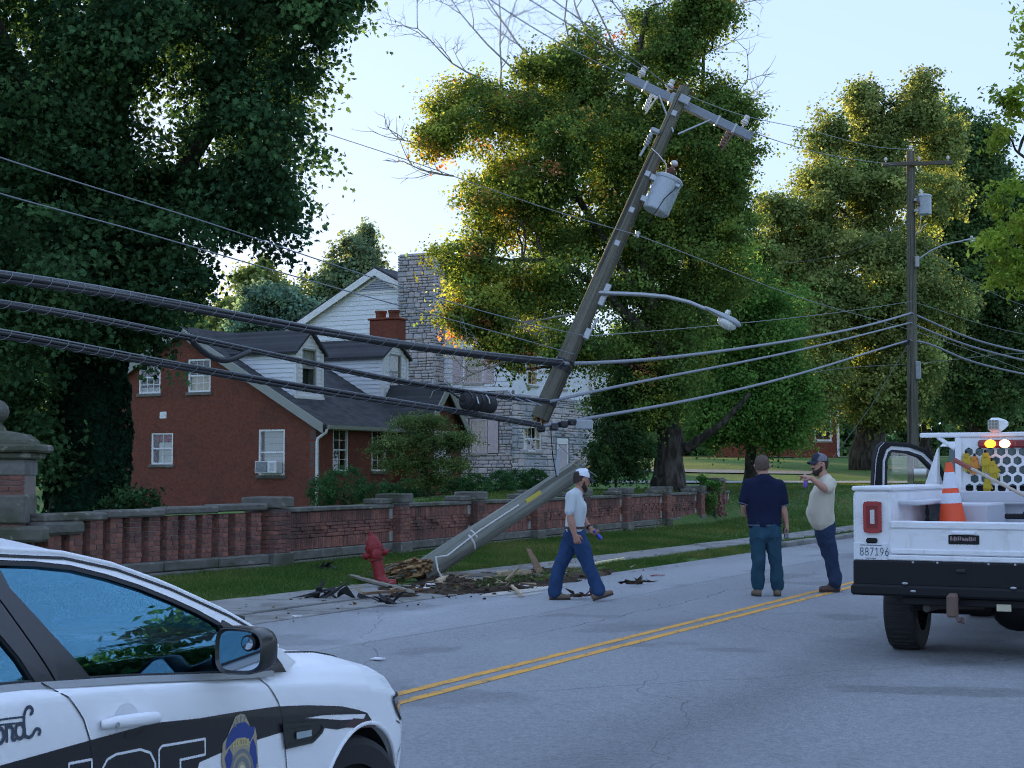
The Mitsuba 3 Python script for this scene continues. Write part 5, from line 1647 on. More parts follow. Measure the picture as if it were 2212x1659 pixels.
for k, q in enumerate([((1045, 845), (1085, 858)), ((1090, 852), (1130, 866)), ((1130, 860), (1170, 876))]):
    hw.add('tie', rod(view(*q[0], 22.9 + .2 * k), view(*q[1], 22.9 + .2 * k), .012, sides=6), GREYCABLE)

wn = 0
def wire(label, pts, r=.0078, group=None):
    t = Thing('wire', label, 'wire', None, group)
    t.add(None, tube(through(pts, 40), r, 6), WIRE, smooth=True)


wire('thin wire from the picture top to the left end of the tilted crossarm', [(900, -120, 17), (1060, 0, 19.5), (1200, 88, 21.8), (1355, 165, 24)])
wire('second thin wire from the top, ending at the insulator near the crossarm end', [(970, -110, 17.5), (1145, 0, 20), (1290, 90, 22), (1385, 150, 23.9)])
wire('third thin wire from the top, ending at the insulator beside the pole top', [(1060, -100, 18), (1195, 0, 20), (1330, 100, 22), (1450, 190, 23.9)])
wire('thin wire from the tilted crossarm to the sky on its right', [(1450, 190, 23.9), (1560, 235, 27), (1640, 258, 31), (1760, 284, 38), (1900, 318, 45), (1968, 322, 48)])
wire('lower thin wire from the tilted crossarm end to the far pole crossarm', [(1622, 284, 24), (1660, 298, 28), (1745, 324, 34), (1850, 345, 42), (1935, 356, 47.8)])
wire('neutral wire that comes from behind the big maple and meets the leaning pole', [(300, 130, 38), (500, 215, 34), (680, 280, 31), (930, 363, 27.5), (1150, 440, 25.2), (1368, 505, 23.9)])
wire('dark neutral wire from the leaning pole down to the far pole', [(1368, 505, 23.9), (1500, 555, 27), (1650, 615, 32), (1800, 665, 39), (1964, 712, 47.8), (2212, 800, 55)])
wire('thin wire across the big maple, upper of two', [(-60, 318, 13), (0, 340, 14), (220, 410, 16), (430, 475, 17.8), (760, 585, 20.4), (1262, 725, 23.9)])
wire('thin wire across the big maple, lower of two', [(-60, 396, 13), (0, 418, 14), (300, 500, 16.6), (560, 575, 18.6), (863, 660, 21), (1240, 765, 23.9)])
wire('thin wire from the leaning pole up to the far pole above the cables', [(1270, 726, 24), (1400, 716, 27), (1600, 698, 33), (1800, 676, 41), (1968, 651, 47.8)])
wire('thin wire descending to the right of the far pole above the cables', [(1968, 651, 47.8), (2040, 674, 49), (2120, 700, 50), (2212, 722, 51), (2500, 790, 55)])
wire('thin wire from the far pole to the trees on its left', [(1964, 482, 47.8), (1930, 496, 48), (1870, 528, 49), (1800, 552, 50), (1700, 565, 53)])
wire('thin wire slanting right and down across the dark trees from the far lamp', [(1996, 532, 48), (2030, 560, 48.5), (2090, 602, 49), (2160, 640, 50), (2300, 690, 52)])
wire('thin wire crossing behind the far pole below the cables', [(1750, 806, 46), (1850, 793, 47), (1968, 786, 48.2), (2100, 772, 50), (2212, 764, 52)])
gw_ = Thing('guy_wire', 'thin guy wire slanting down from the far pole to the lawn', 'wire')
gw_.add(None, tube([view(1964, 740, 47.8), view(1880, 880, 48.4), view(1780, 1015, 49.2), view(1700, 1110, 50)], .011, 6), WIRE)
# ------------------------------------------------------------------ police car (x forward from the front axle, y left, z up)
CAR_H = .399
CM = frame([-1.47, 6.479, -.044], [math.sin(CAR_H), math.cos(CAR_H)])
CARWHITE = mat('carwhite', {'type': 'twosided', 'bsdf': {'type': 'principled', 'base_color': col((.74, .75, .77)), 'roughness': .32, 'specular': .5, 'clearcoat': 1.0, 'clearcoat_gloss': .97}})
CARBLACK = mat('carblack', {'type': 'twosided', 'bsdf': {'type': 'principled', 'base_color': col((.012, .012, .014)), 'roughness': .30, 'specular': .5, 'clearcoat': 1.0, 'clearcoat_gloss': .96}})
DECAL = plain('decal', (.016, .015, .020), .32, 0, .5)
DECALW = plain('decalwhite', (.66, .67, .70), .35)
DECALBLUE = plain('decalblue', (.025, .050, .22), .35)
DECALGOLD = plain('decalgold', (.34, .29, .20), .4)
DECALTEXT = plain('decaltext', (.55, .46, .20), .4)
DECALGREY = plain('decalgrey', (.16, .17, .18), .4)
CARGLASS = mat('carglass', {'type': 'thindielectric', 'int_ior': 2.3, 'specular_transmittance': {'type': 'rgb', 'value': [.07, .09, .10]}, 'specular_reflectance': {'type': 'rgb', 'value': [.30, .75, 1.0]}})
TINT = plain('cabintint', (.012, .016, .020), .6)
MIRROR = mat('mirror', {'type': 'twosided', 'bsdf': {'type': 'conductor', 'material': 'none', 'specular_reflectance': {'type': 'rgb', 'value': [.45, .52, .58]}}})
car = Thing('police_car', 'white police car with dark stripe, badge and lettering at the lower left', 'police car', CM)

# stations of the lower body: x, half width, shoulder z, belt or fender z, bonnet z at y .6, at y .3, at the centre, sill z
ST = np.array([
    [-4.15, .62, .80, .86, .90, .92, .93, .42], [-4.05, .80, .84, .93, .97, .99, 1.0, .36], [-3.8, .90, .93, 1.03, 1.07, 1.08, 1.085, .30], [-3.3, .945, 1.02, 1.10, 1.13, 1.135, 1.14, .24],
    [-2.9, .955, 1.05, 1.12, 1.13, 1.13, 1.13, .22], [-2.4, .958, 1.06, 1.115, 1.115, 1.115, 1.115, .21], [-1.9, .957, 1.05, 1.09, 1.09, 1.09, 1.09, .21], [-1.4, .955, 1.012, 1.05, 1.05, 1.05, 1.05, .21],
    [-1.1, .954, .985, 1.02, 1.025, 1.03, 1.03, .21], [-.8, .953, .948, .99, 1.01, 1.02, 1.02, .21], [-.6, .952, .922, .975, 1.005, 1.02, 1.025, .21], [-.35, .951, .895, .958, .998, 1.015, 1.02, .22],
    [-.1, .950, .866, .938, .985, .985, 1.00, .23], [.12, .945, .830, .908, .962, .955, .975, .23], [.30, .925, .795, .872, .928, .925, .945, .23], [.45, .890, .758, .828, .885, .89, .91, .23],
    [.60, .82, .715, .775, .835, .85, .868, .23], [.72, .73, .675, .725, .785, .805, .82, .24], [.82, .61, .64, .68, .735, .755, .765, .25], [.90, .46, .60, .63, .67, .685, .69, .27], [.95, .28, .56, .58, .60, .61, .61, .30]])


def stn(x):
    return np.array([np.interp(x, ST[:, 0], ST[:, k]) for k in range(1, 8)])


def _side_exact(x, z):
    """Half width of the body side at height z."""
    w, sh, be = stn(x)[:3]
    return np.interp(z, [.2, .36, .50, .62, sh - .10, sh, be], [w - .10, w - .012, w + .0, w + .002, w - .006, w - .018, w - .065])


_gx, _gz = np.linspace(-4.2, .96, 260), np.linspace(.15, 1.15, 201)
_gy = np.array([_side_exact(x, _gz) for x in _gx])


def side_y(x, z):
    i = np.clip((np.asarray(x, float) + 4.2) / (5.16 / 259), 0, 258.999)
    j = np.clip((np.asarray(z, float) - .15) / .005, 0, 199.999)
    a, b = i.astype(int), j.astype(int)
    p, q = i - a, j - b
    return _gy[a, b] * (1 - p) * (1 - q) + _gy[a + 1, b] * p * (1 - q) + _gy[a, b + 1] * (1 - p) * q + _gy[a + 1, b + 1] * p * q


def section(x):
    w, sh, be, h6, h3, h0, sill = stn(x)
    k = w / .95
    z = np.array([sill, sill + .05, .36, .50, .62, sh - .10, sh - .02, sh + .004])
    z = np.maximum.accumulate(np.maximum(z, sill))
    q = [[side_y(x, zz), zz] for zz in z]
    q.append([w - .035, sh + .018])
    q += [[w - .05, (sh + be) / 2 + .004], [w - .075, be], [w - .12, be + (h6 - be) * .35], [.66 * k, h6 - .004], [.58 * k, h6], [.30 * k, h3], [.14 * k, (h3 + h0) / 2 + .003], [0, h0]]
    return np.array(q)


xs = np.unique(np.r_[np.linspace(-4.15, .95, 62), ST[:, 0]])
secs = []
for x in xs:
    s_ = section(x)
    right = np.c_[np.full(len(s_), x), -s_[:, 0], s_[:, 1]]
    left = np.c_[np.full(len(s_), x), s_[:, 0], s_[:, 1]][::-1][1:]
    secs.append(np.vstack([right, left]))
secs = np.array(secs)
a_, b_ = secs.shape[:2]
i, j = np.meshgrid(np.arange(a_ - 1), np.arange(b_), indexing='ij')
j2 = (j + 1) % b_
f = np.stack([i * b_ + j, i * b_ + j2, (i + 1) * b_ + j2, (i + 1) * b_ + j], -1).reshape(-1, 4)
v, f = tri((secs.reshape(-1, 3), f))
v = np.vstack([v, secs[0].mean(0), secs[-1].mean(0)])
k = np.arange(b_)
f = np.vstack([f, np.stack([k, k * 0 + len(v) - 2, (k + 1) % b_], 1), np.stack([(a_ - 1) * b_ + k, (a_ - 1) * b_ + (k + 1) % b_, k * 0 + len(v) - 1], 1)])
bm = trimesh.Trimesh(v, f, process=True)
bm.fix_normals()


def mani(m):
    v, f = tri(m)
    return m3.Manifold(m3.Mesh(np.asarray(v, np.float32), np.asarray(f, np.uint32)))


body = mani((bm.vertices, bm.faces))
WR, WZ = .335, .318
for wx in (0.03, -2.87):
    cyl = m3.Manifold.cylinder(.42, .378, .378, 56).rotate((90, 0, 0)).translate((wx, 0, WZ))
    for s in (-1, 1):
        body = body - cyl.translate((0, s * .93 + .21, 0))
# cabin hollow so that the windows open on a dark inside
body = body - m3.Manifold.cube((2.9, 1.62, .9), True).translate((-1.85, 0, .98))
bk_ = car.add('body', body, CARWHITE, 32)
# the arch lips and the dark wheel housings
for wx in (0.03, -2.87):
    for s in (-1, 1):
        lip = []
        for a in np.linspace(-.25, math.pi + .25, 40):
            x, z = wx + .381 * math.cos(a), WZ + .381 * math.sin(a)
            if z > .22:
                lip.append([x, s * (side_y(x, z) - .003), z])
        car.add('arch_lip', tube(lip, .010, 8), CARWHITE, 40, parent=bk_)
        car.add('wheel_housing', mv(xf(lathe([(.377, -.0), (.377, .36), (0, .36)], 36), rot([1, 0, 0], 90 if s > 0 else -90)), wx, s * .89, WZ), TINT, parent=bk_)

def patch(a):
    m, n_ = a.shape[:2]
    i, j = np.meshgrid(np.arange(m - 1), np.arange(n_ - 1), indexing='ij')
    return tri((a.reshape(-1, 3), np.stack([i * n_ + j, i * n_ + j + 1, (i + 1) * n_ + j + 1, (i + 1) * n_ + j], -1).reshape(-1, 4)))


# greenhouse ---------------------------------------------------------------
def gh_y(z, x=-1.5):
    """Half width of the glasshouse side at height z (tumblehome), drawn in at the windscreen."""
    return (np.interp(z, [.9, 1.0, 1.05, 1.1, 1.15, 1.2, 1.25, 1.3, 1.35, 1.4, 1.46], [.918, .910, .896, .877, .853, .825, .796, .766, .735, .702, .655]))


def side_skin(poly, off, th, bsdf, name, parent=None, s=-1, res=.06, label=None):
    """A panel drawn in (x, z) laid on the glasshouse side, off metres proud of it."""
    v, f = tri(extrude(poly, 1.0))
    v, f = refine((v, f), res)
    w = v[:, 2].copy()
    out = np.stack([v[:, 0], s * (gh_y(v[:, 1]) + off - th * (1 - w)), v[:, 1]], 1)
    if s < 0:
        f = f[:, ::-1]
    return car.add(name, (out, f), bsdf, 35, parent=parent, label=label)


WIN_T = [(-1.79, 1.425), (-1.62, 1.412), (-1.47, 1.392), (-1.32, 1.355), (-1.18, 1.312), (-1.05, 1.262), (-.94, 1.215), (-.845, 1.165)]
RAIL = [(-3.30, 1.16), (-3.0, 1.30), (-2.7, 1.40), (-2.4, 1.445), (-2.1, 1.458), (-1.78, 1.450), (-1.48, 1.426), (-1.26, 1.378), (-1.03, 1.300), (-.77, 1.190), (-.60, 1.100), (-.44, .995)]


def beltz(x):
    return float(stn(x)[2]) - .002


bl = lambda a, b, n_=8: [(x, beltz(x)) for x in np.linspace(a, b, n_)]
front_glass = Polygon(WIN_T + [(-.80, 1.10), (-.745, beltz(-.745) + .012)] + [(x, z + .012) for x, z in bl(-.9, -1.60, 8)] + [(-1.70, 1.22), (-1.785, 1.353)])
rear_glass = Polygon([(-2.0, 1.432), (-1.945, 1.30), (-1.87, 1.165), (-1.84, beltz(-1.84) + .012)] + [(x, z + .012) for x, z in bl(-2.0, -2.85, 8)] + [(-2.88, 1.24), (-2.75, 1.33), (-2.55, 1.395), (-2.3, 1.428)])
frame_out = Polygon(RAIL + [(x, z) for x, z in bl(-.5, -3.3, 14)])
apillar = Polygon([(-.845, 1.165), (-.82, 1.18), (-.60, 1.062), (-.52, beltz(-.52)), (-.76, beltz(-.76) + .005), (-.80, 1.10)])
bpillar = Polygon([(-1.79, 1.44), (-1.785, 1.353), (-1.70, 1.22), (-1.60, beltz(-1.6) + .004), (-1.84, beltz(-1.84) + .004), (-1.87, 1.165), (-1.945, 1.30), (-2.0, 1.445)])
for s in (-1, 1):
    fr_ = frame_out.difference(front_glass.buffer(.012)).difference(rear_glass.buffer(.012)).difference(bpillar).difference(apillar)
    fk = side_skin(fr_, 0.0, .03, CARWHITE, 'door_frame', None, s)
    side_skin(apillar.intersection(frame_out), .006, .03, CARBLACK, 'mirror_sail', None, s)
    side_skin(bpillar.intersection(Polygon([(-1.915, 1.0), (-1.50, 1.0), (-1.88, 1.5), (-2.3, 1.5)]).buffer(0)), .004, .03, CARBLACK, 'pillar', None, s) if 0 else None
    cut_ = LineString([(-1.725, 1.0), (-1.90, 1.46)]).buffer(.0035)
    for g in bpillar.difference(cut_).geoms:
        side_skin(g, .004, .03, CARBLACK, 'pillar', None, s)
    for gl, nm in ((front_glass, 'front_window'), (rear_glass, 'rear_window')):
        x0, z0, x1, z1 = gl.bounds
        g_rows = []
        for z in np.linspace(z0 + .003, z1 - .003, 44):
            xs_ = gl.buffer(.006).intersection(LineString([(x0 - 1, z), (x1 + 1, z)])).bounds
            g_rows.append([[x, s * (gh_y(z) - .012), z] for x in np.linspace(xs_[0], xs_[2], 12)])
        car_g = car.add(nm, patch(np.array(g_rows)), CARGLASS, True)
        side_skin(gl.buffer(.016).difference(gl.buffer(-.004)), -.002, .014, RUBBER, 'window_seal', car_g, s)
    bs = LineString([(x, beltz(x)) for x in np.linspace(-.62, -3.0, 20)]).buffer(.010, cap_style=2)
    side_skin(bs, .014, .02, GALV, 'belt_strip', None, s)
    side_skin(LineString(RAIL[2:-1]).buffer(.0045), .004, .01, RUBBER, 'roof_gap', None, s)
# roof, screens
rl = np.array(RAIL)
rx = np.linspace(-3.1, -.44, 40)
rz = np.interp(rx, rl[:, 0], rl[:, 1])
rows = []
for x, z in zip(rx, rz):
    y0 = gh_y(z)
    r = []
    for t in np.linspace(-1, 1, 25):
        crown_ = .085 * np.interp(x, [-3.1, -2.6, -2.0, -1.4, -.9, -.44], [.45, .8, .95, 1.0, .85, .75])
        bulge = np.interp(x, [-3.1, -2.6, -1.35, -.44], [.16, .0, .0, .36]) * (1 - t * t)      # screens bow outwards lengthways
        dx = bulge if x > -1.35 else -bulge if x < -2.6 else 0
        r.append([x + dx, y0 * t, z + crown_ * (1 - abs(t) ** 2.6)])
    rows.append(r)
rows = np.array(rows)


kr = (rx > -2.62) & (rx < -1.28)
car.add('roof', patch(rows[kr]), CARWHITE, True)
kf = np.nonzero(rx >= -1.34)[0]
car.add('windscreen', patch(rows[kf][:, 2:-2]), CARGLASS, True)
kb = np.nonzero(rx <= -2.56)[0]
car.add('rear_screen', patch(rows[kb][:, 2:-2]), CARGLASS, True)
for sl_ in (slice(0, 3), slice(-3, None)):
    car.add('windscreen_post', patch(rows[kf][:, sl_]), CARWHITE, True)
    car.add('rear_post', patch(rows[kb][:, sl_]), CARWHITE, True)
car.add('roof_rail_strip', tube([[x, -gh_y(z) + .03, z + .016] for x, z in zip(rx[(rx > -2.6) & (rx < -.5)], rz[(rx > -2.6) & (rx < -.5)])], .012, 6), CARWHITE, True)
# antenna foot at the left end of the roof, and the light bar
lb = car.add('light_bar', cbox(-1.98, -1.66, -.52, .52, 1.555, 1.63, .03), CARBLACK)
for k in range(6):
    car.add('light_module', cbox(-1.995, -1.645, -.50 + .17 * k, -.35 + .17 * k, 1.575, 1.615, .01), DECALBLUE if k < 3 else plain('redlens', (.25, .02, .02), .2), parent=lb)
# cabin inside
car.add('cabin_lining', (np.array([[x, y, z] for x, y, z in [(-3.28, -.8, .54), (-.42, -.8, .54), (-.42, .8, .54), (-3.28, .8, .54), (-3.28, -.8, 1.09), (-.42, -.8, .96), (-.42, .8, .96), (-3.28, .8, 1.09)]]) , np.array([[0, 1, 2], [0, 2, 3], [0, 4, 5], [0, 5, 1], [2, 6, 7], [2, 7, 3], [1, 5, 6], [1, 6, 2], [0, 3, 7], [0, 7, 4]])), TINT)
car.add('headliner', mv(patch(rows[kr][:, 1:-1] * np.array([1, .97, 1])), z=-.03), TINT, True)
for s in (-1, 1):
    side_skin(frame_out.difference(front_glass).difference(rear_glass), -.034, .008, TINT, 'door_lining', None, s, .15)
car.add('dashboard', jitter(refine(cbox(-1.05, -.5, -.74, .74, .80, 1.045, .04), .15), .01, 3, 1), TINT)
for y in (-.38, .38):
    sk = car.add('seat', cat([cbox(-1.95, -1.45, y - .25, y + .25, .55, .72, .05), xf(cbox(-.08, .08, y - .24, y + .24, .0, .56, .05), trimesh.transformations.translation_matrix([-1.95, 0, .68]) @ rot([0, 1, 0], -14))]), TINT)
    car.add('headrest', cbox(-2.17, -2.05, y - .13, y + .13, 1.26, 1.42, .04), TINT, parent=sk)
car.add('rear_seat', cat([cbox(-2.95, -2.5, -.6, .6, .55, .72, .05), cbox(-3.1, -2.92, -.6, .6, .6, 1.15, .05)]), TINT)
sw_ = [(-1.12 + .03 * math.sin(a), .38 + .18 * math.cos(a), 1.02 + .17 * math.sin(a)) for a in np.linspace(0, 2 * math.pi, 25)]
car.add('steering_wheel', tube(sw_, .016, 8, False), TINT)
car.add('computer', cat([xf(cbox(-.01, .01, -.16, .16, 0, .24, .008), trimesh.transformations.translation_matrix([-1.08, -.12, 1.0]) @ rot([0, 1, 0], 12)), cbox(-1.32, -1.06, -.28, .04, .975, .995, .006)]), TINT)
car.add('screen_pillar', cat([rod((-1.15, -.1, .5), (-1.15, -.1, .98), .03)]), TINT)

# side skin for graphics --------------------------------------------------
def decal(poly, off, bsdf, name, parent=None, res=.07, label=None, s=-1):
    gs_ = [g for g in (poly.geoms if hasattr(poly, 'geoms') else [poly]) if g.geom_type == 'Polygon' and g.area > 1e-7]
    out = []
    for g in gs_:
        q = trimesh.creation.triangulate_polygon(g, engine='earcut')
        v = np.c_[q[0], np.zeros(len(q[0]))]
        v, f = refine((v, np.asarray(q[1])), res)
        o = np.stack([v[:, 0], s * (side_y(v[:, 0], v[:, 1]) + off), v[:, 1]], 1)
        n_ = np.cross(o[f[0][1]] - o[f[0][0]], o[f[0][2]] - o[f[0][0]])
        if n_[1] * s < 0:
            f = f[:, ::-1]
        out.append((o, f))
    return car.add(name, cat(out), bsdf, True, parent=parent, label=label)


stripe = Polygon([(-3.3, .62), (-2.9, .80), (-2.45, .885), (-2.06, .900), (-1.69, .907), (-1.37, .911), (-1.12, .889), (-.89, .877), (-.637, .860), (-.405, .833), (-.154, .794), (-.02, .762), (.06, .738), (.10, .700),
                  (-.07, .705), (-.20, .712), (-.312, .737), (-.45, .748), (-.607, .764), (-.765, .763), (-1.0, .756), (-1.12, .746), (-1.17, .66), (-1.22, .40), (-2.6, .40), (-3.0, .46)])
swoosh = Polygon([(-.43, .789), (-.30, .781), (-.10, .756), (.05, .735), (.03, .720), (-.16, .742), (-.30, .768)])
tip = Polygon([(-.15, .714), (-.06, .735), (.06, .712), (.14, .672), (-.02, .690)])
arch_d = affinity.translate(sbox(0, 0, 0, 0).buffer(.39), 0.03, WZ)
stripe = stripe.difference(swoosh).difference(arch_d)
dcut = LineString([(-.70, .978), (-.664, .936), (-.614, .871), (-.592, .812), (-.575, .632), (-.57, .4)])
rcut = LineString([(-1.829, 1.09), (-1.761, 1.043), (-1.707, .972), (-1.679, .901), (-1.66, .80), (-1.65, .4)])
for s in (-1, 1):
    sk = decal(stripe, .0022, DECAL, 'stripe', None, .06, None, s)
    decal(tip, .0028, plain('decalmaroon', (.05, .022, .026), .35), 'stripe_tip', sk, .06, None, s)
    decal(dcut.buffer(.0026), .0036, RUBBER, 'door_gap', None, .08, None, s)
    decal(rcut.buffer(.0026), .0036, RUBBER, 'door_gap', None, .08, None, s)
    decal(LineString([(-2.72, 1.1), (-2.62, .9), (-2.55, .7), (-2.45, .45)]).buffer(.0026), .0036, RUBBER, 'door_gap', None, .08, None, s)
# big outlined letters
def rect(a, b, c, d):
    return sbox(a, c, b, d)


ZB = .545
L_ = {
    'E': Polygon([(-1.339, ZB), (-1.339, .822), (-1.325, .830), (-1.09, .815), (-1.09, .770), (-1.231, .776), (-1.231, .722), (-1.11, .716), (-1.11, .668), (-1.231, .672), (-1.231, .60), (-1.085, .594), (-1.085, ZB - .008)]),
    'C': Polygon([(-1.640, .60), (-1.640, .795), (-1.60, .835), (-1.56, .843), (-1.44, .838), (-1.39, .820), (-1.365, .785), (-1.365, .735), (-1.465, .738), (-1.465, .775), (-1.535, .78), (-1.535, .605), (-1.465, .600), (-1.465, .645), (-1.365, .642), (-1.365, .59), (-1.40, ZB), (-1.60, ZB + .004)]),
    'I': Polygon([(-1.775, ZB), (-1.775, .853), (-1.677, .848), (-1.677, ZB)]),
    'L': Polygon([(-2.07, ZB), (-2.07, .862), (-1.965, .858), (-1.965, .612), (-1.82, .608), (-1.82, ZB)]),
    'O': Polygon([(-2.40, .60), (-2.40, .82), (-2.34, .868), (-2.19, .866), (-2.13, .82), (-2.13, .60), (-2.19, ZB), (-2.34, ZB)]).difference(rect(-2.30, -2.23, .61, .80)),
    'P': Polygon([(-2.75, ZB), (-2.75, .875), (-2.52, .873), (-2.46, .83), (-2.46, .72), (-2.52, .68), (-2.65, .68), (-2.65, ZB)]).difference(rect(-2.65, -2.56, .74, .815))}
for s in (-1,):
    for ch_, g in L_.items():
        lk = decal(g.buffer(.007).difference(g.buffer(-.001)), .0034, DECALW, 'letter_outline', None, .05, 'white outline of the letter ' + ch_, s)
# script lettering: ...mond
def stroke(pts, w=.0055):
    from scipy.interpolate import CubicSpline
    p = np.array(pts, float)
    k = np.r_[0, np.cumsum(np.hypot(*np.diff(p, axis=0).T))]
    q = CubicSpline(k, p)(np.linspace(0, k[-1], 40))
    return LineString(q).buffer(w)


def arc(cx, cz, rx_, rz_, a0, a1, n_=14):
    return [(cx + rx_ * math.cos(a), cz + rz_ * math.sin(a)) for a in np.radians(np.linspace(a0, a1, n_))]


sx_ = [stroke(arc(-2.063, .980, .017, .020, 0, 360)), stroke([(-2.034, 1.0), (-2.036, .962)]), stroke([(-2.036, .985), (-2.022, .999), (-2.010, .990), (-2.012, .962), (-2.003, .961)]),
       stroke(arc(-1.982, .980, .017, .020, 0, 360)), stroke([(-1.963, .962), (-1.962, 1.005), (-1.954, 1.030), (-1.938, 1.040), (-1.924, 1.030), (-1.932, 1.020)], .005),
       stroke([(-1.964, .975), (-1.950, .958), (-1.930, .963), (-1.915, .975), (-1.900, .970), (-1.905, .960)], .005),
       stroke([(-1.962, 1.016), (-2.06, 1.022), (-2.30, 1.026)], .0028), stroke([(-1.964, 1.000), (-2.06, 1.008), (-2.30, 1.012)], .0028),
       stroke([(-2.085, .962), (-2.088, .999), (-2.105, .99), (-2.106, .962), (-2.107, .99), (-2.124, .999), (-2.128, .962)]), stroke(arc(-2.16, .980, .015, .02, 60, 300)), stroke([(-2.20, 1.03), (-2.20, .962), (-2.198, .985), (-2.185, .998), (-2.178, .962)]),
       stroke([(-2.225, .998), (-2.225, .962)]), stroke([(-2.30, .962), (-2.295, 1.035), (-2.262, 1.035), (-2.262, 1.00), (-2.292, .996), (-2.258, .962)])]
decal(unary_union(sx_), .003, plain('scriptink', (.03, .045, .075), .4), 'script_lettering', None, .05, 'dark script lettering ending in ond')
# the badge: star of grey gold, blue scrolls, ring and words
bx_, bz_ = -.872, .715
outer = Polygon([(-.872, .868), (-.845, .862), (-.825, .835), (-.812, .815), (-.782, .812), (-.772, .78), (-.768, .72), (-.764, .66), (-.785, .58), (-.872, .53), (-.955, .58), (-.985, .68), (-.992, .735), (-.984, .785), (-.955, .805), (-.930, .835), (-.905, .863)])
bd = decal(outer, .0040, DECALGOLD, 'badge', None, .04, 'grey gold police badge with blue scrolls')
decal(unary_union([Polygon([(-.955, .805), (-.93, .825), (-.90, .838), (-.845, .838), (-.812, .815), (-.782, .812), (-.79, .79), (-.815, .765), (-.845, .785), (-.90, .79), (-.935, .775), (-.97, .76), (-.965, .785)]),
                   Polygon([(-.795, .775), (-.778, .74), (-.772, .69), (-.785, .655), (-.815, .66), (-.812, .70), (-.822, .735), (-.812, .76)]), Polygon([(-.945, .765), (-.975, .735), (-.965, .70), (-.975, .67), (-.945, .64), (-.93, .665), (-.935, .70), (-.925, .735)])]), .0046, DECALBLUE, 'scroll', bd, .04)
ring = Polygon(arc(bx_, .665, .075, .085, 0, 360, 40))
decal(ring.difference(Polygon(arc(bx_, .665, .062, .071, 0, 360, 40))), .0050, DECALGREY, 'ring', bd, .04)
decal(Polygon(arc(bx_, .665, .052, .06, 0, 360, 32)).difference(Polygon(arc(bx_, .665, .032, .042, 0, 360, 32))), .0050, DECALGREY, 'ring', bd, .04)
decal(Polygon(arc(bx_, .66, .026, .036, 0, 360, 28)), .0052, plain('badgeivory', (.60, .53, .36), .4), 'seal', bd, .04)
decal(unary_union([LineString([(-.872, .862), (-.872, .842)]).buffer(.004), LineString([(-.90, .855), (-.89, .838)]).buffer(.003), LineString([(-.845, .855), (-.855, .838)]).buffer(.003), LineString([(-.92, .842), (-.90, .83)]).buffer(.003)]), .0050, DECALGREY, 'feather', bd, .04)
tm_ = tri(meshkit.text_mesh('POLICE', .024, .0012, True))
tw = tm_[0][:, 0].max() - tm_[0][:, 0].min()
v = tm_[0].copy()
u_ = (v[:, 0] - tw / 2)
x = -.877 + u_ * .100 / tw
z = .762 + v[:, 1] * .92 - (u_ / tw * .1) ** 2 * 3.2
tv = np.stack([x, -(side_y(x, z) + .0052 + v[:, 2]), z], 1)
car.add('badge_lettering', (tv, tm_[1]), DECALTEXT, parent=bd, label='small gold word police on the badge')
# fender vent with side marker
vent_ = Polygon([(-.606, .792), (-.34, .762), (-.306, .745), (-.33, .722), (-.40, .698), (-.59, .707)])
vk = decal(vent_, .009, CARBLACK, 'fender_vent', None, .05)
decal(vent_.buffer(.004).difference(vent_.buffer(-.010)), .013, CARBLACK, 'vent_rim', vk, .05)
decal(Polygon([(-.521, .752), (-.411, .745), (-.413, .722), (-.521, .727)]), .016, plain('markerlens', (.30, .36, .38), .15), 'side_marker', vk, .05)
decal(Polygon([(-.60, .772), (-.36, .756), (-.345, .75), (-.60, .764)]), .014, CARBLACK, 'vent_bar', vk, .05)
# door handle: recessed dish, grip, and its lower shadow line
for s in (-1, 1):
    hx, hz = -1.50, .938
    dish = Polygon(arc(-1.50, .938, .062, .052, 0, 360, 30))
    hd = decal(dish.difference(rect(-1.6, -1.40, .925, .955)), .0008, plain('dish', (.60, .61, .63), .3), 'handle_dish', None, .03, None, s)
    p = [(-1.635, .945, .010), (-1.60, .948, .034), (-1.53, .946, .044), (-1.46, .940, .044), (-1.395, .934, .034), (-1.365, .931, .012)]
    g = tube([[a, s * (side_y(a, b) + c), b] for a, b, c in p], [.014, .019, .020, .020, .018, .012], 12)
    car.add('door_handle', (g[0], g[1]), CARWHITE, True)
    car.add('lock', xf(lathe([(0, 0), (.009, 0), (.009, .004), (0, .004)], 14), basis([-1.612, s * (side_y(-1.612, .945) + .050), .944], [0, s, 0], [1, 0, 0])), GALV)
    decal(LineString([(-1.51, .894), (-1.46, .882), (-1.42, .889)]).buffer(.007), .004, RUBBER, 'handle_shadow_pocket', None, .03, None, s)
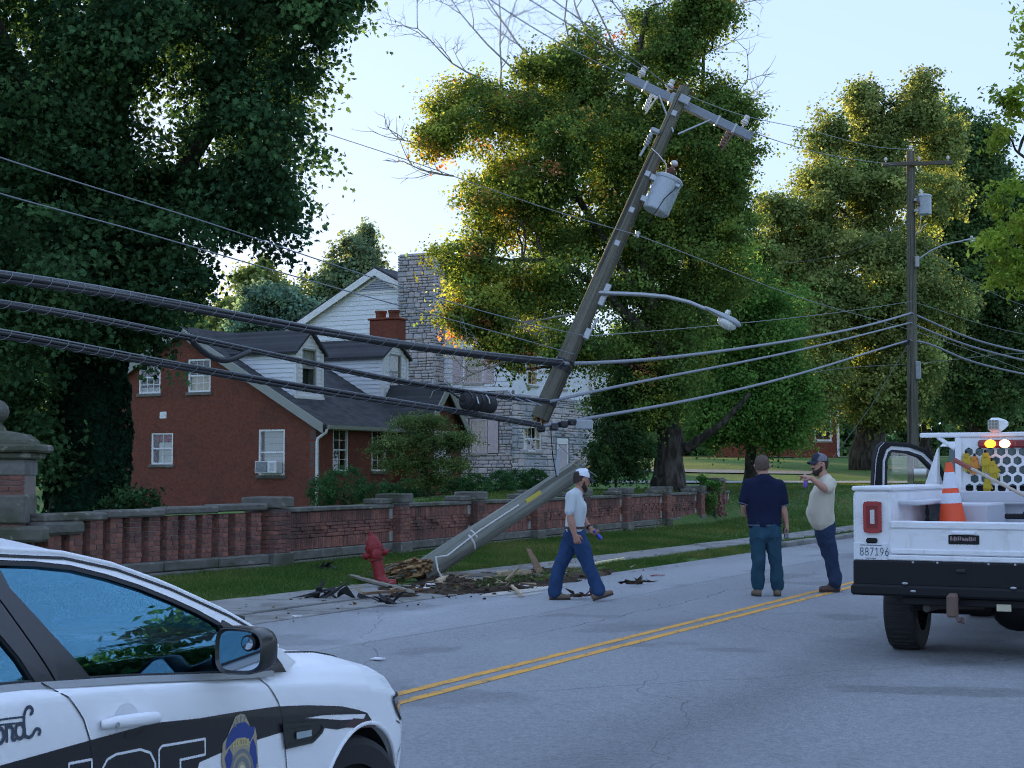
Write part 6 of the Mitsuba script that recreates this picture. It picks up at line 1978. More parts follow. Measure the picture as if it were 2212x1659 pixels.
# headlamp, grille, bumper line
for s in (-1, 1):
    def front_pt(x, z, off=.004):
        return [x, s * (side_y(x, z) + off), z]
    poly = Polygon([(.36, .755), (.45, .758), (.62, .735), (.72, .690), (.70, .645), (.60, .63), (.47, .655), (.40, .70)])
    hk = decal(poly, .006, plain('lampbowl', (.30, .31, .33), .15, .6), 'headlight', None, .05, None, s)
    decal(poly.buffer(.006).difference(poly.buffer(-.006)), .009, RUBBER, 'headlight_seal', hk, .05, None, s)
    decal(Polygon(arc(.58, .69, .045, .04, 0, 360, 24)), .010, plain('reflector', (.75, .76, .78), .1, .9), 'reflector', hk, .04, None, s)
    decal(Polygon([(.40, .715), (.47, .735), (.46, .70), (.43, .69)]), .010, plain('amberlens', (.55, .26, .05), .2), 'amber_marker', hk, .04, None, s)
    decal(LineString([(.40, .655), (.47, .63), (.47, .55), (.41, .52), (.39, .47)]).buffer(.003), .003, RUBBER, 'bumper_gap', None, .05, None, s)
    # bonnet shut line
    hl = []
    for x in np.linspace(-.55, .62, 24):
        w = stn(x)[0]
        h6 = stn(x)[3]
        hl.append([x, -s * -(.66 * w / .95) * 1.0, h6 - .002])
    car.add('bonnet_gap', tube(hl, .004, 5), RUBBER)
    ps = []
    for x in np.linspace(-.45, .55, 20):
        ps.append([x, s * .36 * stn(x)[0] / .95, float(np.interp(.36, [.30, .58], [stn(x)[4], stn(x)[3]])) + .006])
    car.add('bonnet_crease', tube(ps, np.r_[.004, np.full(18, .022), .004], 8), CARWHITE, True)
car.add('grille', cbox(.90, .965, -.36, .36, .45, .60, .02), CARBLACK)
car.add('front_bumper', jitter(cbox(.80, .985, -.55, .55, .24, .44, .05), .002, 3, 1), CARWHITE)
car.add('push_bar', cat([cbox(.96, 1.02, -.34, -.28, .34, .74, .015), cbox(.96, 1.02, .28, .34, .34, .74, .015), rod((1.0, -.4, .55), (1.0, .4, .55), .025)]), CARBLACK)
# mirrors
for s in (-1, 1):
    c0 = np.array([-1.01, s * 1.055, 1.105])
    ex, ey, ez = np.array([1.0, 0, 0]), np.array([0, s, 0.0]), UP
    rows_ = []
    for dx, k in ((-.045, .94), (-.035, 1.0), (.02, 1.0), (.06, .93), (.095, .72), (.115, .35)):
        r = []
        for a in np.linspace(0, 2 * math.pi, 29)[:-1]:
            ca_, sa_ = math.cos(a), math.sin(a)
            p_ = 2 / 3.6
            yy = np.sign(ca_) * abs(ca_) ** p_ * .096 * k
            zz = np.sign(sa_) * abs(sa_) ** p_ * .078 * k * (1.0 - .10 * np.sign(ca_) * abs(ca_))
            r.append(c0 + ex * (dx + .03 * (-yy)) + ey * yy + ez * zz)
        rows_.append(r)
    rows_ = np.array(rows_)
    m, n_ = rows_.shape[:2]
    i, j = np.meshgrid(np.arange(m - 1), np.arange(n_), indexing='ij')
    f = np.stack([i * n_ + j, i * n_ + (j + 1) % n_, (i + 1) * n_ + (j + 1) % n_, (i + 1) * n_ + j], -1).reshape(-1, 4)
    v, f = tri((rows_.reshape(-1, 3), f))
    v = np.vstack([v, rows_[-1].mean(0)])
    f = np.vstack([f, [[(m - 1) * n_ + k, (m - 1) * n_ + (k + 1) % n_, len(v) - 1] for k in range(n_)]])
    if s < 0:
        f = f[:, ::-1]
    mk = car.add('mirror', (v, f), CARBLACK, 50)
    inner = c0 + (rows_[0] - c0) * np.array([1, .90, .88]) + ex * .012
    car.add('mirror_glass', (np.vstack([inner, inner.mean(0)]), np.array([[k, (k + 1) % n_, n_] if s > 0 else [(k + 1) % n_, k, n_] for k in range(n_)])), MIRROR, parent=mk)
    car.add('mirror_bezel', (np.vstack([rows_[0], inner]), np.array([[k, (k + 1) % n_, n_ + k] for k in range(n_)] + [[(k + 1) % n_, n_ + (k + 1) % n_, n_ + k] for k in range(n_)])), CARBLACK, parent=mk)
    sp = c0 + ey * .045 + ez * .03 - ex * .047
    car.add('spot_mirror', xf(lathe([(.024, 0), (.028, .004), (.024, .008), (0, .009)], 20), basis(sp, [-1, 0, 0], [0, 0, 1])), BLACKMETAL, parent=mk)
    car.add('spot_glass', xf(lathe([(.021, 0), (0, .003)], 20), basis(sp - ex * .010, [-1, 0, 0], [0, 0, 1])), MIRROR, parent=mk)
    car.add('mirror_arm', rod((-.90, s * .90, 1.05), (-.90, s * .98, 1.07), .03), CARBLACK, parent=mk)
# wheels
for wx in (0.03, -2.87):
    for s in (-1, 1):
        m = basis([wx, s * .80, WZ], [0, s, 0], [1, 0, 0])
        if wx > 0:
            m = m @ rot([0, 1, 0], 0) if 0 else basis([wx, s * .80, WZ], [.22, s, 0] if s > 0 else [-.22, s, 0], [0, 0, 1])
        wk = car.add('wheel', lathe([(.225, -.11), (.30, -.115), (.325, -.10), (WR, -.07), (WR, .07), (.325, .10), (.30, .115), (.225, .11)], 40), RUBBER, smooth=30, M=m)
        car.add('rim', lathe([(.228, .10), (.228, .06), (.20, .05), (.13, .075), (.06, .08), (0, .08)], 32), BLACKMETAL, smooth=30, parent=wk, M=m)
        car.add('hub_cap', lathe([(.07, .08), (.06, .10), (0, .105)], 20), GALV, parent=wk, M=m)
car.add('underbody', cbox(-3.6, .6, -.62, .62, .17, .30, .03), BLACKMETAL)
# ------------------------------------------------------------------ service truck (x forward from the tailgate, y left from its left side, z up)
TM = frame([3.0516, 13.7, 0.0], U)


def f_twhite(p, n, uv):
    g = smooth_(.52, .75, fb(p.x * 5, p.y * 5, p.z * 9, 4)) * .5 + smooth_(.55, .8, fb(p.x * 30, p.y * 30, p.z * 4, 3)) * .25
    return mixc([.72, .73, .75], [.44, .42, .39], dr.clip(g * smooth_(1.9, .9, p.z), 0, 1))


TWHITE = mat('truckwhite', {'type': 'twosided', 'bsdf': {'type': 'principled', 'base_color': mikit.proc(f_twhite), 'roughness': .38, 'specular': .5, 'clearcoat': .6, 'clearcoat_gloss': .9}})
BEDGREY = plain('bedgrey', (.50, .51, .54), .6)
RED = plain('redlensdark', (.20, .015, .02), .2)
REDHOT = plain('redlensbright', (.32, .03, .035), .2)
tr = Thing('utility_truck', 'white utility service truck with open door and amber lights, parked at right', 'truck', TM)
W_ = 1.93
# side bodies (left and right), each a tall box with a step in its top rail
for s in (0, 1):
    F = np.diag([1, -1, 1, 1.0]) if s else np.eye(4)
    if s:
        F[1, 3] = -W_
    k_ = tr.add('side_body', cbox(.0, 2.36, -.33, -.0, .80, 1.49, .02), TWHITE, M=F)
    tr.add('top_rail', cbox(-.012, 2.37, -.35, .012, 1.493, 1.535, .012), TWHITE, parent=k_, M=F)
    for a, b in ((.05, .62), (.68, 1.45), (1.5, 2.3)):
        d = tr.add('locker_door', cbox(a, b, .0, .014, .84 if not .6 < a < 1 else 1.12, 1.45, .006), TWHITE, parent=k_, M=F)
    tr.add('tail_light', cbox(-.022, -.001, -.255, -.095, 1.125, 1.395, .02), RED, M=F)
    tr.add('tail_light_ring', xf(extrude(Polygon([(.095, 1.15), (.125, 1.12), (.225, 1.12), (.255, 1.15), (.255, 1.37), (.225, 1.40), (.125, 1.40), (.095, 1.37)]).difference(sbox(.125, 1.16, .225, 1.36)), .012), YZ), REDHOT, M=F @ np.array([[1, 0, 0, -.020], [0, 1, 0, 0], [0, 0, 1, 0], [0, 0, 0, 1.0]]))
    tr.add('reverse_light', cbox(-.030, -.021, -.195, -.155, 1.20, 1.325, .004), plain('clearlens', (.55, .52, .52), .2), M=F)
    tr.add('plate_lamp', cbox(-.03, -.001, -.215, -.115, 1.03, 1.075, .012), BLACKMETAL, M=F)
    # wheel: dual-width tyre
    wm = basis([1.02, -.24, .40], [0, 1, 0], [1, 0, 0])
    wk = tr.add('wheel', lathe([(.22, -.14), (.34, -.15), (.385, -.135), (.40, -.10), (.40, .10), (.385, .135), (.34, .15), (.22, .14)], 40), RUBBER, smooth=30, M=F @ wm)
    tr.add('tread', cat([xf(cbox(-.385 - .022, -.385 + .01, -.012, .012, -.12 + .06 * (i % 2), .06 + .06 * (i % 2), .004), rot([0, 0, 1], i * 360 / 44)) for i in range(44)]), RUBBER, parent=wk, M=F @ wm)
    tr.add('rim', lathe([(.22, .12), (.20, .04), (.1, .05), (.08, .10), (0, .10)], 24), GALV, smooth=30, parent=wk, M=F @ wm)
    wm2 = basis([4.75, -.24, .40], [0, 1, 0], [1, 0, 0])
    wk = tr.add('wheel', lathe([(.22, -.14), (.34, -.15), (.385, -.135), (.40, -.10), (.40, .10), (.385, .135), (.34, .15), (.22, .14)], 40), RUBBER, smooth=30, M=F @ wm2)
    tr.add('rim', lathe([(.22, .12), (.20, .04), (.1, .05), (.08, .10), (0, .10)], 24), GALV, smooth=30, parent=wk, M=F @ wm2)
    tr.add('mud_guard', cbox(.55, 1.5, -.34, -.06, .80, .86, .02), BLACKMETAL, M=F)
# number plate with its figures
pk = tr.add('number_plate', cbox(-.012, -.001, -.305, -.0, .878, 1.032, .004), plain('platewhite', (.66, .68, .70), .4))
PLATEINK = plain('plateink', (.03, .05, .09), .5)


def lettering(text, h, y_left, z, x, bsdf, name, parent, M=None, squeeze=1.0, bold=False, label=None):
    m = tri(meshkit.text_mesh(text, h, .0012, bold))
    v = m[0] * np.array([squeeze, 1, 1])
    v = np.stack([-v[:, 2] + x, y_left - v[:, 0], z + v[:, 1]], 1)
    return tr.add(name, (v, m[1][:, ::-1] if np.linalg.det(np.array([[0, -1, 0], [0, 0, 1], [-1, 0, 0.0]]).T) < 0 else m[1]), bsdf, parent=parent, label=label)


lettering('887196', .070, -.052, .920, -.0135, PLATEINK, 'plate_number', pk, None, .72, label='dark plate number 887196')
for z, w in ((1.008, .19), (.893, .09)):
    tr.add('plate_print', box(-.0135, -.0122, -.155 - w / 2, -.155 + w / 2, z, z + .007), PLATEINK, parent=pk)
# tailgate, hinged between the side bodies
tg = tr.add('tailgate', cbox(.0, .06, -1.615, -.315, .935, 1.23, .015), TWHITE)
tr.add('tailgate_rib', cbox(-.018, .001, -1.60, -.33, 1.165, 1.225, .012), TWHITE, parent=tg)
tr.add('tailgate_rib', cbox(-.018, .001, -1.60, -.33, .94, .985, .012), TWHITE, parent=tg)
tr.add('latch_recess', cbox(-.012, .002, -1.09, -.83, 1.035, 1.115, .012), BLACKMETAL, parent=tg)
r_ = np.random.default_rng(4)
tr.add('worn_decal', cat([box(-.0145, -.012, -.86 - .0155 * k, -.86 - .0155 * k + r_.uniform(.006, .013), 1.06 + r_.uniform(0, .01), 1.085 + r_.uniform(0, .018)) for k in range(14)]), plain('worndecal', (.30, .22, .22), .7), parent=tg)
tr.add('latch_handle', cbox(-.03, -.005, -1.06, -.86, 1.118, 1.148, .008), TWHITE, parent=tg)
tr.add('sill', cbox(-.03, .06, -W_, -.31, .885, .932, .008), TWHITE)
# black step bumper
bp = tr.add('bumper', cbox(-.04, .10, -W_, 0, .66, .884, .015), BLACKMETAL)
tr.add('step', cbox(-.10, .12, -W_ - .01, .01, .575, .672, .02), BLACKMETAL, parent=bp)
tr.add('skirt', cbox(-.02, .06, -1.50, -.43, .50, .572, .01), BLACKMETAL, parent=bp)
for y in (-.53, -.74, -1.17, -1.39):
    tr.add('rivet', xf(lathe([(.011, 0), (.009, .006), (0, .008)], 12), basis([-.04, y, .872], [-1, 0, 0], [0, 0, 1])), GALV, parent=bp)
for y, z in ((-.47, .69), (-.54, .625), (-1.38, .68)):
    tr.add('step_lamp', sphere((-.095, y, z), (.012, .028, .012)), GALV, True, parent=bp)
tr.add('socket', cbox(-.07, -.03, -.98, -.90, .79, .825, .01), RUBBER, parent=bp)
hk = tr.add('hitch', cat([cbox(-.16, .3, -.92, -.85, .555, .62, .01), cbox(-.20, -.12, -.93, -.84, .42, .61, .015)]), plain('rust', (.14, .09, .07), .8))
tr.add('ball', sphere((-.17, -.885, .64 - .1), (.03, .03, .03)), GALV, True, parent=hk)
tr.add('hook', tube([(-.2, -.93, .43), (-.22, -.95, .39), (-.2, -.98, .38), (-.18, -.97, .42)], .016, 8), plain('rust2', (.10, .07, .06), .8), parent=hk)
tr.add('warning_label', cbox(-.045, -.024, -1.35, -1.23, .475, .535, .004), plain('labelcream', (.55, .50, .36), .6))
tr.add('axle', cat([rod((1.02, -.3, .40), (1.02, -W_ + .3, .40), .06), mv(jitter(sphere((0, 0, 0), (.2, .24, .19)), .004, 4), 1.02, -1.25, .40)]), BLACKMETAL, smooth=40)
tr.add('exhaust', tube([(.9, -.95, .44), (.5, -.62, .46), (.15, -.60, .46)], .035, 10), plain('exhaust', (.10, .085, .08), .6), 40)
tr.add('frame_rail', cat([cbox(.1, 5.4, -.62, -.54, .52, .68, .01), cbox(.1, 5.4, -1.4, -1.32, .52, .68, .01)]), BLACKMETAL)
tr.add('spring', cat([cbox(.4, 1.7, -.50, -.42, .42 + .02 * i, .436 + .02 * i, .004) for i in range(4)]), BLACKMETAL)
# bed: floor, inner walls, shelf and clutter
tr.add('bed_floor', cbox(.065, 2.36, -1.60, -.33, .90, .945, .01), BEDGREY)
tr.add('bed_front', cbox(2.25, 2.33, -1.60, -.33, .95, 1.47, .01), BEDGREY)
tr.add('inner_ledge', cbox(.3, 2.25, -.52, -.335, 1.36, 1.40, .01), BEDGREY)
tr.add('inner_box', cbox(1.2, 2.24, -.95, -.52, .96, 1.36, .015), BEDGREY)
tr.add('stowed_bin', cbox(1.15, 1.19, -.72, -.56, 1.16, 1.36, .01), BLACKMETAL)
tr.add('cross_rail', cbox(2.16, 2.24, -1.60, -.53, 1.335, 1.365, .008), GALV)
tr.add('tie_strap', xf(extrude(Polygon([(0, 0), (.06, 0), (.045, .08), (.055, .12), (.03, .2), (.01, .12), (.02, .08)]), .01), YZ), BLACKMETAL, M=trimesh.transformations.translation_matrix([.9, -.43, 1.17]))
# cab with its back wall behind the guard
cab = tr.add('cab', m3.Manifold.batch_hull([tri_m for tri_m in [mani(cbox(2.62, 4.0, -1.90, -.03, .62, 1.50, .06)), mani(cbox(2.70, 3.75, -1.76, -.17, 1.50, 1.98, .08))]]) - m3.Manifold.cube((1.5, 1.55, .50), True).translate((3.35, -.965, 1.68)) - m3.Manifold.cube((1.05, .9, 1.10), True).translate((3.42, -.2, 1.30)) - m3.Manifold.cube((.95, 2.6, .40), True).translate((3.3, -.965, 1.72)), TWHITE, 25)
tr.add('rear_glass', cbox(2.70, 2.712, -1.62, -.31, 1.52, 1.90, .004), plain('truckglass', (.10, .15, .15), .08), parent=cab)
tr.add('bonnet', m3.Manifold.batch_hull([mani(cbox(3.9, 5.5, -1.86, -.07, .62, 1.15, .08)), mani(cbox(3.9, 5.3, -1.72, -.21, 1.15, 1.28, .06))]), TWHITE, 25)
tr.add('seat_back', cbox(2.80, 2.95, -1.70, -.25, .95, 1.55, .06), TINT)
tr.add('seat_bench', cbox(2.85, 3.4, -1.70, -.25, .75, .95, .06), TINT)
tr.add('front_bumper', cbox(5.45, 5.62, -1.9, -.03, .50, .75, .03), BLACKMETAL)
# open left door, swung out from its front hinge
DM = np.eye(4)
hinge = np.array([3.93, -.10, 0])
dl = np.array([3.22, .62, 0]) - hinge
DLEN = float(np.linalg.norm(dl))
DM[:3, 0], DM[:3, 1], DM[:3, 3] = dl / DLEN, np.cross(UP, dl / DLEN), hinge
lower = sbox(0, .66, DLEN, 1.485)
upper = Polygon([(.06, 1.485), (DLEN, 1.485), (DLEN - .03, 1.80), (DLEN - .07, 1.93), (DLEN - .13, 1.985), (.55, 1.965), (.36, 1.90), (.18, 1.74)])
hole = Polygon([(.17, 1.50), (DLEN - .13, 1.50), (DLEN - .14, 1.78), (DLEN - .18, 1.88), (DLEN - .22, 1.905), (.58, 1.89), (.42, 1.84), (.26, 1.70)])
dk = tr.add('door', wall_xz(unary_union([lower, upper]).difference(hole), -.035, .07), TWHITE, M=DM)
tr.add('door_liner', wall_xz(unary_union([lower.buffer(-.03), upper.buffer(-.0)]).difference(hole.buffer(.045)), .0352, .02), BLACKMETAL, parent=dk, M=DM)
tr.add('door_seal', wall_xz(upper.buffer(.018).difference(upper.buffer(-.004)).intersection(sbox(-1, 1.49, 3, 3)), -.03, .05), RUBBER, parent=dk, M=DM)
tr.add('window_seal', wall_xz(hole.buffer(.004).difference(hole.buffer(-.022)), -.04, .085), RUBBER, parent=dk, M=DM)
tr.add('door_window', wall_xz(hole, .0, .004), PANE, parent=dk, M=DM)
mk = tr.add('mirror', cbox(3.72, 3.78, .12, .30, 1.45, 1.72, .03), BLACKMETAL)
tr.add('mirror_glass', box(3.708, 3.718, .14, .28, 1.56, 1.70), MIRROR, parent=mk)
# headache rack: posts, top bar, honeycomb guard
rk = tr.add('rack', cat([cbox(2.42, 2.48, -1.86, -.07, 2.015, 2.065, .01)]), TWHITE, label='white rack bar across the top behind the cab')
for y in (-.46, -1.47):
    tr.add('rack_post', cbox(2.42, 2.48, y - .035, y + .035, 1.44, 2.013, .01), TWHITE, parent=rk)
tr.add('rack_brace', rod((2.45, -.25, 2.02), (2.45, -.42, 1.90), .022, sides=8), TWHITE, parent=rk)
tr.add('rack_brace', rod((2.45, -1.68, 2.02), (2.45, -1.51, 1.90), .022, sides=8), TWHITE, parent=rk)
guard = sbox(.495, 1.44, 1.435, 2.013)
hx = []
R_ = .047
row = 0
z = 1.50
while z < 1.93:
    y = .56 + (row % 2) * .053
    while y < 1.38:
        hx.append(Polygon([(y + R_ * math.cos(a), z + R_ * math.sin(a)) for a in np.radians(np.arange(30, 390, 60))]))
        y += .106
    z += .0918
    row += 1
hx = [h.buffer(-.001) for h in hx]
tr.add('guard', xf(extrude(guard.difference(unary_union(hx)), .012), YZ), TWHITE, parent=rk, label='white honeycomb guard plate', M=np.array([[1, 0, 0, 2.456], [0, 1, 0, 0], [0, 0, 1, 0], [0, 0, 0, 1.0]]))
tr.add('guard_base', cbox(2.40, 2.50, -1.50, -.42, 1.40, 1.44, .01), TWHITE, parent=rk)
# amber light bar behind the guard's top edge
AMBER = plain('amber', (.60, .20, .02), .2)
lb = tr.add('light_bar', cbox(2.36, 2.44, -1.45, -.66, 1.905, 1.985, .02), plain('lightbarred', (.22, .03, .03), .25), label='amber and red warning light bar')
for k, (y, hot) in enumerate([(-.79, .55), (-.93, .32)]):
    lens = sphere((2.352, y, 1.945), (.016, .055, .042))
    tr.add('warning_light', lens, AMBER, True, parent=lb, label='glowing amber warning light', emitter={'type': 'area', 'radiance': {'type': 'rgb', 'value': [hot, hot * (.22 if k == 0 else .55), hot * (.01 if k == 0 else .26)]}})
for k in range(4):
    tr.add('light_module', cbox(2.352, 2.37, -1.12 - .1 * k, -1.03 - .1 * k, 1.915, 1.975, .006), AMBER if k % 2 else RED, parent=lb)
# work light on top
wl = tr.add('work_light', m3.Manifold.batch_hull([mani(mv(cbox(-.07, .07, -.075, .055, -.07, .08, .03), 2.45, -.82, 2.13)), mani(mv(cbox(.02, .1, -.12, .02, -.02, .06, .02), 2.45, -.82, 2.13))]), TWHITE, 30)
tr.add('lamp_face', cat([cbox(2.368, 2.379, -.875, -.765, 2.085, 2.185, .01)]), plain('lampface', (.42, .42, .38), .3), parent=wl)
tr.add('lamp_led', cat([cbox(2.362, 2.368, -.862 + .032 * i, -.838 + .032 * i, 2.098 + .032 * j, 2.122 + .032 * j, .004) for i in range(3) for j in range(3)]), plain('led', (.20, .20, .16), .3), parent=wl)
tr.add('lamp_bracket', cat([cbox(2.43, 2.47, -.85, -.78, 2.06, 2.075, .003)]), BLACKMETAL, parent=wl)
tr.add('work_light', mv(cbox(-.06, .06, -.07, .07, 0, .12, .03), 2.45, -1.25, 2.068), TWHITE)
cb = [(2.40, -.52 - .02 * math.sin(3 * a) - .30 * a / 6, 1.40 + .06 * math.sin(2.1 * a) - .03 * a / 6) for a in np.linspace(0, 6, 60)]
tr.add('coiled_cable', tube(cb, .010, 6), RUBBER)

# the traffic cone standing in the bed
cone = Thing('traffic_cone', 'orange traffic cone with two white bands standing in the truck bed', 'traffic cone', TM @ np.array([[1, 0, 0, 1.0], [0, 1, 0, -.68], [0, 0, 1, .95], [0, 0, 0, 1.0]]))
OR = mat('orange', {'type': 'twosided', 'bsdf': {'type': 'principled', 'base_color': col((.80, .085, .022)), 'roughness': .5}})
REFL = plain('reflband', (.62, .63, .70), .35)
cone.M = cone.M @ rot([1, 0, 0], -2.5)


def cr(z):
    return .03 + .172 * (.80 - z)


for nm, a, b, m_, o in (('shell', .03, .42, OR, 0), ('band', .42, .515, REFL, .002), ('shell', .515, .56, OR, 0), ('band', .56, .71, REFL, .002), ('shell', .71, .80, OR, 0)):
    cone.add(nm, lathe([(cr(a) + o, a), (cr(b) + o, b)] + ([(0, b)] if b == .80 else []), 32), m_, smooth=40)
cone.add('base', cbox(-.18, .18, -.18, .18, 0, .03, .012), OR)

# push broom lying across the bed
bro = Thing('push_broom', 'long wooden push broom leaning across the truck bed against the rack', 'broom', TM)
h0, h1 = np.array([2.30, -.45, 1.78]), np.array([1.0, -1.55, 1.32])
bro.add('handle', rod(h0 + (h1 - h0) * .18, h1, .016, sides=10), plain('broomwood', (.42, .36, .28), .6), 40)
bro.add('grip', rod(h0, h0 + (h1 - h0) * .19, .024, sides=12), plain('broomred', (.26, .07, .045), .6), 40)
bro.add('head', cat([cbox(1.35, 1.43, -1.62, -1.08, 1.22, 1.27, .01), rod((1.39, -1.25, 1.27), (1.2, -1.40, 1.42), .014)]), BLACKMETAL)
# work gloves clipped along the guard
YG = plain('yellowglove', (.46, .34, .03), .8)
OG = plain('orangeglove', (.55, .22, .04), .75)


def glove(y, z, bsdf, tilt, label, size=1.0):
    size *= .66
    t = Thing('work_glove', label, 'glove', TM @ basis([2.40, y, z], UP, [-1, 0, 0]) @ rot([1, 0, 0], tilt), 'work gloves hung on the guard')
    B = [((0, -.035, 0), .03), ((0, .035, 0), .03), ((0, -.04, -.09), .032), ((0, .04, -.09), .032)]
    parts = [m3.Manifold.batch_hull([m3.Manifold.sphere(r * size, 12).translate(tuple(np.array(c) * size)) for c, r in B])]
    for k, (yy, ln) in enumerate([(-.042, .075), (-.014, .09), (.014, .085), (.042, .065)]):
        parts.append(m3.Manifold.batch_hull([m3.Manifold.sphere(.017 * size, 10).translate((0, yy * size, -.10 * size)), m3.Manifold.sphere(.013 * size, 10).translate((.015 * size, yy * 1.2 * size, (-.11 - ln) * size))]))
    parts.append(m3.Manifold.batch_hull([m3.Manifold.sphere(.018 * size, 10).translate((0, .045 * size, -.03 * size)), m3.Manifold.sphere(.014 * size, 10).translate((-.01 * size, .085 * size, -.09 * size))]))
    t.add('hand', m3.Manifold.batch_boolean(parts, m3.OpType.Add), bsdf, 50)
    t.add('cuff', mv(lathe([(.030 * size, 0), (.045 * size, -.005), (.048 * size, .05 * size), (.040 * size, .055 * size), (.03 * size, .0)], 14), 0, 0, .02 * size), bsdf, 40)
    t.add('clip', cbox(-.012, .008, -.012, .012, .05 * size, .12 * size, .004), BLACKMETAL)


glove(-.545, 1.80, YG, 4, 'yellow work glove at the left end of the honeycomb guard')
glove(-.62, 1.77, OG, -3, 'orange work glove hung between the yellow gloves')
glove(-.735, 1.80, YG, 3, 'large yellow work glove hung beside the dark clip', 1.1)
glove(-.80, 1.72, YG, 10, 'yellow work glove tilted to the right, rightmost on the guard', 1.05)
glove(-.745, 1.55, YG, -2, 'yellow work glove hanging lowest, over the cable coil', .9)
# ------------------------------------------------------------------ people: one skin each, clothes over it
def ball(c, r, n_=18):
    return m3.Manifold.sphere(1.0, n_).scale(tuple(np.broadcast_to(r, 3).tolist())).translate(tuple(np.asarray(c, float).tolist()))


def hull_of(lst):
    return m3.Manifold.batch_hull([ball(c, r) for c, r in lst])


def chain(lst):
    return [hull_of([a, b]) for a, b in zip(lst[:-1], lst[1:])]


def fuse(parts, edge=.02, it=8, folds=0.0, freq=6.0, seed=0, stretch=(1, 1, .4)):
    m = m3.Manifold.batch_boolean(parts, m3.OpType.Add).refine_to_length(edge)
    v, f = tri(m)
    t = trimesh.Trimesh(v, f, process=True)
    trimesh.smoothing.filter_taubin(t, lamb=.5, nu=.52, iterations=it)
    if folds:
        n_ = t.vertex_normals
        p = np.array(t.vertices) * np.array(stretch) * freq
        h = meshkit.fbm(p + 3 * (meshkit.fbm(p * .6, 2, seed + 3)[:, None] - .5), 3, seed) - .5
        t.vertices = np.array(t.vertices) + n_ * (folds * 2 * h)[:, None]
    return np.array(t.vertices), np.array(t.faces)


SKIN = mat('skin', {'type': 'twosided', 'bsdf': {'type': 'principled', 'base_color': col((.46, .25, .18)), 'roughness': .55, 'specular': .35}})
SKIN2 = mat('skin2', {'type': 'twosided', 'bsdf': {'type': 'principled', 'base_color': col((.40, .21, .15)), 'roughness': .55, 'specular': .35}})


def f_denim(base):
    def f(p, n, uv):
        a = fb(p.x * 9, p.y * 9, p.z * 5, 3)
        w = nz(p.x * 160, p.y * 160, p.z * 160)
        return mixc([base[0] * .6, base[1] * .6, base[2] * .65], [base[0] * 1.4, base[1] * 1.4, base[2] * 1.3], dr.clip(a * .8 + .2 * w, 0, 1))
    return f


JEANS = [mat(f'jeans{k}', {'type': 'twosided', 'bsdf': {'type': 'principled', 'base_color': mikit.proc(f_denim(c)), 'roughness': .9, 'specular': .2}}) for k, c in enumerate([(.024, .055, .135), (.024, .068, .108), (.026, .043, .090)])]
TEEGREY = plain('teegrey', (.50, .54, .55), .9, 0, .2)
TEENAVY = plain('teenavy', (.010, .015, .042), .9, 0, .2)
TEETAN = plain('teetan', (.56, .51, .41), .9, 0, .2)
SEAM = plain('seam', (.10, .13, .17), .9)
BOOT = plain('boot', (.17, .12, .08), .8)
BOOTD = plain('bootdark', (.075, .042, .032), .7)
SOLE = plain('sole', (.035, .03, .028), .8)
HAIR = plain('hair', (.035, .022, .015), .8)
HAIRF = plain('hairfade', (.105, .072, .056), .85)
CAPWHITE = plain('capwhite', (.66, .70, .76), .8)
CAPNAVY = plain('capnavy', (.02, .024, .045), .8)
CAPGREY = plain('capgrey', (.17, .165, .20), .85)
CANBLUE = plain('canblue', (.05, .07, .34), .25, .5)
CANSILVER = plain('cansilver', (.62, .66, .70), .25, .8)
EYE = plain('eye', (.03, .02, .02), .2)


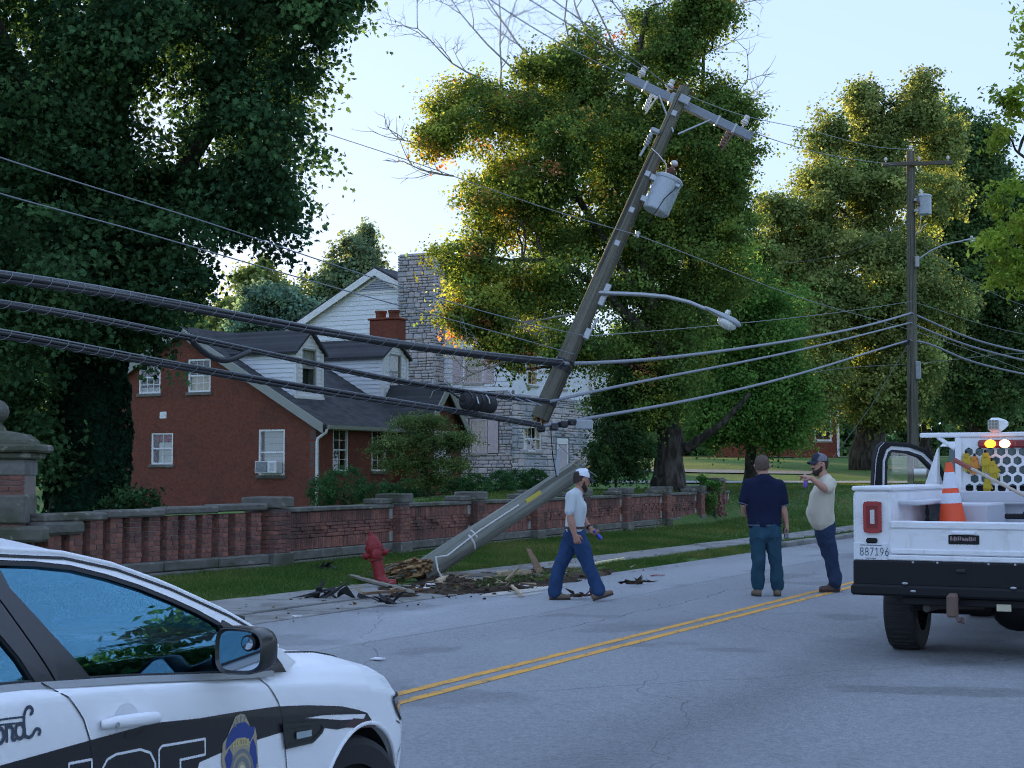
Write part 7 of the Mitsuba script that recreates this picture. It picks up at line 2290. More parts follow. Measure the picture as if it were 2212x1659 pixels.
class Body:
    """Joints in a frame with x across the picture, y away from the viewer, z up."""

    def __init__(self, name, label, origin, skin):
        M = np.eye(4)
        M[:3, 3] = origin
        self.t = Thing(name, label, 'person', M)
        self.skin, self.parts = skin, []

    def limb(self, lst):
        self.parts += chain([(np.array(c, float), r) for c, r in lst])

    def hand(self, wrist, mid, palm_n, curl=.5, scale=1.0, point=False, thumb_side=1):
        """Palm from the wrist towards mid; fingers curl towards palm_n."""
        w, m = np.array(wrist, float), np.array(mid, float)
        d = (m - w) / np.linalg.norm(m - w)
        nrm = np.array(palm_n, float) - d * (np.array(palm_n, float) @ d)
        nrm /= np.linalg.norm(nrm)
        s = np.cross(d, nrm) * thumb_side
        S = scale
        k0 = w + d * .095 * S
        self.parts.append(hull_of([(w, .027 * S), (k0 + s * .034 * S, .0145 * S), (k0 - s * .034 * S, .0135 * S), (w + d * .03 * S + s * .028 * S, .018 * S)]))
        for i, (o, l) in enumerate([(.033, .072), (.011, .082), (-.011, .077), (-.033, .060)]):
            b = k0 + s * o * S
            c = curl * (.9 + .12 * i)
            if point and i == 0:
                c = .06
            dirs = [d * math.cos(c * k) + nrm * math.sin(c * k) for k in (.7, 1.7, 2.6)]
            p = [b]
            for q, fr in zip(dirs, (.45, .31, .24)):
                p.append(p[-1] + q * l * fr * S * 1.12)
            self.parts += chain([(p[0], .0105 * S), (p[1], .0098 * S), (p[2], .009 * S), (p[3], .0078 * S)])
        tb = w + d * .028 * S + s * .032 * S
        t1 = tb + (d * .55 + s * .65 + nrm * .35) * .036 * S
        t2 = t1 + (d * .8 + s * .1 + nrm * .5) * .034 * S
        t3 = t2 + (d * .75 - s * .1 + nrm * .6) * .022 * S
        self.parts += chain([(tb, .015 * S), (t1, .0125 * S), (t2, .011 * S), (t3, .009 * S)])

    def head(self, c, face, s=1.0, chin=0.0):
        """Skull, jaw, nose, brow, ears; face = direction looked at."""
        c = np.array(c, float)
        f = np.array(face, float) / np.linalg.norm(face)
        l = np.cross(UP, f)
        l /= np.linalg.norm(l)
        u = np.cross(f, l)
        self.c, self.f, self.l, self.u, self.s = c, f, l, u, s
        P = lambda a, b, d: c + f * a * s + l * b * s + u * d * s
        self.P = P
        self.parts += [hull_of([(P(-.02, 0, .035), .088 * s), (P(.02, 0, .03), .084 * s), (P(-.015, .012, .0), .076 * s), (P(-.015, -.012, .0), .076 * s)]),
                       hull_of([(P(.03, 0, -.01), .068 * s), (P(.058, 0, -.085), .030 * s), (P(.0, .042, -.055), .030 * s), (P(.0, -.042, -.055), .030 * s)]),
                       hull_of([(P(.088, 0, .018), .012 * s), (P(.112, 0, -.022), .013 * s), (P(.085, .014, -.026), .010 * s), (P(.085, -.014, -.026), .010 * s)]),
                       hull_of([(P(.084, .03, .028), .012 * s), (P(.084, -.03, .028), .012 * s)]),
                       hull_of([(P(.083, .018, -.056), .011 * s), (P(.083, -.018, -.056), .011 * s)]),
                       hull_of([(P(.078, 0, -.098), .016 * s), (P(.06, 0, -.09), .02 * s)])]
        for q in (-1, 1):
            self.parts.append(hull_of([(P(-.008, q * .084, .018), .013 * s), (P(-.016, q * .09, .005), .014 * s), (P(-.004, q * .082, -.022), .010 * s)]))

    def done_skin(self, edge=.012, it=5):
        self.t.add('body', fuse(self.parts, edge, it), self.skin, True)

    def eyes(self):
        for q in (-1, 1):
            self.t.add('eye', sphere(self.P(.082, q * .031, .006), .0085 * self.s, 2), EYE, True)

    def boots(self, ankle, toe_dir, bsdf, toe_up=0.0, s=1.0, heel_low=0.0):
        """Boot from an ankle joint; sole on the ground unless toe_up tilts it."""
        a = np.array(ankle, float)
        d = np.array(toe_dir, float)
        d /= np.linalg.norm(d)
        l = np.cross(UP, d)
        l /= np.linalg.norm(l)
        R = trimesh.transformations.rotation_matrix(-toe_up, l)[:3, :3]
        h = np.array([a[0], a[1], 0]) - d * .035 + UP * heel_low
        Q = lambda x, y, z: h + R @ (d * x * s + l * y * s + UP * z * s)
        k = self.t.add('boot', fuse([hull_of([(a + UP * .06, .052), (a, .050)]), hull_of([(a, .05), (Q(.0, 0, .05), .042), (Q(.10, 0, .075), .036)]), hull_of([(Q(-.005, 0, .05), .042), (Q(.12, .022, .045), .034), (Q(.12, -.022, .045), .034)]),
                                     hull_of([(Q(.12, .022, .045), .034), (Q(.12, -.022, .045), .034), (Q(.215, .014, .040), .028), (Q(.215, -.014, .040), .028)])], .016, 4), bsdf, True)
        self.t.add('sole', m3.Manifold.batch_hull([m3.Manifold.cylinder(.022, .036 * s, .036 * s, 14).transform(np.c_[R, Q(x, y, .0)]) for x, y in ((.0, 0), (.11, .012), (.11, -.012), (.205, .006), (.205, -.006))]), SOLE, 30, parent=k)


def cap(b, crown_m, bill_m, tilt=0.0, front_m=None):
    P, s = b.P, b.s
    cm_ = np.eye(4)
    cm_[:3, 0], cm_[:3, 1], cm_[:3, 2], cm_[:3, 3] = b.f, b.l, b.u, P(-.005, 0, .048)
    dome = []
    n1, n2 = 10, 32
    for i in range(n1 + 1):
        a = i / n1 * math.pi / 2
        for j in range(n2):
            q = 2 * math.pi * j / n2
            k = 1 + .02 * math.cos(6 * q)
            dome.append([.108 * s * math.cos(a) ** .8 * math.cos(q) * k, .096 * s * math.cos(a) ** .8 * math.sin(q) * k, .105 * s * math.sin(a) * (1 + .06 * math.cos(q))])
    i, j = np.meshgrid(np.arange(n1), np.arange(n2), indexing='ij')
    f = np.stack([i * n2 + j, i * n2 + (j + 1) % n2, (i + 1) * n2 + (j + 1) % n2, (i + 1) * n2 + j], -1).reshape(-1, 4)
    v, f = tri((np.array(dome), f))
    k = b.t.add('cap', (v, f), crown_m, True, M=cm_)
    if front_m:
        sel = v[f].mean(1)
        fm_ = f[(sel[:, 0] > .035 * s) & (np.abs(sel[:, 1]) < .075 * s)]
        b.t.add('cap_front', (v * 1.015, fm_), front_m, True, parent=k, M=cm_)
    bill = []
    for r, z in ((.098, .004), (.13, .006), (.16, .0), (.182, -.008)):
        for a in np.linspace(-1.05, 1.05, 17):
            w = (r - .098) / .084
            bill.append([(.098 * math.cos(a) + (r - .098) * (1.0 - .28 * abs(a / 1.05) ** 2)) * s, .094 * math.sin(a) * (1 - .12 * w) * s, (z - .022 * (a / 1.05) ** 2 * (.4 + w)) * s])
    i, j = np.meshgrid(np.arange(3), np.arange(16), indexing='ij')
    f = np.stack([i * 17 + j, i * 17 + j + 1, (i + 1) * 17 + j + 1, (i + 1) * 17 + j], -1).reshape(-1, 4)
    v2, f2 = tri((np.array(bill), f))
    v3 = np.vstack([v2, v2 - np.array([0, 0, .005 * s])])
    b.t.add('bill', (v3, np.vstack([f2[:, ::-1], f2 + len(v2)])), bill_m, 40, parent=k, M=cm_)
    b.t.add('button', sphere((0, 0, .106 * s), .008 * s, 1), bill_m, True, parent=k, M=cm_)
    return k


def beard(b, m):
    P, s = b.P, b.s
    b.t.add('beard', fuse([hull_of([(P(.062, 0, -.092), .040 * s), (P(.02, .052, -.062), .028 * s), (P(.02, -.052, -.062), .028 * s)]), hull_of([(P(.02, .056, -.058), .024 * s), (P(.0, .068, .0), .016 * s)]), hull_of([(P(.02, -.056, -.058), .024 * s), (P(.0, -.068, .0), .016 * s)]),
                             hull_of([(P(.090, .022, -.047), .011 * s), (P(.090, -.022, -.047), .011 * s)]), hull_of([(P(.066, 0, -.105), .034 * s), (P(.05, 0, -.12), .026 * s)])], .011, 3, .004, 60, 3, (1, 1, 1)), m, True)


def hair(b, m, z0=.0, k=1.0, name='hair', back=True):
    P, s = b.P, b.s
    t = fuse([hull_of([(P(-.03, 0, .045), .089 * s * k), (P(.005, 0, .055), .084 * s * k), (P(-.03, .02, .0 + z0), .070 * s * k), (P(-.03, -.02, .0 + z0), .070 * s * k)])], .012, 2)
    v, f = t
    rel = (v - b.c) @ np.stack([b.f, b.l, b.u], 1)
    keep = (rel[:, 0] < .050 * s - np.maximum(0, .055 * s - rel[:, 2]) * 1.1) & (rel[:, 2] > (-.055 + z0) * s)
    b.t.add(name, (v, f[keep[f].all(1)]), m, True)


def can(name, label, o, axis_, m, r=.030, h=.13, lid=CANSILVER):
    t = Thing(name, label, 'can', basis(np.array(o, float), axis_, [1, .2, .1]))
    t.add('shell', lathe([(.0, .0), (r * .78, .0), (r, .012), (r, h - .016), (r * .82, h - .003), (r * .8, h)], 20), m, smooth=40)
    t.add('lid', lathe([(r * .8, h - .002), (r * .74, h - .006), (0, h - .006)], 20), lid)
    return t


def tee(b, neck, chest, shoulders, sleeves, bsdf, waist, name='shirt', folds=.020, seed=0, trim=None):
    parts = list(chest)
    for sl_ in sleeves:
        parts += chain(sl_)
    m = fuse(parts, .022, 5, folds, 5.0, seed, (1, 1, .45))
    return b.t.add(name, m, bsdf, True)


# ---------------- man walking to the right (white cap, pale tee, blue jeans)
o = view(1243, 1297, 19.95)
o[2] = 0
A = Body('person', 'man in white cap, pale grey tee and blue jeans walking to the right', o, SKIN2)
hc = np.array([.085, .0, 1.555])
A.head(hc, (.93, .30, -.26), 1.06)
A.limb([((.03, 0, 1.36), .075), ((.05, .0, 1.43), .062), ((.07, .005, 1.50), .056)])                       # neck
torso = [hull_of([((-.03, -.11, 1.33), .075), ((-.02, .11, 1.33), .075), ((.01, -.10, 1.20), .115), ((.01, .10, 1.20), .115)]),
         hull_of([((.01, -.10, 1.20), .115), ((.01, .10, 1.20), .115), ((.0, -.09, 1.0), .108), ((.0, .09, 1.0), .108)]),
         hull_of([((.0, -.09, 1.0), .108), ((.0, .09, 1.0), .108), ((-.01, -.07, .88), .09), ((-.01, .07, .88), .09)]),
         hull_of([((-.02, -.09, 1.33), .065), ((-.01, .09, 1.33), .065), ((.03, 0, 1.385), .06)])]
A.parts += [m for m in torso]
armN = [((-.045, -.165, 1.33), .055), ((-.075, -.225, 1.20), .050), ((-.072, -.235, 1.07), .050), ((-.055, -.24, 1.0), .050), ((-.02, -.235, .87), .034)]
A.limb(armN)
A.hand((-.02, -.235, .865), (.012, -.235, .78), (.35, .9, 0), .85, 1.02, thumb_side=1)
armF = [((.03, .17, 1.325), .055), ((.065, .235, 1.19), .056), ((.10, .235, 1.07), .048), ((.15, .19, .985), .042), ((.205, .13, .925), .032)]
A.limb(armF)
A.hand((.208, .128, .922), (.275, .07, .865), (.2, -.9, .4), .75, 1.0)
legR = [((.03, -.085, .84), .088), ((.085, -.10, .66), .085), ((.165, -.10, .42), .060), ((.215, -.10, .31), .058), ((.29, -.10, .10), .040)]
legL = [((-.03, .085, .84), .088), ((-.09, .10, .66), .085), ((-.19, .10, .43), .060), ((-.225, .10, .30), .056), ((-.265, .10, .10), .040)]
A.limb(legR)
A.limb(legL)
A.done_skin()
A.eyes()
beard(A, HAIR)
hair(A, HAIR, -.01, 1.0)
cap(A, CAPWHITE, CAPNAVY, front_m=CAPNAVY)
tee(A, None, [hull_of([((-.035, -.135, 1.335), .098), ((-.02, .135, 1.335), .095), ((.015, -.105, 1.20), .130), ((.015, .105, 1.20), .130)]),
              hull_of([((.015, -.105, 1.20), .130), ((.015, .105, 1.20), .130), ((.0, -.095, 1.0), .122), ((.0, .095, 1.0), .122)]),
              hull_of([((.0, -.095, 1.0), .122), ((.0, .095, 1.0), .122), ((-.005, -.09, .94), .126), ((-.005, .09, .94), .126)]),
              hull_of([((-.035, -.135, 1.335), .09), ((-.02, .135, 1.335), .09), ((.02, 0, 1.39), .082)])], None,
    [[((-.05, -.175, 1.345), .086), ((-.078, -.226, 1.165), .074)], [((.03, .18, 1.335), .080), ((.068, .236, 1.165), .072)]], TEEGREY, None, seed=1)
A.t.add('jeans', fuse([hull_of([((-.01, -.085, .92), .120), ((-.01, .085, .92), .120), ((.03, -.09, .80), .125), ((-.03, .09, .80), .125)])] +
                      chain([((.03, -.095, .82), .122), ((.095, -.10, .66), .108), ((.175, -.10, .43), .088), ((.235, -.10, .29), .085), ((.295, -.10, .13), .088)]) +
                      chain([((-.03, .095, .82), .122), ((-.095, .10, .66), .108), ((-.195, .10, .44), .086), ((-.235, .10, .29), .084), ((-.268, .10, .10), .090)]), .020, 4, .024, 7, 3, (1, 1, .8)), JEANS[0], True)
A.t.add('belt', mv(xf(lathe([(.226, -.016), (.232, -.016), (.232, .016), (.226, .016)], 28), np.diag([.62, 1, 1, 1])), -.005, 0, .945), BOOTD)
A.boots((.295, -.10, .105), (1, .0, 0), BOOT, .30, 1.0, .012)
A.boots((-.265, .10, .10), (1, .02, 0), BOOT, 0.0)
A.t.add('wristband', xf(lathe([(.036, -.01), (.039, -.01), (.039, .01), (.036, .01)], 16), basis((.19, .145, .94), (.06, -.06, -.06), [1, 0, 0])), BLACKMETAL)
can('beverage_can', 'slim blue and silver can in the walking man\'s hand', o + np.array([.245, .075, .90]), (.55, -.12, -.62), CANBLUE, .027, .155)

# ---------------- man in navy seen from behind
o = view(1658, 1286, 20.6)
o[2] = 0
B = Body('person', 'man in navy tee and teal jeans standing with his back to us', o, SKIN)
B.head((-.05, .03, 1.745), (.22, .97, -.02), 1.12)
B.limb([((-.035, 0, 1.555), .08), ((-.04, .01, 1.62), .066), ((-.045, .015, 1.69), .062)])
tz_ = [hull_of([((-.20, 0, 1.49), .08), ((.13, 0, 1.48), .08), ((-.17, .01, 1.32), .11), ((.11, .01, 1.32), .11)]), hull_of([((-.17, .01, 1.32), .11), ((.11, .01, 1.32), .11), ((-.13, .01, 1.08), .105), ((.07, .01, 1.08), .105)]),
       hull_of([((-.13, .01, 1.08), .105), ((.07, .01, 1.08), .105), ((-.10, .0, .95), .095), ((.05, 0, .95), .095)]), hull_of([((-.20, 0, 1.49), .07), ((.13, 0, 1.48), .07), ((-.035, 0, 1.56), .085)])]
B.parts += tz_
B.limb([((-.245, 0, 1.49), .072), ((-.285, .0, 1.34), .058), ((-.30, .02, 1.23), .050), ((-.275, .12, 1.14), .046), ((-.235, .22, 1.10), .032)])
B.hand((-.235, .22, 1.10), (-.18, .29, 1.10), (.4, .2, -.9), .7)
B.limb([((.175, 0, 1.48), .072), ((.205, .0, 1.33), .058), ((.215, .0, 1.20), .050), ((.235, .0, 1.12), .048), ((.265, .03, .985), .033)])
B.hand((.267, .032, .98), (.285, .04, .90), (-.9, .1, 0), .75, thumb_side=-1)
B.limb([((-.115, 0, .90), .11), ((-.115, .01, .70), .088), ((-.115, .0, .48), .062), ((-.118, .03, .34), .058), ((-.125, .03, .10), .042)])
B.limb([((.065, 0, .90), .11), ((.09, .01, .70), .088), ((.115, .0, .48), .062), ((.125, .03, .34), .058), ((.14, .03, .10), .042)])
B.done_skin()
B.eyes()
hair(B, HAIRF, -.005, 1.0, 'faded_hair')
v_, f_ = fuse([hull_of([(B.P(-.02, 0, .065), .084), (B.P(.03, 0, .07), .078)])], .012, 2)
B.t.add('hair', (v_, f_[(((v_ - B.c) @ B.u) > .045)[f_].all(1)]), HAIR, True)
tee(B, None, [hull_of([((-.20, 0, 1.49), .094), ((.13, 0, 1.48), .094), ((-.175, .01, 1.32), .125), ((.115, .01, 1.32), .125)]), hull_of([((-.175, .01, 1.32), .125), ((.115, .01, 1.32), .125), ((-.135, .01, 1.10), .122), ((.075, .01, 1.10), .122)]),
              hull_of([((-.135, .01, 1.10), .122), ((.075, .01, 1.10), .122), ((-.125, .0, .98), .130), ((.075, 0, .98), .130)]), hull_of([((-.20, 0, 1.49), .085), ((.13, 0, 1.48), .085), ((-.035, 0, 1.555), .096)])], None,
    [[((-.235, 0, 1.49), .090), ((-.30, .0, 1.29), .080)], [((.165, 0, 1.48), .090), ((.215, .0, 1.27), .080)]], TEENAVY, None, seed=5)
B.t.add('hem', mv(xf(lathe([(.238, -.006), (.243, -.006), (.243, .006), (.238, .006)], 32), np.diag([1, .56, 1, 1])), -.025, .003, .955), SEAM)
for p, q in (((-.325, 0, 1.245), (-.04, .0, .24)), ((.222, 0, 1.225), (.03, 0, -.2))):
    pass
B.t.add('sleeve_hem', xf(lathe([(.078, -.006), (.082, -.006), (.082, .006), (.078, .006)], 24), basis((-.312, .0, 1.238), (-.065, 0, -.2), [1, 0, 0])), SEAM)
B.t.add('sleeve_hem', xf(lathe([(.078, -.006), (.082, -.006), (.082, .006), (.078, .006)], 24), basis((.224, .0, 1.218), (.05, 0, -.21), [1, 0, 0])), SEAM)
B.t.add('jeans', fuse([hull_of([((-.11, 0, .96), .122), ((.06, 0, .96), .122), ((-.115, 0, .82), .125), ((.07, 0, .82), .125)])] +
                      chain([((-.115, 0, .84), .122), ((-.118, .01, .68), .108), ((-.118, .0, .46), .084), ((-.12, .03, .33), .084), ((-.122, .03, .22), .088), ((-.125, .035, .14), .078)]) +
                      chain([((.07, 0, .84), .122), ((.092, .01, .68), .108), ((.118, .0, .46), .084), ((.13, .03, .33), .084), ((.138, .03, .22), .090), ((.142, .035, .14), .078)]), .020, 4, .024, 7, 6, (1, 1, .8)), JEANS[1], True)
B.t.add('pocket', xf(cbox(-.065, .065, -.006, .006, -.07, .07, .004), trimesh.transformations.translation_matrix([-.105, -.118, .86]) @ rot([1, 0, 0], -4)), JEANS[1])
B.t.add('pocket', xf(cbox(-.065, .065, -.006, .006, -.07, .07, .004), trimesh.transformations.translation_matrix([.07, -.118, .86]) @ rot([1, 0, 0], -4)), JEANS[1])
B.boots((-.125, .03, .10), (-.12, 1, 0), BOOT, 0, 1.02)
B.boots((.142, .03, .10), (.10, 1, 0), BOOT, 0, 1.02)
ph = Thing('phone', 'dark phone in the hand of the man in navy', 'phone', basis(o + np.array([.262, .03, .845]), (-.10, .0, 1), [1, .35, 0]))
ph.add('case', cbox(-.034, .034, -.006, .006, -.075, .075, .006), BLACKMETAL)
ph.add('screen', box(-.029, .029, -.0085, -.0065, -.066, .066), plain('phonescreen', (.16, .19, .22), .1))

# ---------------- bearded man pointing, facing left
o = view(1782, 1277, 21.4)
o[2] = 0
C_ = Body('person', 'bearded man in dark cap, sunglasses and tan tee pointing to the left', o, SKIN)
C_.head((-.055, .0, 1.765), (-.95, -.28, -.04), 1.10)
C_.limb([((.02, 0, 1.56), .085), ((-.01, .0, 1.63), .070), ((-.04, .0, 1.70), .064)])
C_.parts += [hull_of([((.04, -.16, 1.50), .085), ((.04, .16, 1.50), .085), ((-.02, -.11, 1.32), .135), ((-.02, .11, 1.32), .135)]), hull_of([((-.02, -.11, 1.32), .135), ((-.02, .11, 1.32), .135), ((-.05, -.09, 1.10), .155), ((-.05, .09, 1.10), .155)]),
             hull_of([((-.05, -.09, 1.10), .15), ((-.05, .09, 1.10), .15), ((.0, -.07, .96), .10), ((.0, .07, .96), .10)]), hull_of([((.04, -.16, 1.50), .075), ((.04, .16, 1.50), .075), ((.02, 0, 1.56), .09)])]
C_.limb([((.05, -.185, 1.49), .062), ((.02, -.27, 1.46), .064), ((-.045, -.335, 1.435), .055), ((-.10, -.345, 1.47), .052), ((-.235, -.335, 1.58), .034)])
C_.hand((-.237, -.335, 1.582), (-.31, -.325, 1.605), (0, .35, -.9), .72, 1.02, point=True, thumb_side=1)
C_.limb([((.05, .205, 1.50), .078), ((.07, .25, 1.34), .060), ((.07, .255, 1.22), .052), ((.02, .25, 1.12), .047), ((-.06, .22, 1.03), .034)])
C_.hand((-.06, .22, 1.03), (-.11, .20, .98), (0, -.9, .2), .7)
C_.limb([((.0, -.10, .90), .115), ((.03, -.10, .68), .090), ((.07, -.10, .47), .064), ((.095, -.10, .34), .060), ((.115, -.10, .10), .043)])
C_.limb([((.0, .10, .90), .115), ((.05, .11, .68), .090), ((.11, .12, .47), .064), ((.145, .13, .34), .060), ((.165, .14, .10), .043)])
C_.done_skin()
beard(C_, HAIR)
hair(C_, HAIR, -.01, 1.0)
cap(C_, CAPGREY, CAPNAVY, front_m=CAPNAVY)
P = C_.P
for q in (-1, 1):
    C_.t.add('sunglass_lens', xf(sphere((0, 0, 0), (.012, .026, .017), 2), np.r_[np.c_[np.stack([C_.f, C_.l, C_.u], 1), P(.094, q * .033, .008)], [[0, 0, 0, 1]]]), BLACKMETAL, True)
    C_.t.add('sunglass_arm', rod(P(.085, q * .060, .012), P(-.01, q * .092, .016), .004, sides=6), BLACKMETAL)
C_.t.add('sunglass_bridge', rod(P(.102, -.012, .014), P(.102, .012, .014), .004, sides=6), BLACKMETAL)
tee(C_, None, [hull_of([((.04, -.165, 1.50), .100), ((.04, .165, 1.50), .100), ((-.02, -.115, 1.32), .150), ((-.02, .115, 1.32), .150)]), hull_of([((-.02, -.115, 1.32), .150), ((-.02, .115, 1.32), .150), ((-.055, -.095, 1.10), .176), ((-.055, .095, 1.10), .176)]),
               hull_of([((-.055, -.095, 1.10), .176), ((-.055, .095, 1.10), .176), ((-.045, -.095, 1.0), .172), ((-.035, .095, 1.02), .168)]), hull_of([((.04, -.165, 1.50), .09), ((.04, .165, 1.50), .09), ((.02, 0, 1.56), .100)])], None,
    [[((.05, -.20, 1.50), .098), ((.0, -.30, 1.45), .090)], [((.05, .20, 1.50), .096), ((.07, .255, 1.29), .085)]], TEETAN, None, seed=9, folds=.024)
C_.t.add('jeans', fuse([hull_of([((.0, -.09, .97), .135), ((.0, .09, .97), .135), ((.0, -.10, .82), .132), ((.02, .10, .82), .132)])] +
                       chain([((.0, -.10, .84), .130), ((.03, -.10, .67), .116), ((.075, -.10, .45), .094), ((.10, -.10, .30), .092), ((.115, -.10, .20), .095), ((.118, -.10, .12), .088)]) +
                       chain([((.02, .10, .84), .130), ((.055, .11, .67), .116), ((.115, .12, .45), .094), ((.15, .13, .30), .092), ((.165, .14, .20), .095), ((.168, .14, .12), .088)]), .020, 4, .024, 7, 12, (1, 1, .8)), JEANS[2], True)
C_.boots((.115, -.10, .10), (-1, -.05, 0), BOOTD, 0, 1.05)
C_.boots((.165, .14, .10), (-1, -.12, 0), BOOTD, 0, 1.05)
can('beverage_can', 'purple and silver can held under the pointing man\'s hand', o + np.array([-.325, -.335, 1.455]), (.12, .0, 1), plain('canpurple', (.20, .10, .42), .3, .4), .029, .125)
# ------------------------------------------------------------------ hydrant
HB = view(820, 1260, 23.2)
HB[2] = -.02
HYD = mat('hydrant', {'type': 'twosided', 'bsdf': {'type': 'principled', 'base_color': mikit.proc(lambda p, n, uv: mixc([.20, .018, .022], [.34, .03, .035], fb(p.x * 14, p.y * 14, p.z * 14, 3))), 'roughness': .5, 'specular': .4}})
hm = basis(HB + np.array([.03, 0, 0]), np.array([-.22, .05, 1.0]), [1, 0, 0])
hy = Thing('fire_hydrant', 'red fire hydrant knocked to a slant beside the broken pole', 'fire hydrant', hm)
hy.add('barrel', lathe([(.085, -.05), (.085, .10), (.088, .36), (.12, .365), (.12, .39), (.092, .395), (.10, .43), (.115, .50), (.125, .52), (.125, .545), (.135, .55), (.135, .575), (.118, .58)], 28), HYD, smooth=35)
hy.add('bonnet', lathe([(.118, .58), (.112, .63), (.09, .69), (.055, .735), (.045, .745), (.045, .765), (.028, .77), (.026, .81), (0, .812)], 28), HYD, smooth=30)
hy.add('elbow', tube([(.0, 0, .12), (.02, -.01, .03), (.10, -.04, -.035), (.22, -.07, -.05)], [.088, .088, .085, .08], 18), HYD, True)
for d, r in (((-1, -.25, 0), .045), ((1, .15, 0), .045), ((.25, -1, 0), .06)):
    m = basis(np.array([0, 0, .46]), d, [0, 0, 1])
    n_ = hy.add('nozzle', lathe([(r, .07), (r, .13), (r * 1.25, .135), (r * 1.25, .175), (r * 1.05, .18), (r * .4, .185), (r * .4, .215), (0, .217)], 20), HYD, smooth=30, M=m)
for k in range(8):
    a = 2 * math.pi * k / 8
    hy.add('bolt', mv(lathe([(.012, -.035), (.012, .035), (0, .036)], 6), .127 * math.cos(a), .127 * math.sin(a), .5625), HYD)

# ------------------------------------------------------------------ debris round the broken pole
WOODS = [plain('splinterpale', (.40, .31, .20), .85), plain('splintergrey', (.22, .20, .165), .85), plain('splinterbrown', (.17, .10, .055), .85)]
rd = np.random.default_rng(77)


def gp_at(x, y, z=0.03):
    f, r, u = FW, np.array([1.0, 0, 0]), np.array([0, -FW[2], FW[1]])
    q = f * 3300 + r * (x - 1106) + u * (829.5 - y)
    return CAM + q * ((z - 1.65) / q[2])


def plank(label, a, b, w, th, bsdf, za=.05, zb=.05, name='plank'):
    A_, B_ = gp_at(*a, za), gp_at(*b, zb)
    L_ = float(np.linalg.norm(B_ - A_))
    m = jitter(refine(tri(trimesh.convex.convex_hull(np.array([[-w / 2, -th / 2, 0], [w / 2, -th / 2, .04], [w / 2, th / 2, .0], [-w / 2, th / 2, .03], [-w / 2 * .7, -th / 2, L_], [w / 2 * .3, -th / 2, L_ * .93], [w / 2 * .5, th / 2, L_ * .97], [-w / 2 * .4, th / 2, L_ * 1.02]]))), .12), .012, 7, int(A_[0] * 100) % 97)
    t = Thing(name, label, 'plank' if name == 'plank' else 'splinter')
    t.M = basis(A_, B_ - A_, [0, 0, 1] if abs((B_ - A_)[2]) < .5 * L_ else [1, 0, 0]) @ rot([0, 0, 1], 90)
    t.add(None, m, bsdf)


plank('long grey plank on the ground in front of the hydrant', (755, 1243), (890, 1278), .10, .035, WOODS[1], .07, .05)
plank('thin board across the sidewalk behind the dark scrap', (785, 1282), (920, 1272), .07, .03, WOODS[2])
plank('pale flat splinter right of the pole butt', (948, 1255), (975, 1240), .11, .05, WOODS[0])
plank('long grey splinter lying behind the pole butt', (960, 1238), (1070, 1243), .08, .05, WOODS[1], .1, .05)
plank('pale log shaped splinter on the sidewalk', (1075, 1240), (1150, 1236), .10, .08, WOODS[0], .08, .08)
plank('pale stick propped on the log shaped splinter', (1092, 1254), (1122, 1226), .05, .03, WOODS[0], .05, .25)
plank('second grey splinter beside the log shaped one', (1100, 1232), (1170, 1244), .06, .04, WOODS[1])
plank('brown board fragment standing upright on the verge', (1168, 1240), (1142, 1185), .14, .04, WOODS[2], .02, .35)
plank('short upright stub of wood beside the upright board', (1166, 1244), (1164, 1228), .05, .04, WOODS[0], .02, .14)
plank('pale stick on the grass left of the walking man', (1105, 1265), (1127, 1285), .045, .03, WOODS[0])
plank('long pale yellow board on the verge right of the walking man', (1280, 1218), (1352, 1206), .12, .04, plain('yellowboard', (.55, .48, .28), .8), .06, .06)
for k, (x, y, lab) in enumerate([(905, 1270, 'white paper scrap below the pole butt, largest of the scraps'), (930, 1262, 'small white scrap right of the largest paper scrap'), (1105, 1268, 'pale flat scrap by the churned dirt'), (1130, 1266, 'white flat scrap right of the pale one'), (912, 1200, 'white crumpled scrap on the grass behind the pole'), (640, 1329, 'tiny white scrap on the concrete at left'), (815, 1420, 'tiny white scrap on the road near the police car')]):
    c = gp_at(x, y, .03 if y > 1205 else .12)
    if y > 1300:
        c[2] = .02
    s_ = .14 if k == 0 else .06 if k > 4 else .1
    m = xf(jitter(refine(cbox(-s_, s_, -s_ * .55, s_ * .55, -.008, .008, .004), .05), .018, 9, k), rot([0, 0, 1], float(rd.uniform(0, 180))))
    single('paper_scrap', mv(m, *c), DECALW if k != 2 else PALESTONE, lab, 'scrap')


def scrap(label, x, y, size, bsdf, seed, flat=.4, z=.03):
    c = gp_at(x, y, z)
    r = np.random.default_rng(seed)
    ms = []
    for k in range(10):
        p = r.normal(size=(6, 3)) * np.array([size * 1.2, size * .22, size * flat * .5]) * .55 @ rot([0, 1, .3], float(r.uniform(-70, 70)))[:3, :3] + np.array([r.normal() * size * .7, r.normal() * size * .3, size * flat * .4])
        p[:, 2] = np.maximum(p[:, 2], 0)
        ms.append(trimesh.convex.convex_hull(p))
    single('wreckage', mv(cat(ms), *c), bsdf, label, 'wreckage')


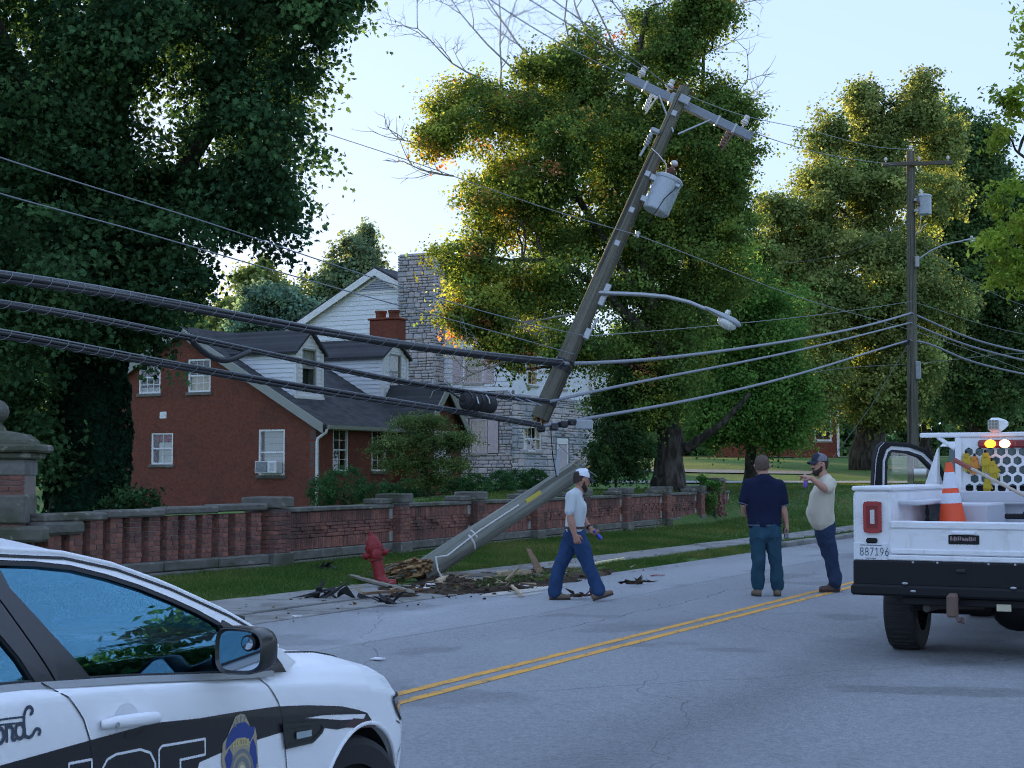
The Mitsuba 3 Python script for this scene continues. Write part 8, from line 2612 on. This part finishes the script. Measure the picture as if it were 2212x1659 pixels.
BLKP = plain('blackplastic', (.012, .012, .014), .4)
scrap('spiky black plastic wreckage on the sidewalk left of the hydrant', 712, 1292, .20, BLKP, 1, .6)
scrap('small black wreckage piece among the dirt', 835, 1305, .13, BLKP, 2, .6)
scrap('black lump at the foot of the stone base by the hydrant', 695, 1232, .12, BLKP, 3, .8, .1)
scrap('dark clod on the road edge right of the walking man', 1365, 1262, .12, DIRT, 4, .5)
scrap('small dark clod beside the walking man front boot', 1245, 1290, .10, DIRT, 5, .6)
scrap('reddish lump beside the small dark clod', 1268, 1288, .09, plain('redlump', (.10, .035, .04), .8), 6, .6)
scrap('dark clod on the road, farther along the verge edge', 1395, 1258, .09, DIRT, 7, .5)
plank('flat red plastic strip lying on the road', (1405, 1243), (1437, 1242), .05, .015, plain('redstrip', (.25, .05, .05), .6), .02, .02, 'strip')
t = Thing('rubber_strip', 'black rubber strip lying on the concrete behind the police car', 'strip')
t.add(None, tube([gp_at(455, 1337, .03), gp_at(480, 1335, .05), gp_at(505, 1336, .06), gp_at(524, 1336, .03)], [.02, .05, .05, .03], 8), BLKP, smooth=40)
lf = np.random.default_rng(44)
n_ = 520
s_, t_ = lf.uniform(12, 48, n_), 10.3 + lf.random(n_) ** 1.4 * 5.6
lp_ = s_[:, None] * U + t_[:, None] * N + (ground_z(s_, t_) + np.where((t_ > 10.9) & (t_ < 12.3), .065, .045))[:, None] * UP
v, f, c = leaf_mesh(lp_, lf.normal(size=(n_, 3)) * .35 + UP, .075, np.where(lf.random((n_, 1)) < .6, np.array([[.20, .13, .045]]), np.array([[.11, .06, .03]])) * lf.uniform(.7, 1.4, (n_, 1)), OVAL, lf)
single('fallen_leaves', (v, f), BLADE, 'dry fallen leaves scattered over the verge and sidewalk', 'leaves', kind='stuff', color=c)
# pebbles, crumbs of dirt and bits of bark nobody could count
r_ = np.random.default_rng(9)
pm_ = []
for k in range(260):
    s, t_ = r_.normal(20.2, 2.0), 9.7 + abs(r_.normal(0, .8)) * 1.3
    q = trimesh.creation.icosphere(subdivisions=0)
    sz = r_.uniform(.006, .020)
    v = np.asarray(q.vertices) * np.array([sz, sz, sz * .6]) * r_.uniform(.6, 1.3, 3)
    pm_.append((v + st(s, t_, .012 + sz * .3), np.asarray(q.faces)))
single('rubble', cat(pm_), DIRT, 'crumbs of dirt and bark scattered over the road edge', 'rubble', kind='stuff')
cl = []
r_ = np.random.default_rng(10)
for k in range(420):
    s, t_ = r_.normal(20.4, 1.5), r_.normal(10.9, .42)
    q = trimesh.creation.icosphere(subdivisions=1)
    sz = r_.uniform(.010, .036)
    v = np.asarray(q.vertices) * np.array([sz, sz, sz * .7])
    v = v * (1 + .5 * (meshkit.noise(v * 30 + k, k)[:, None] - .5))
    z_ = float(dirt_z(np.array([[s]]), np.array([[t_]]))[0, 0])
    cl.append((v + st(s, t_, max(z_, .0) + sz * .2), np.asarray(q.faces)))
single('dirt_clods', cat(cl), DIRT, 'dark clods of torn up earth around the pole butt', 'dirt', True, kind='stuff')
sp = []
for k in range(60):
    s, t_ = r_.normal(20.9, 1.9), r_.normal(11.1, .8)
    a = r_.uniform(0, 6.28)
    l = r_.uniform(.06, .25)
    z_ = max(float(dirt_z(np.array([[s]]), np.array([[t_]]))[0, 0]), .03) + .02
    sp.append(rod(st(s, t_, z_), st(s + l * math.cos(a), t_ + l * math.sin(a), z_ + r_.uniform(-.01, .05)), r_.uniform(.006, .016), .003, 5))
single('wood_chips', cat(sp), WOODS[0], 'small pale wood chips scattered on the dirt', 'wood chips', kind='stuff')
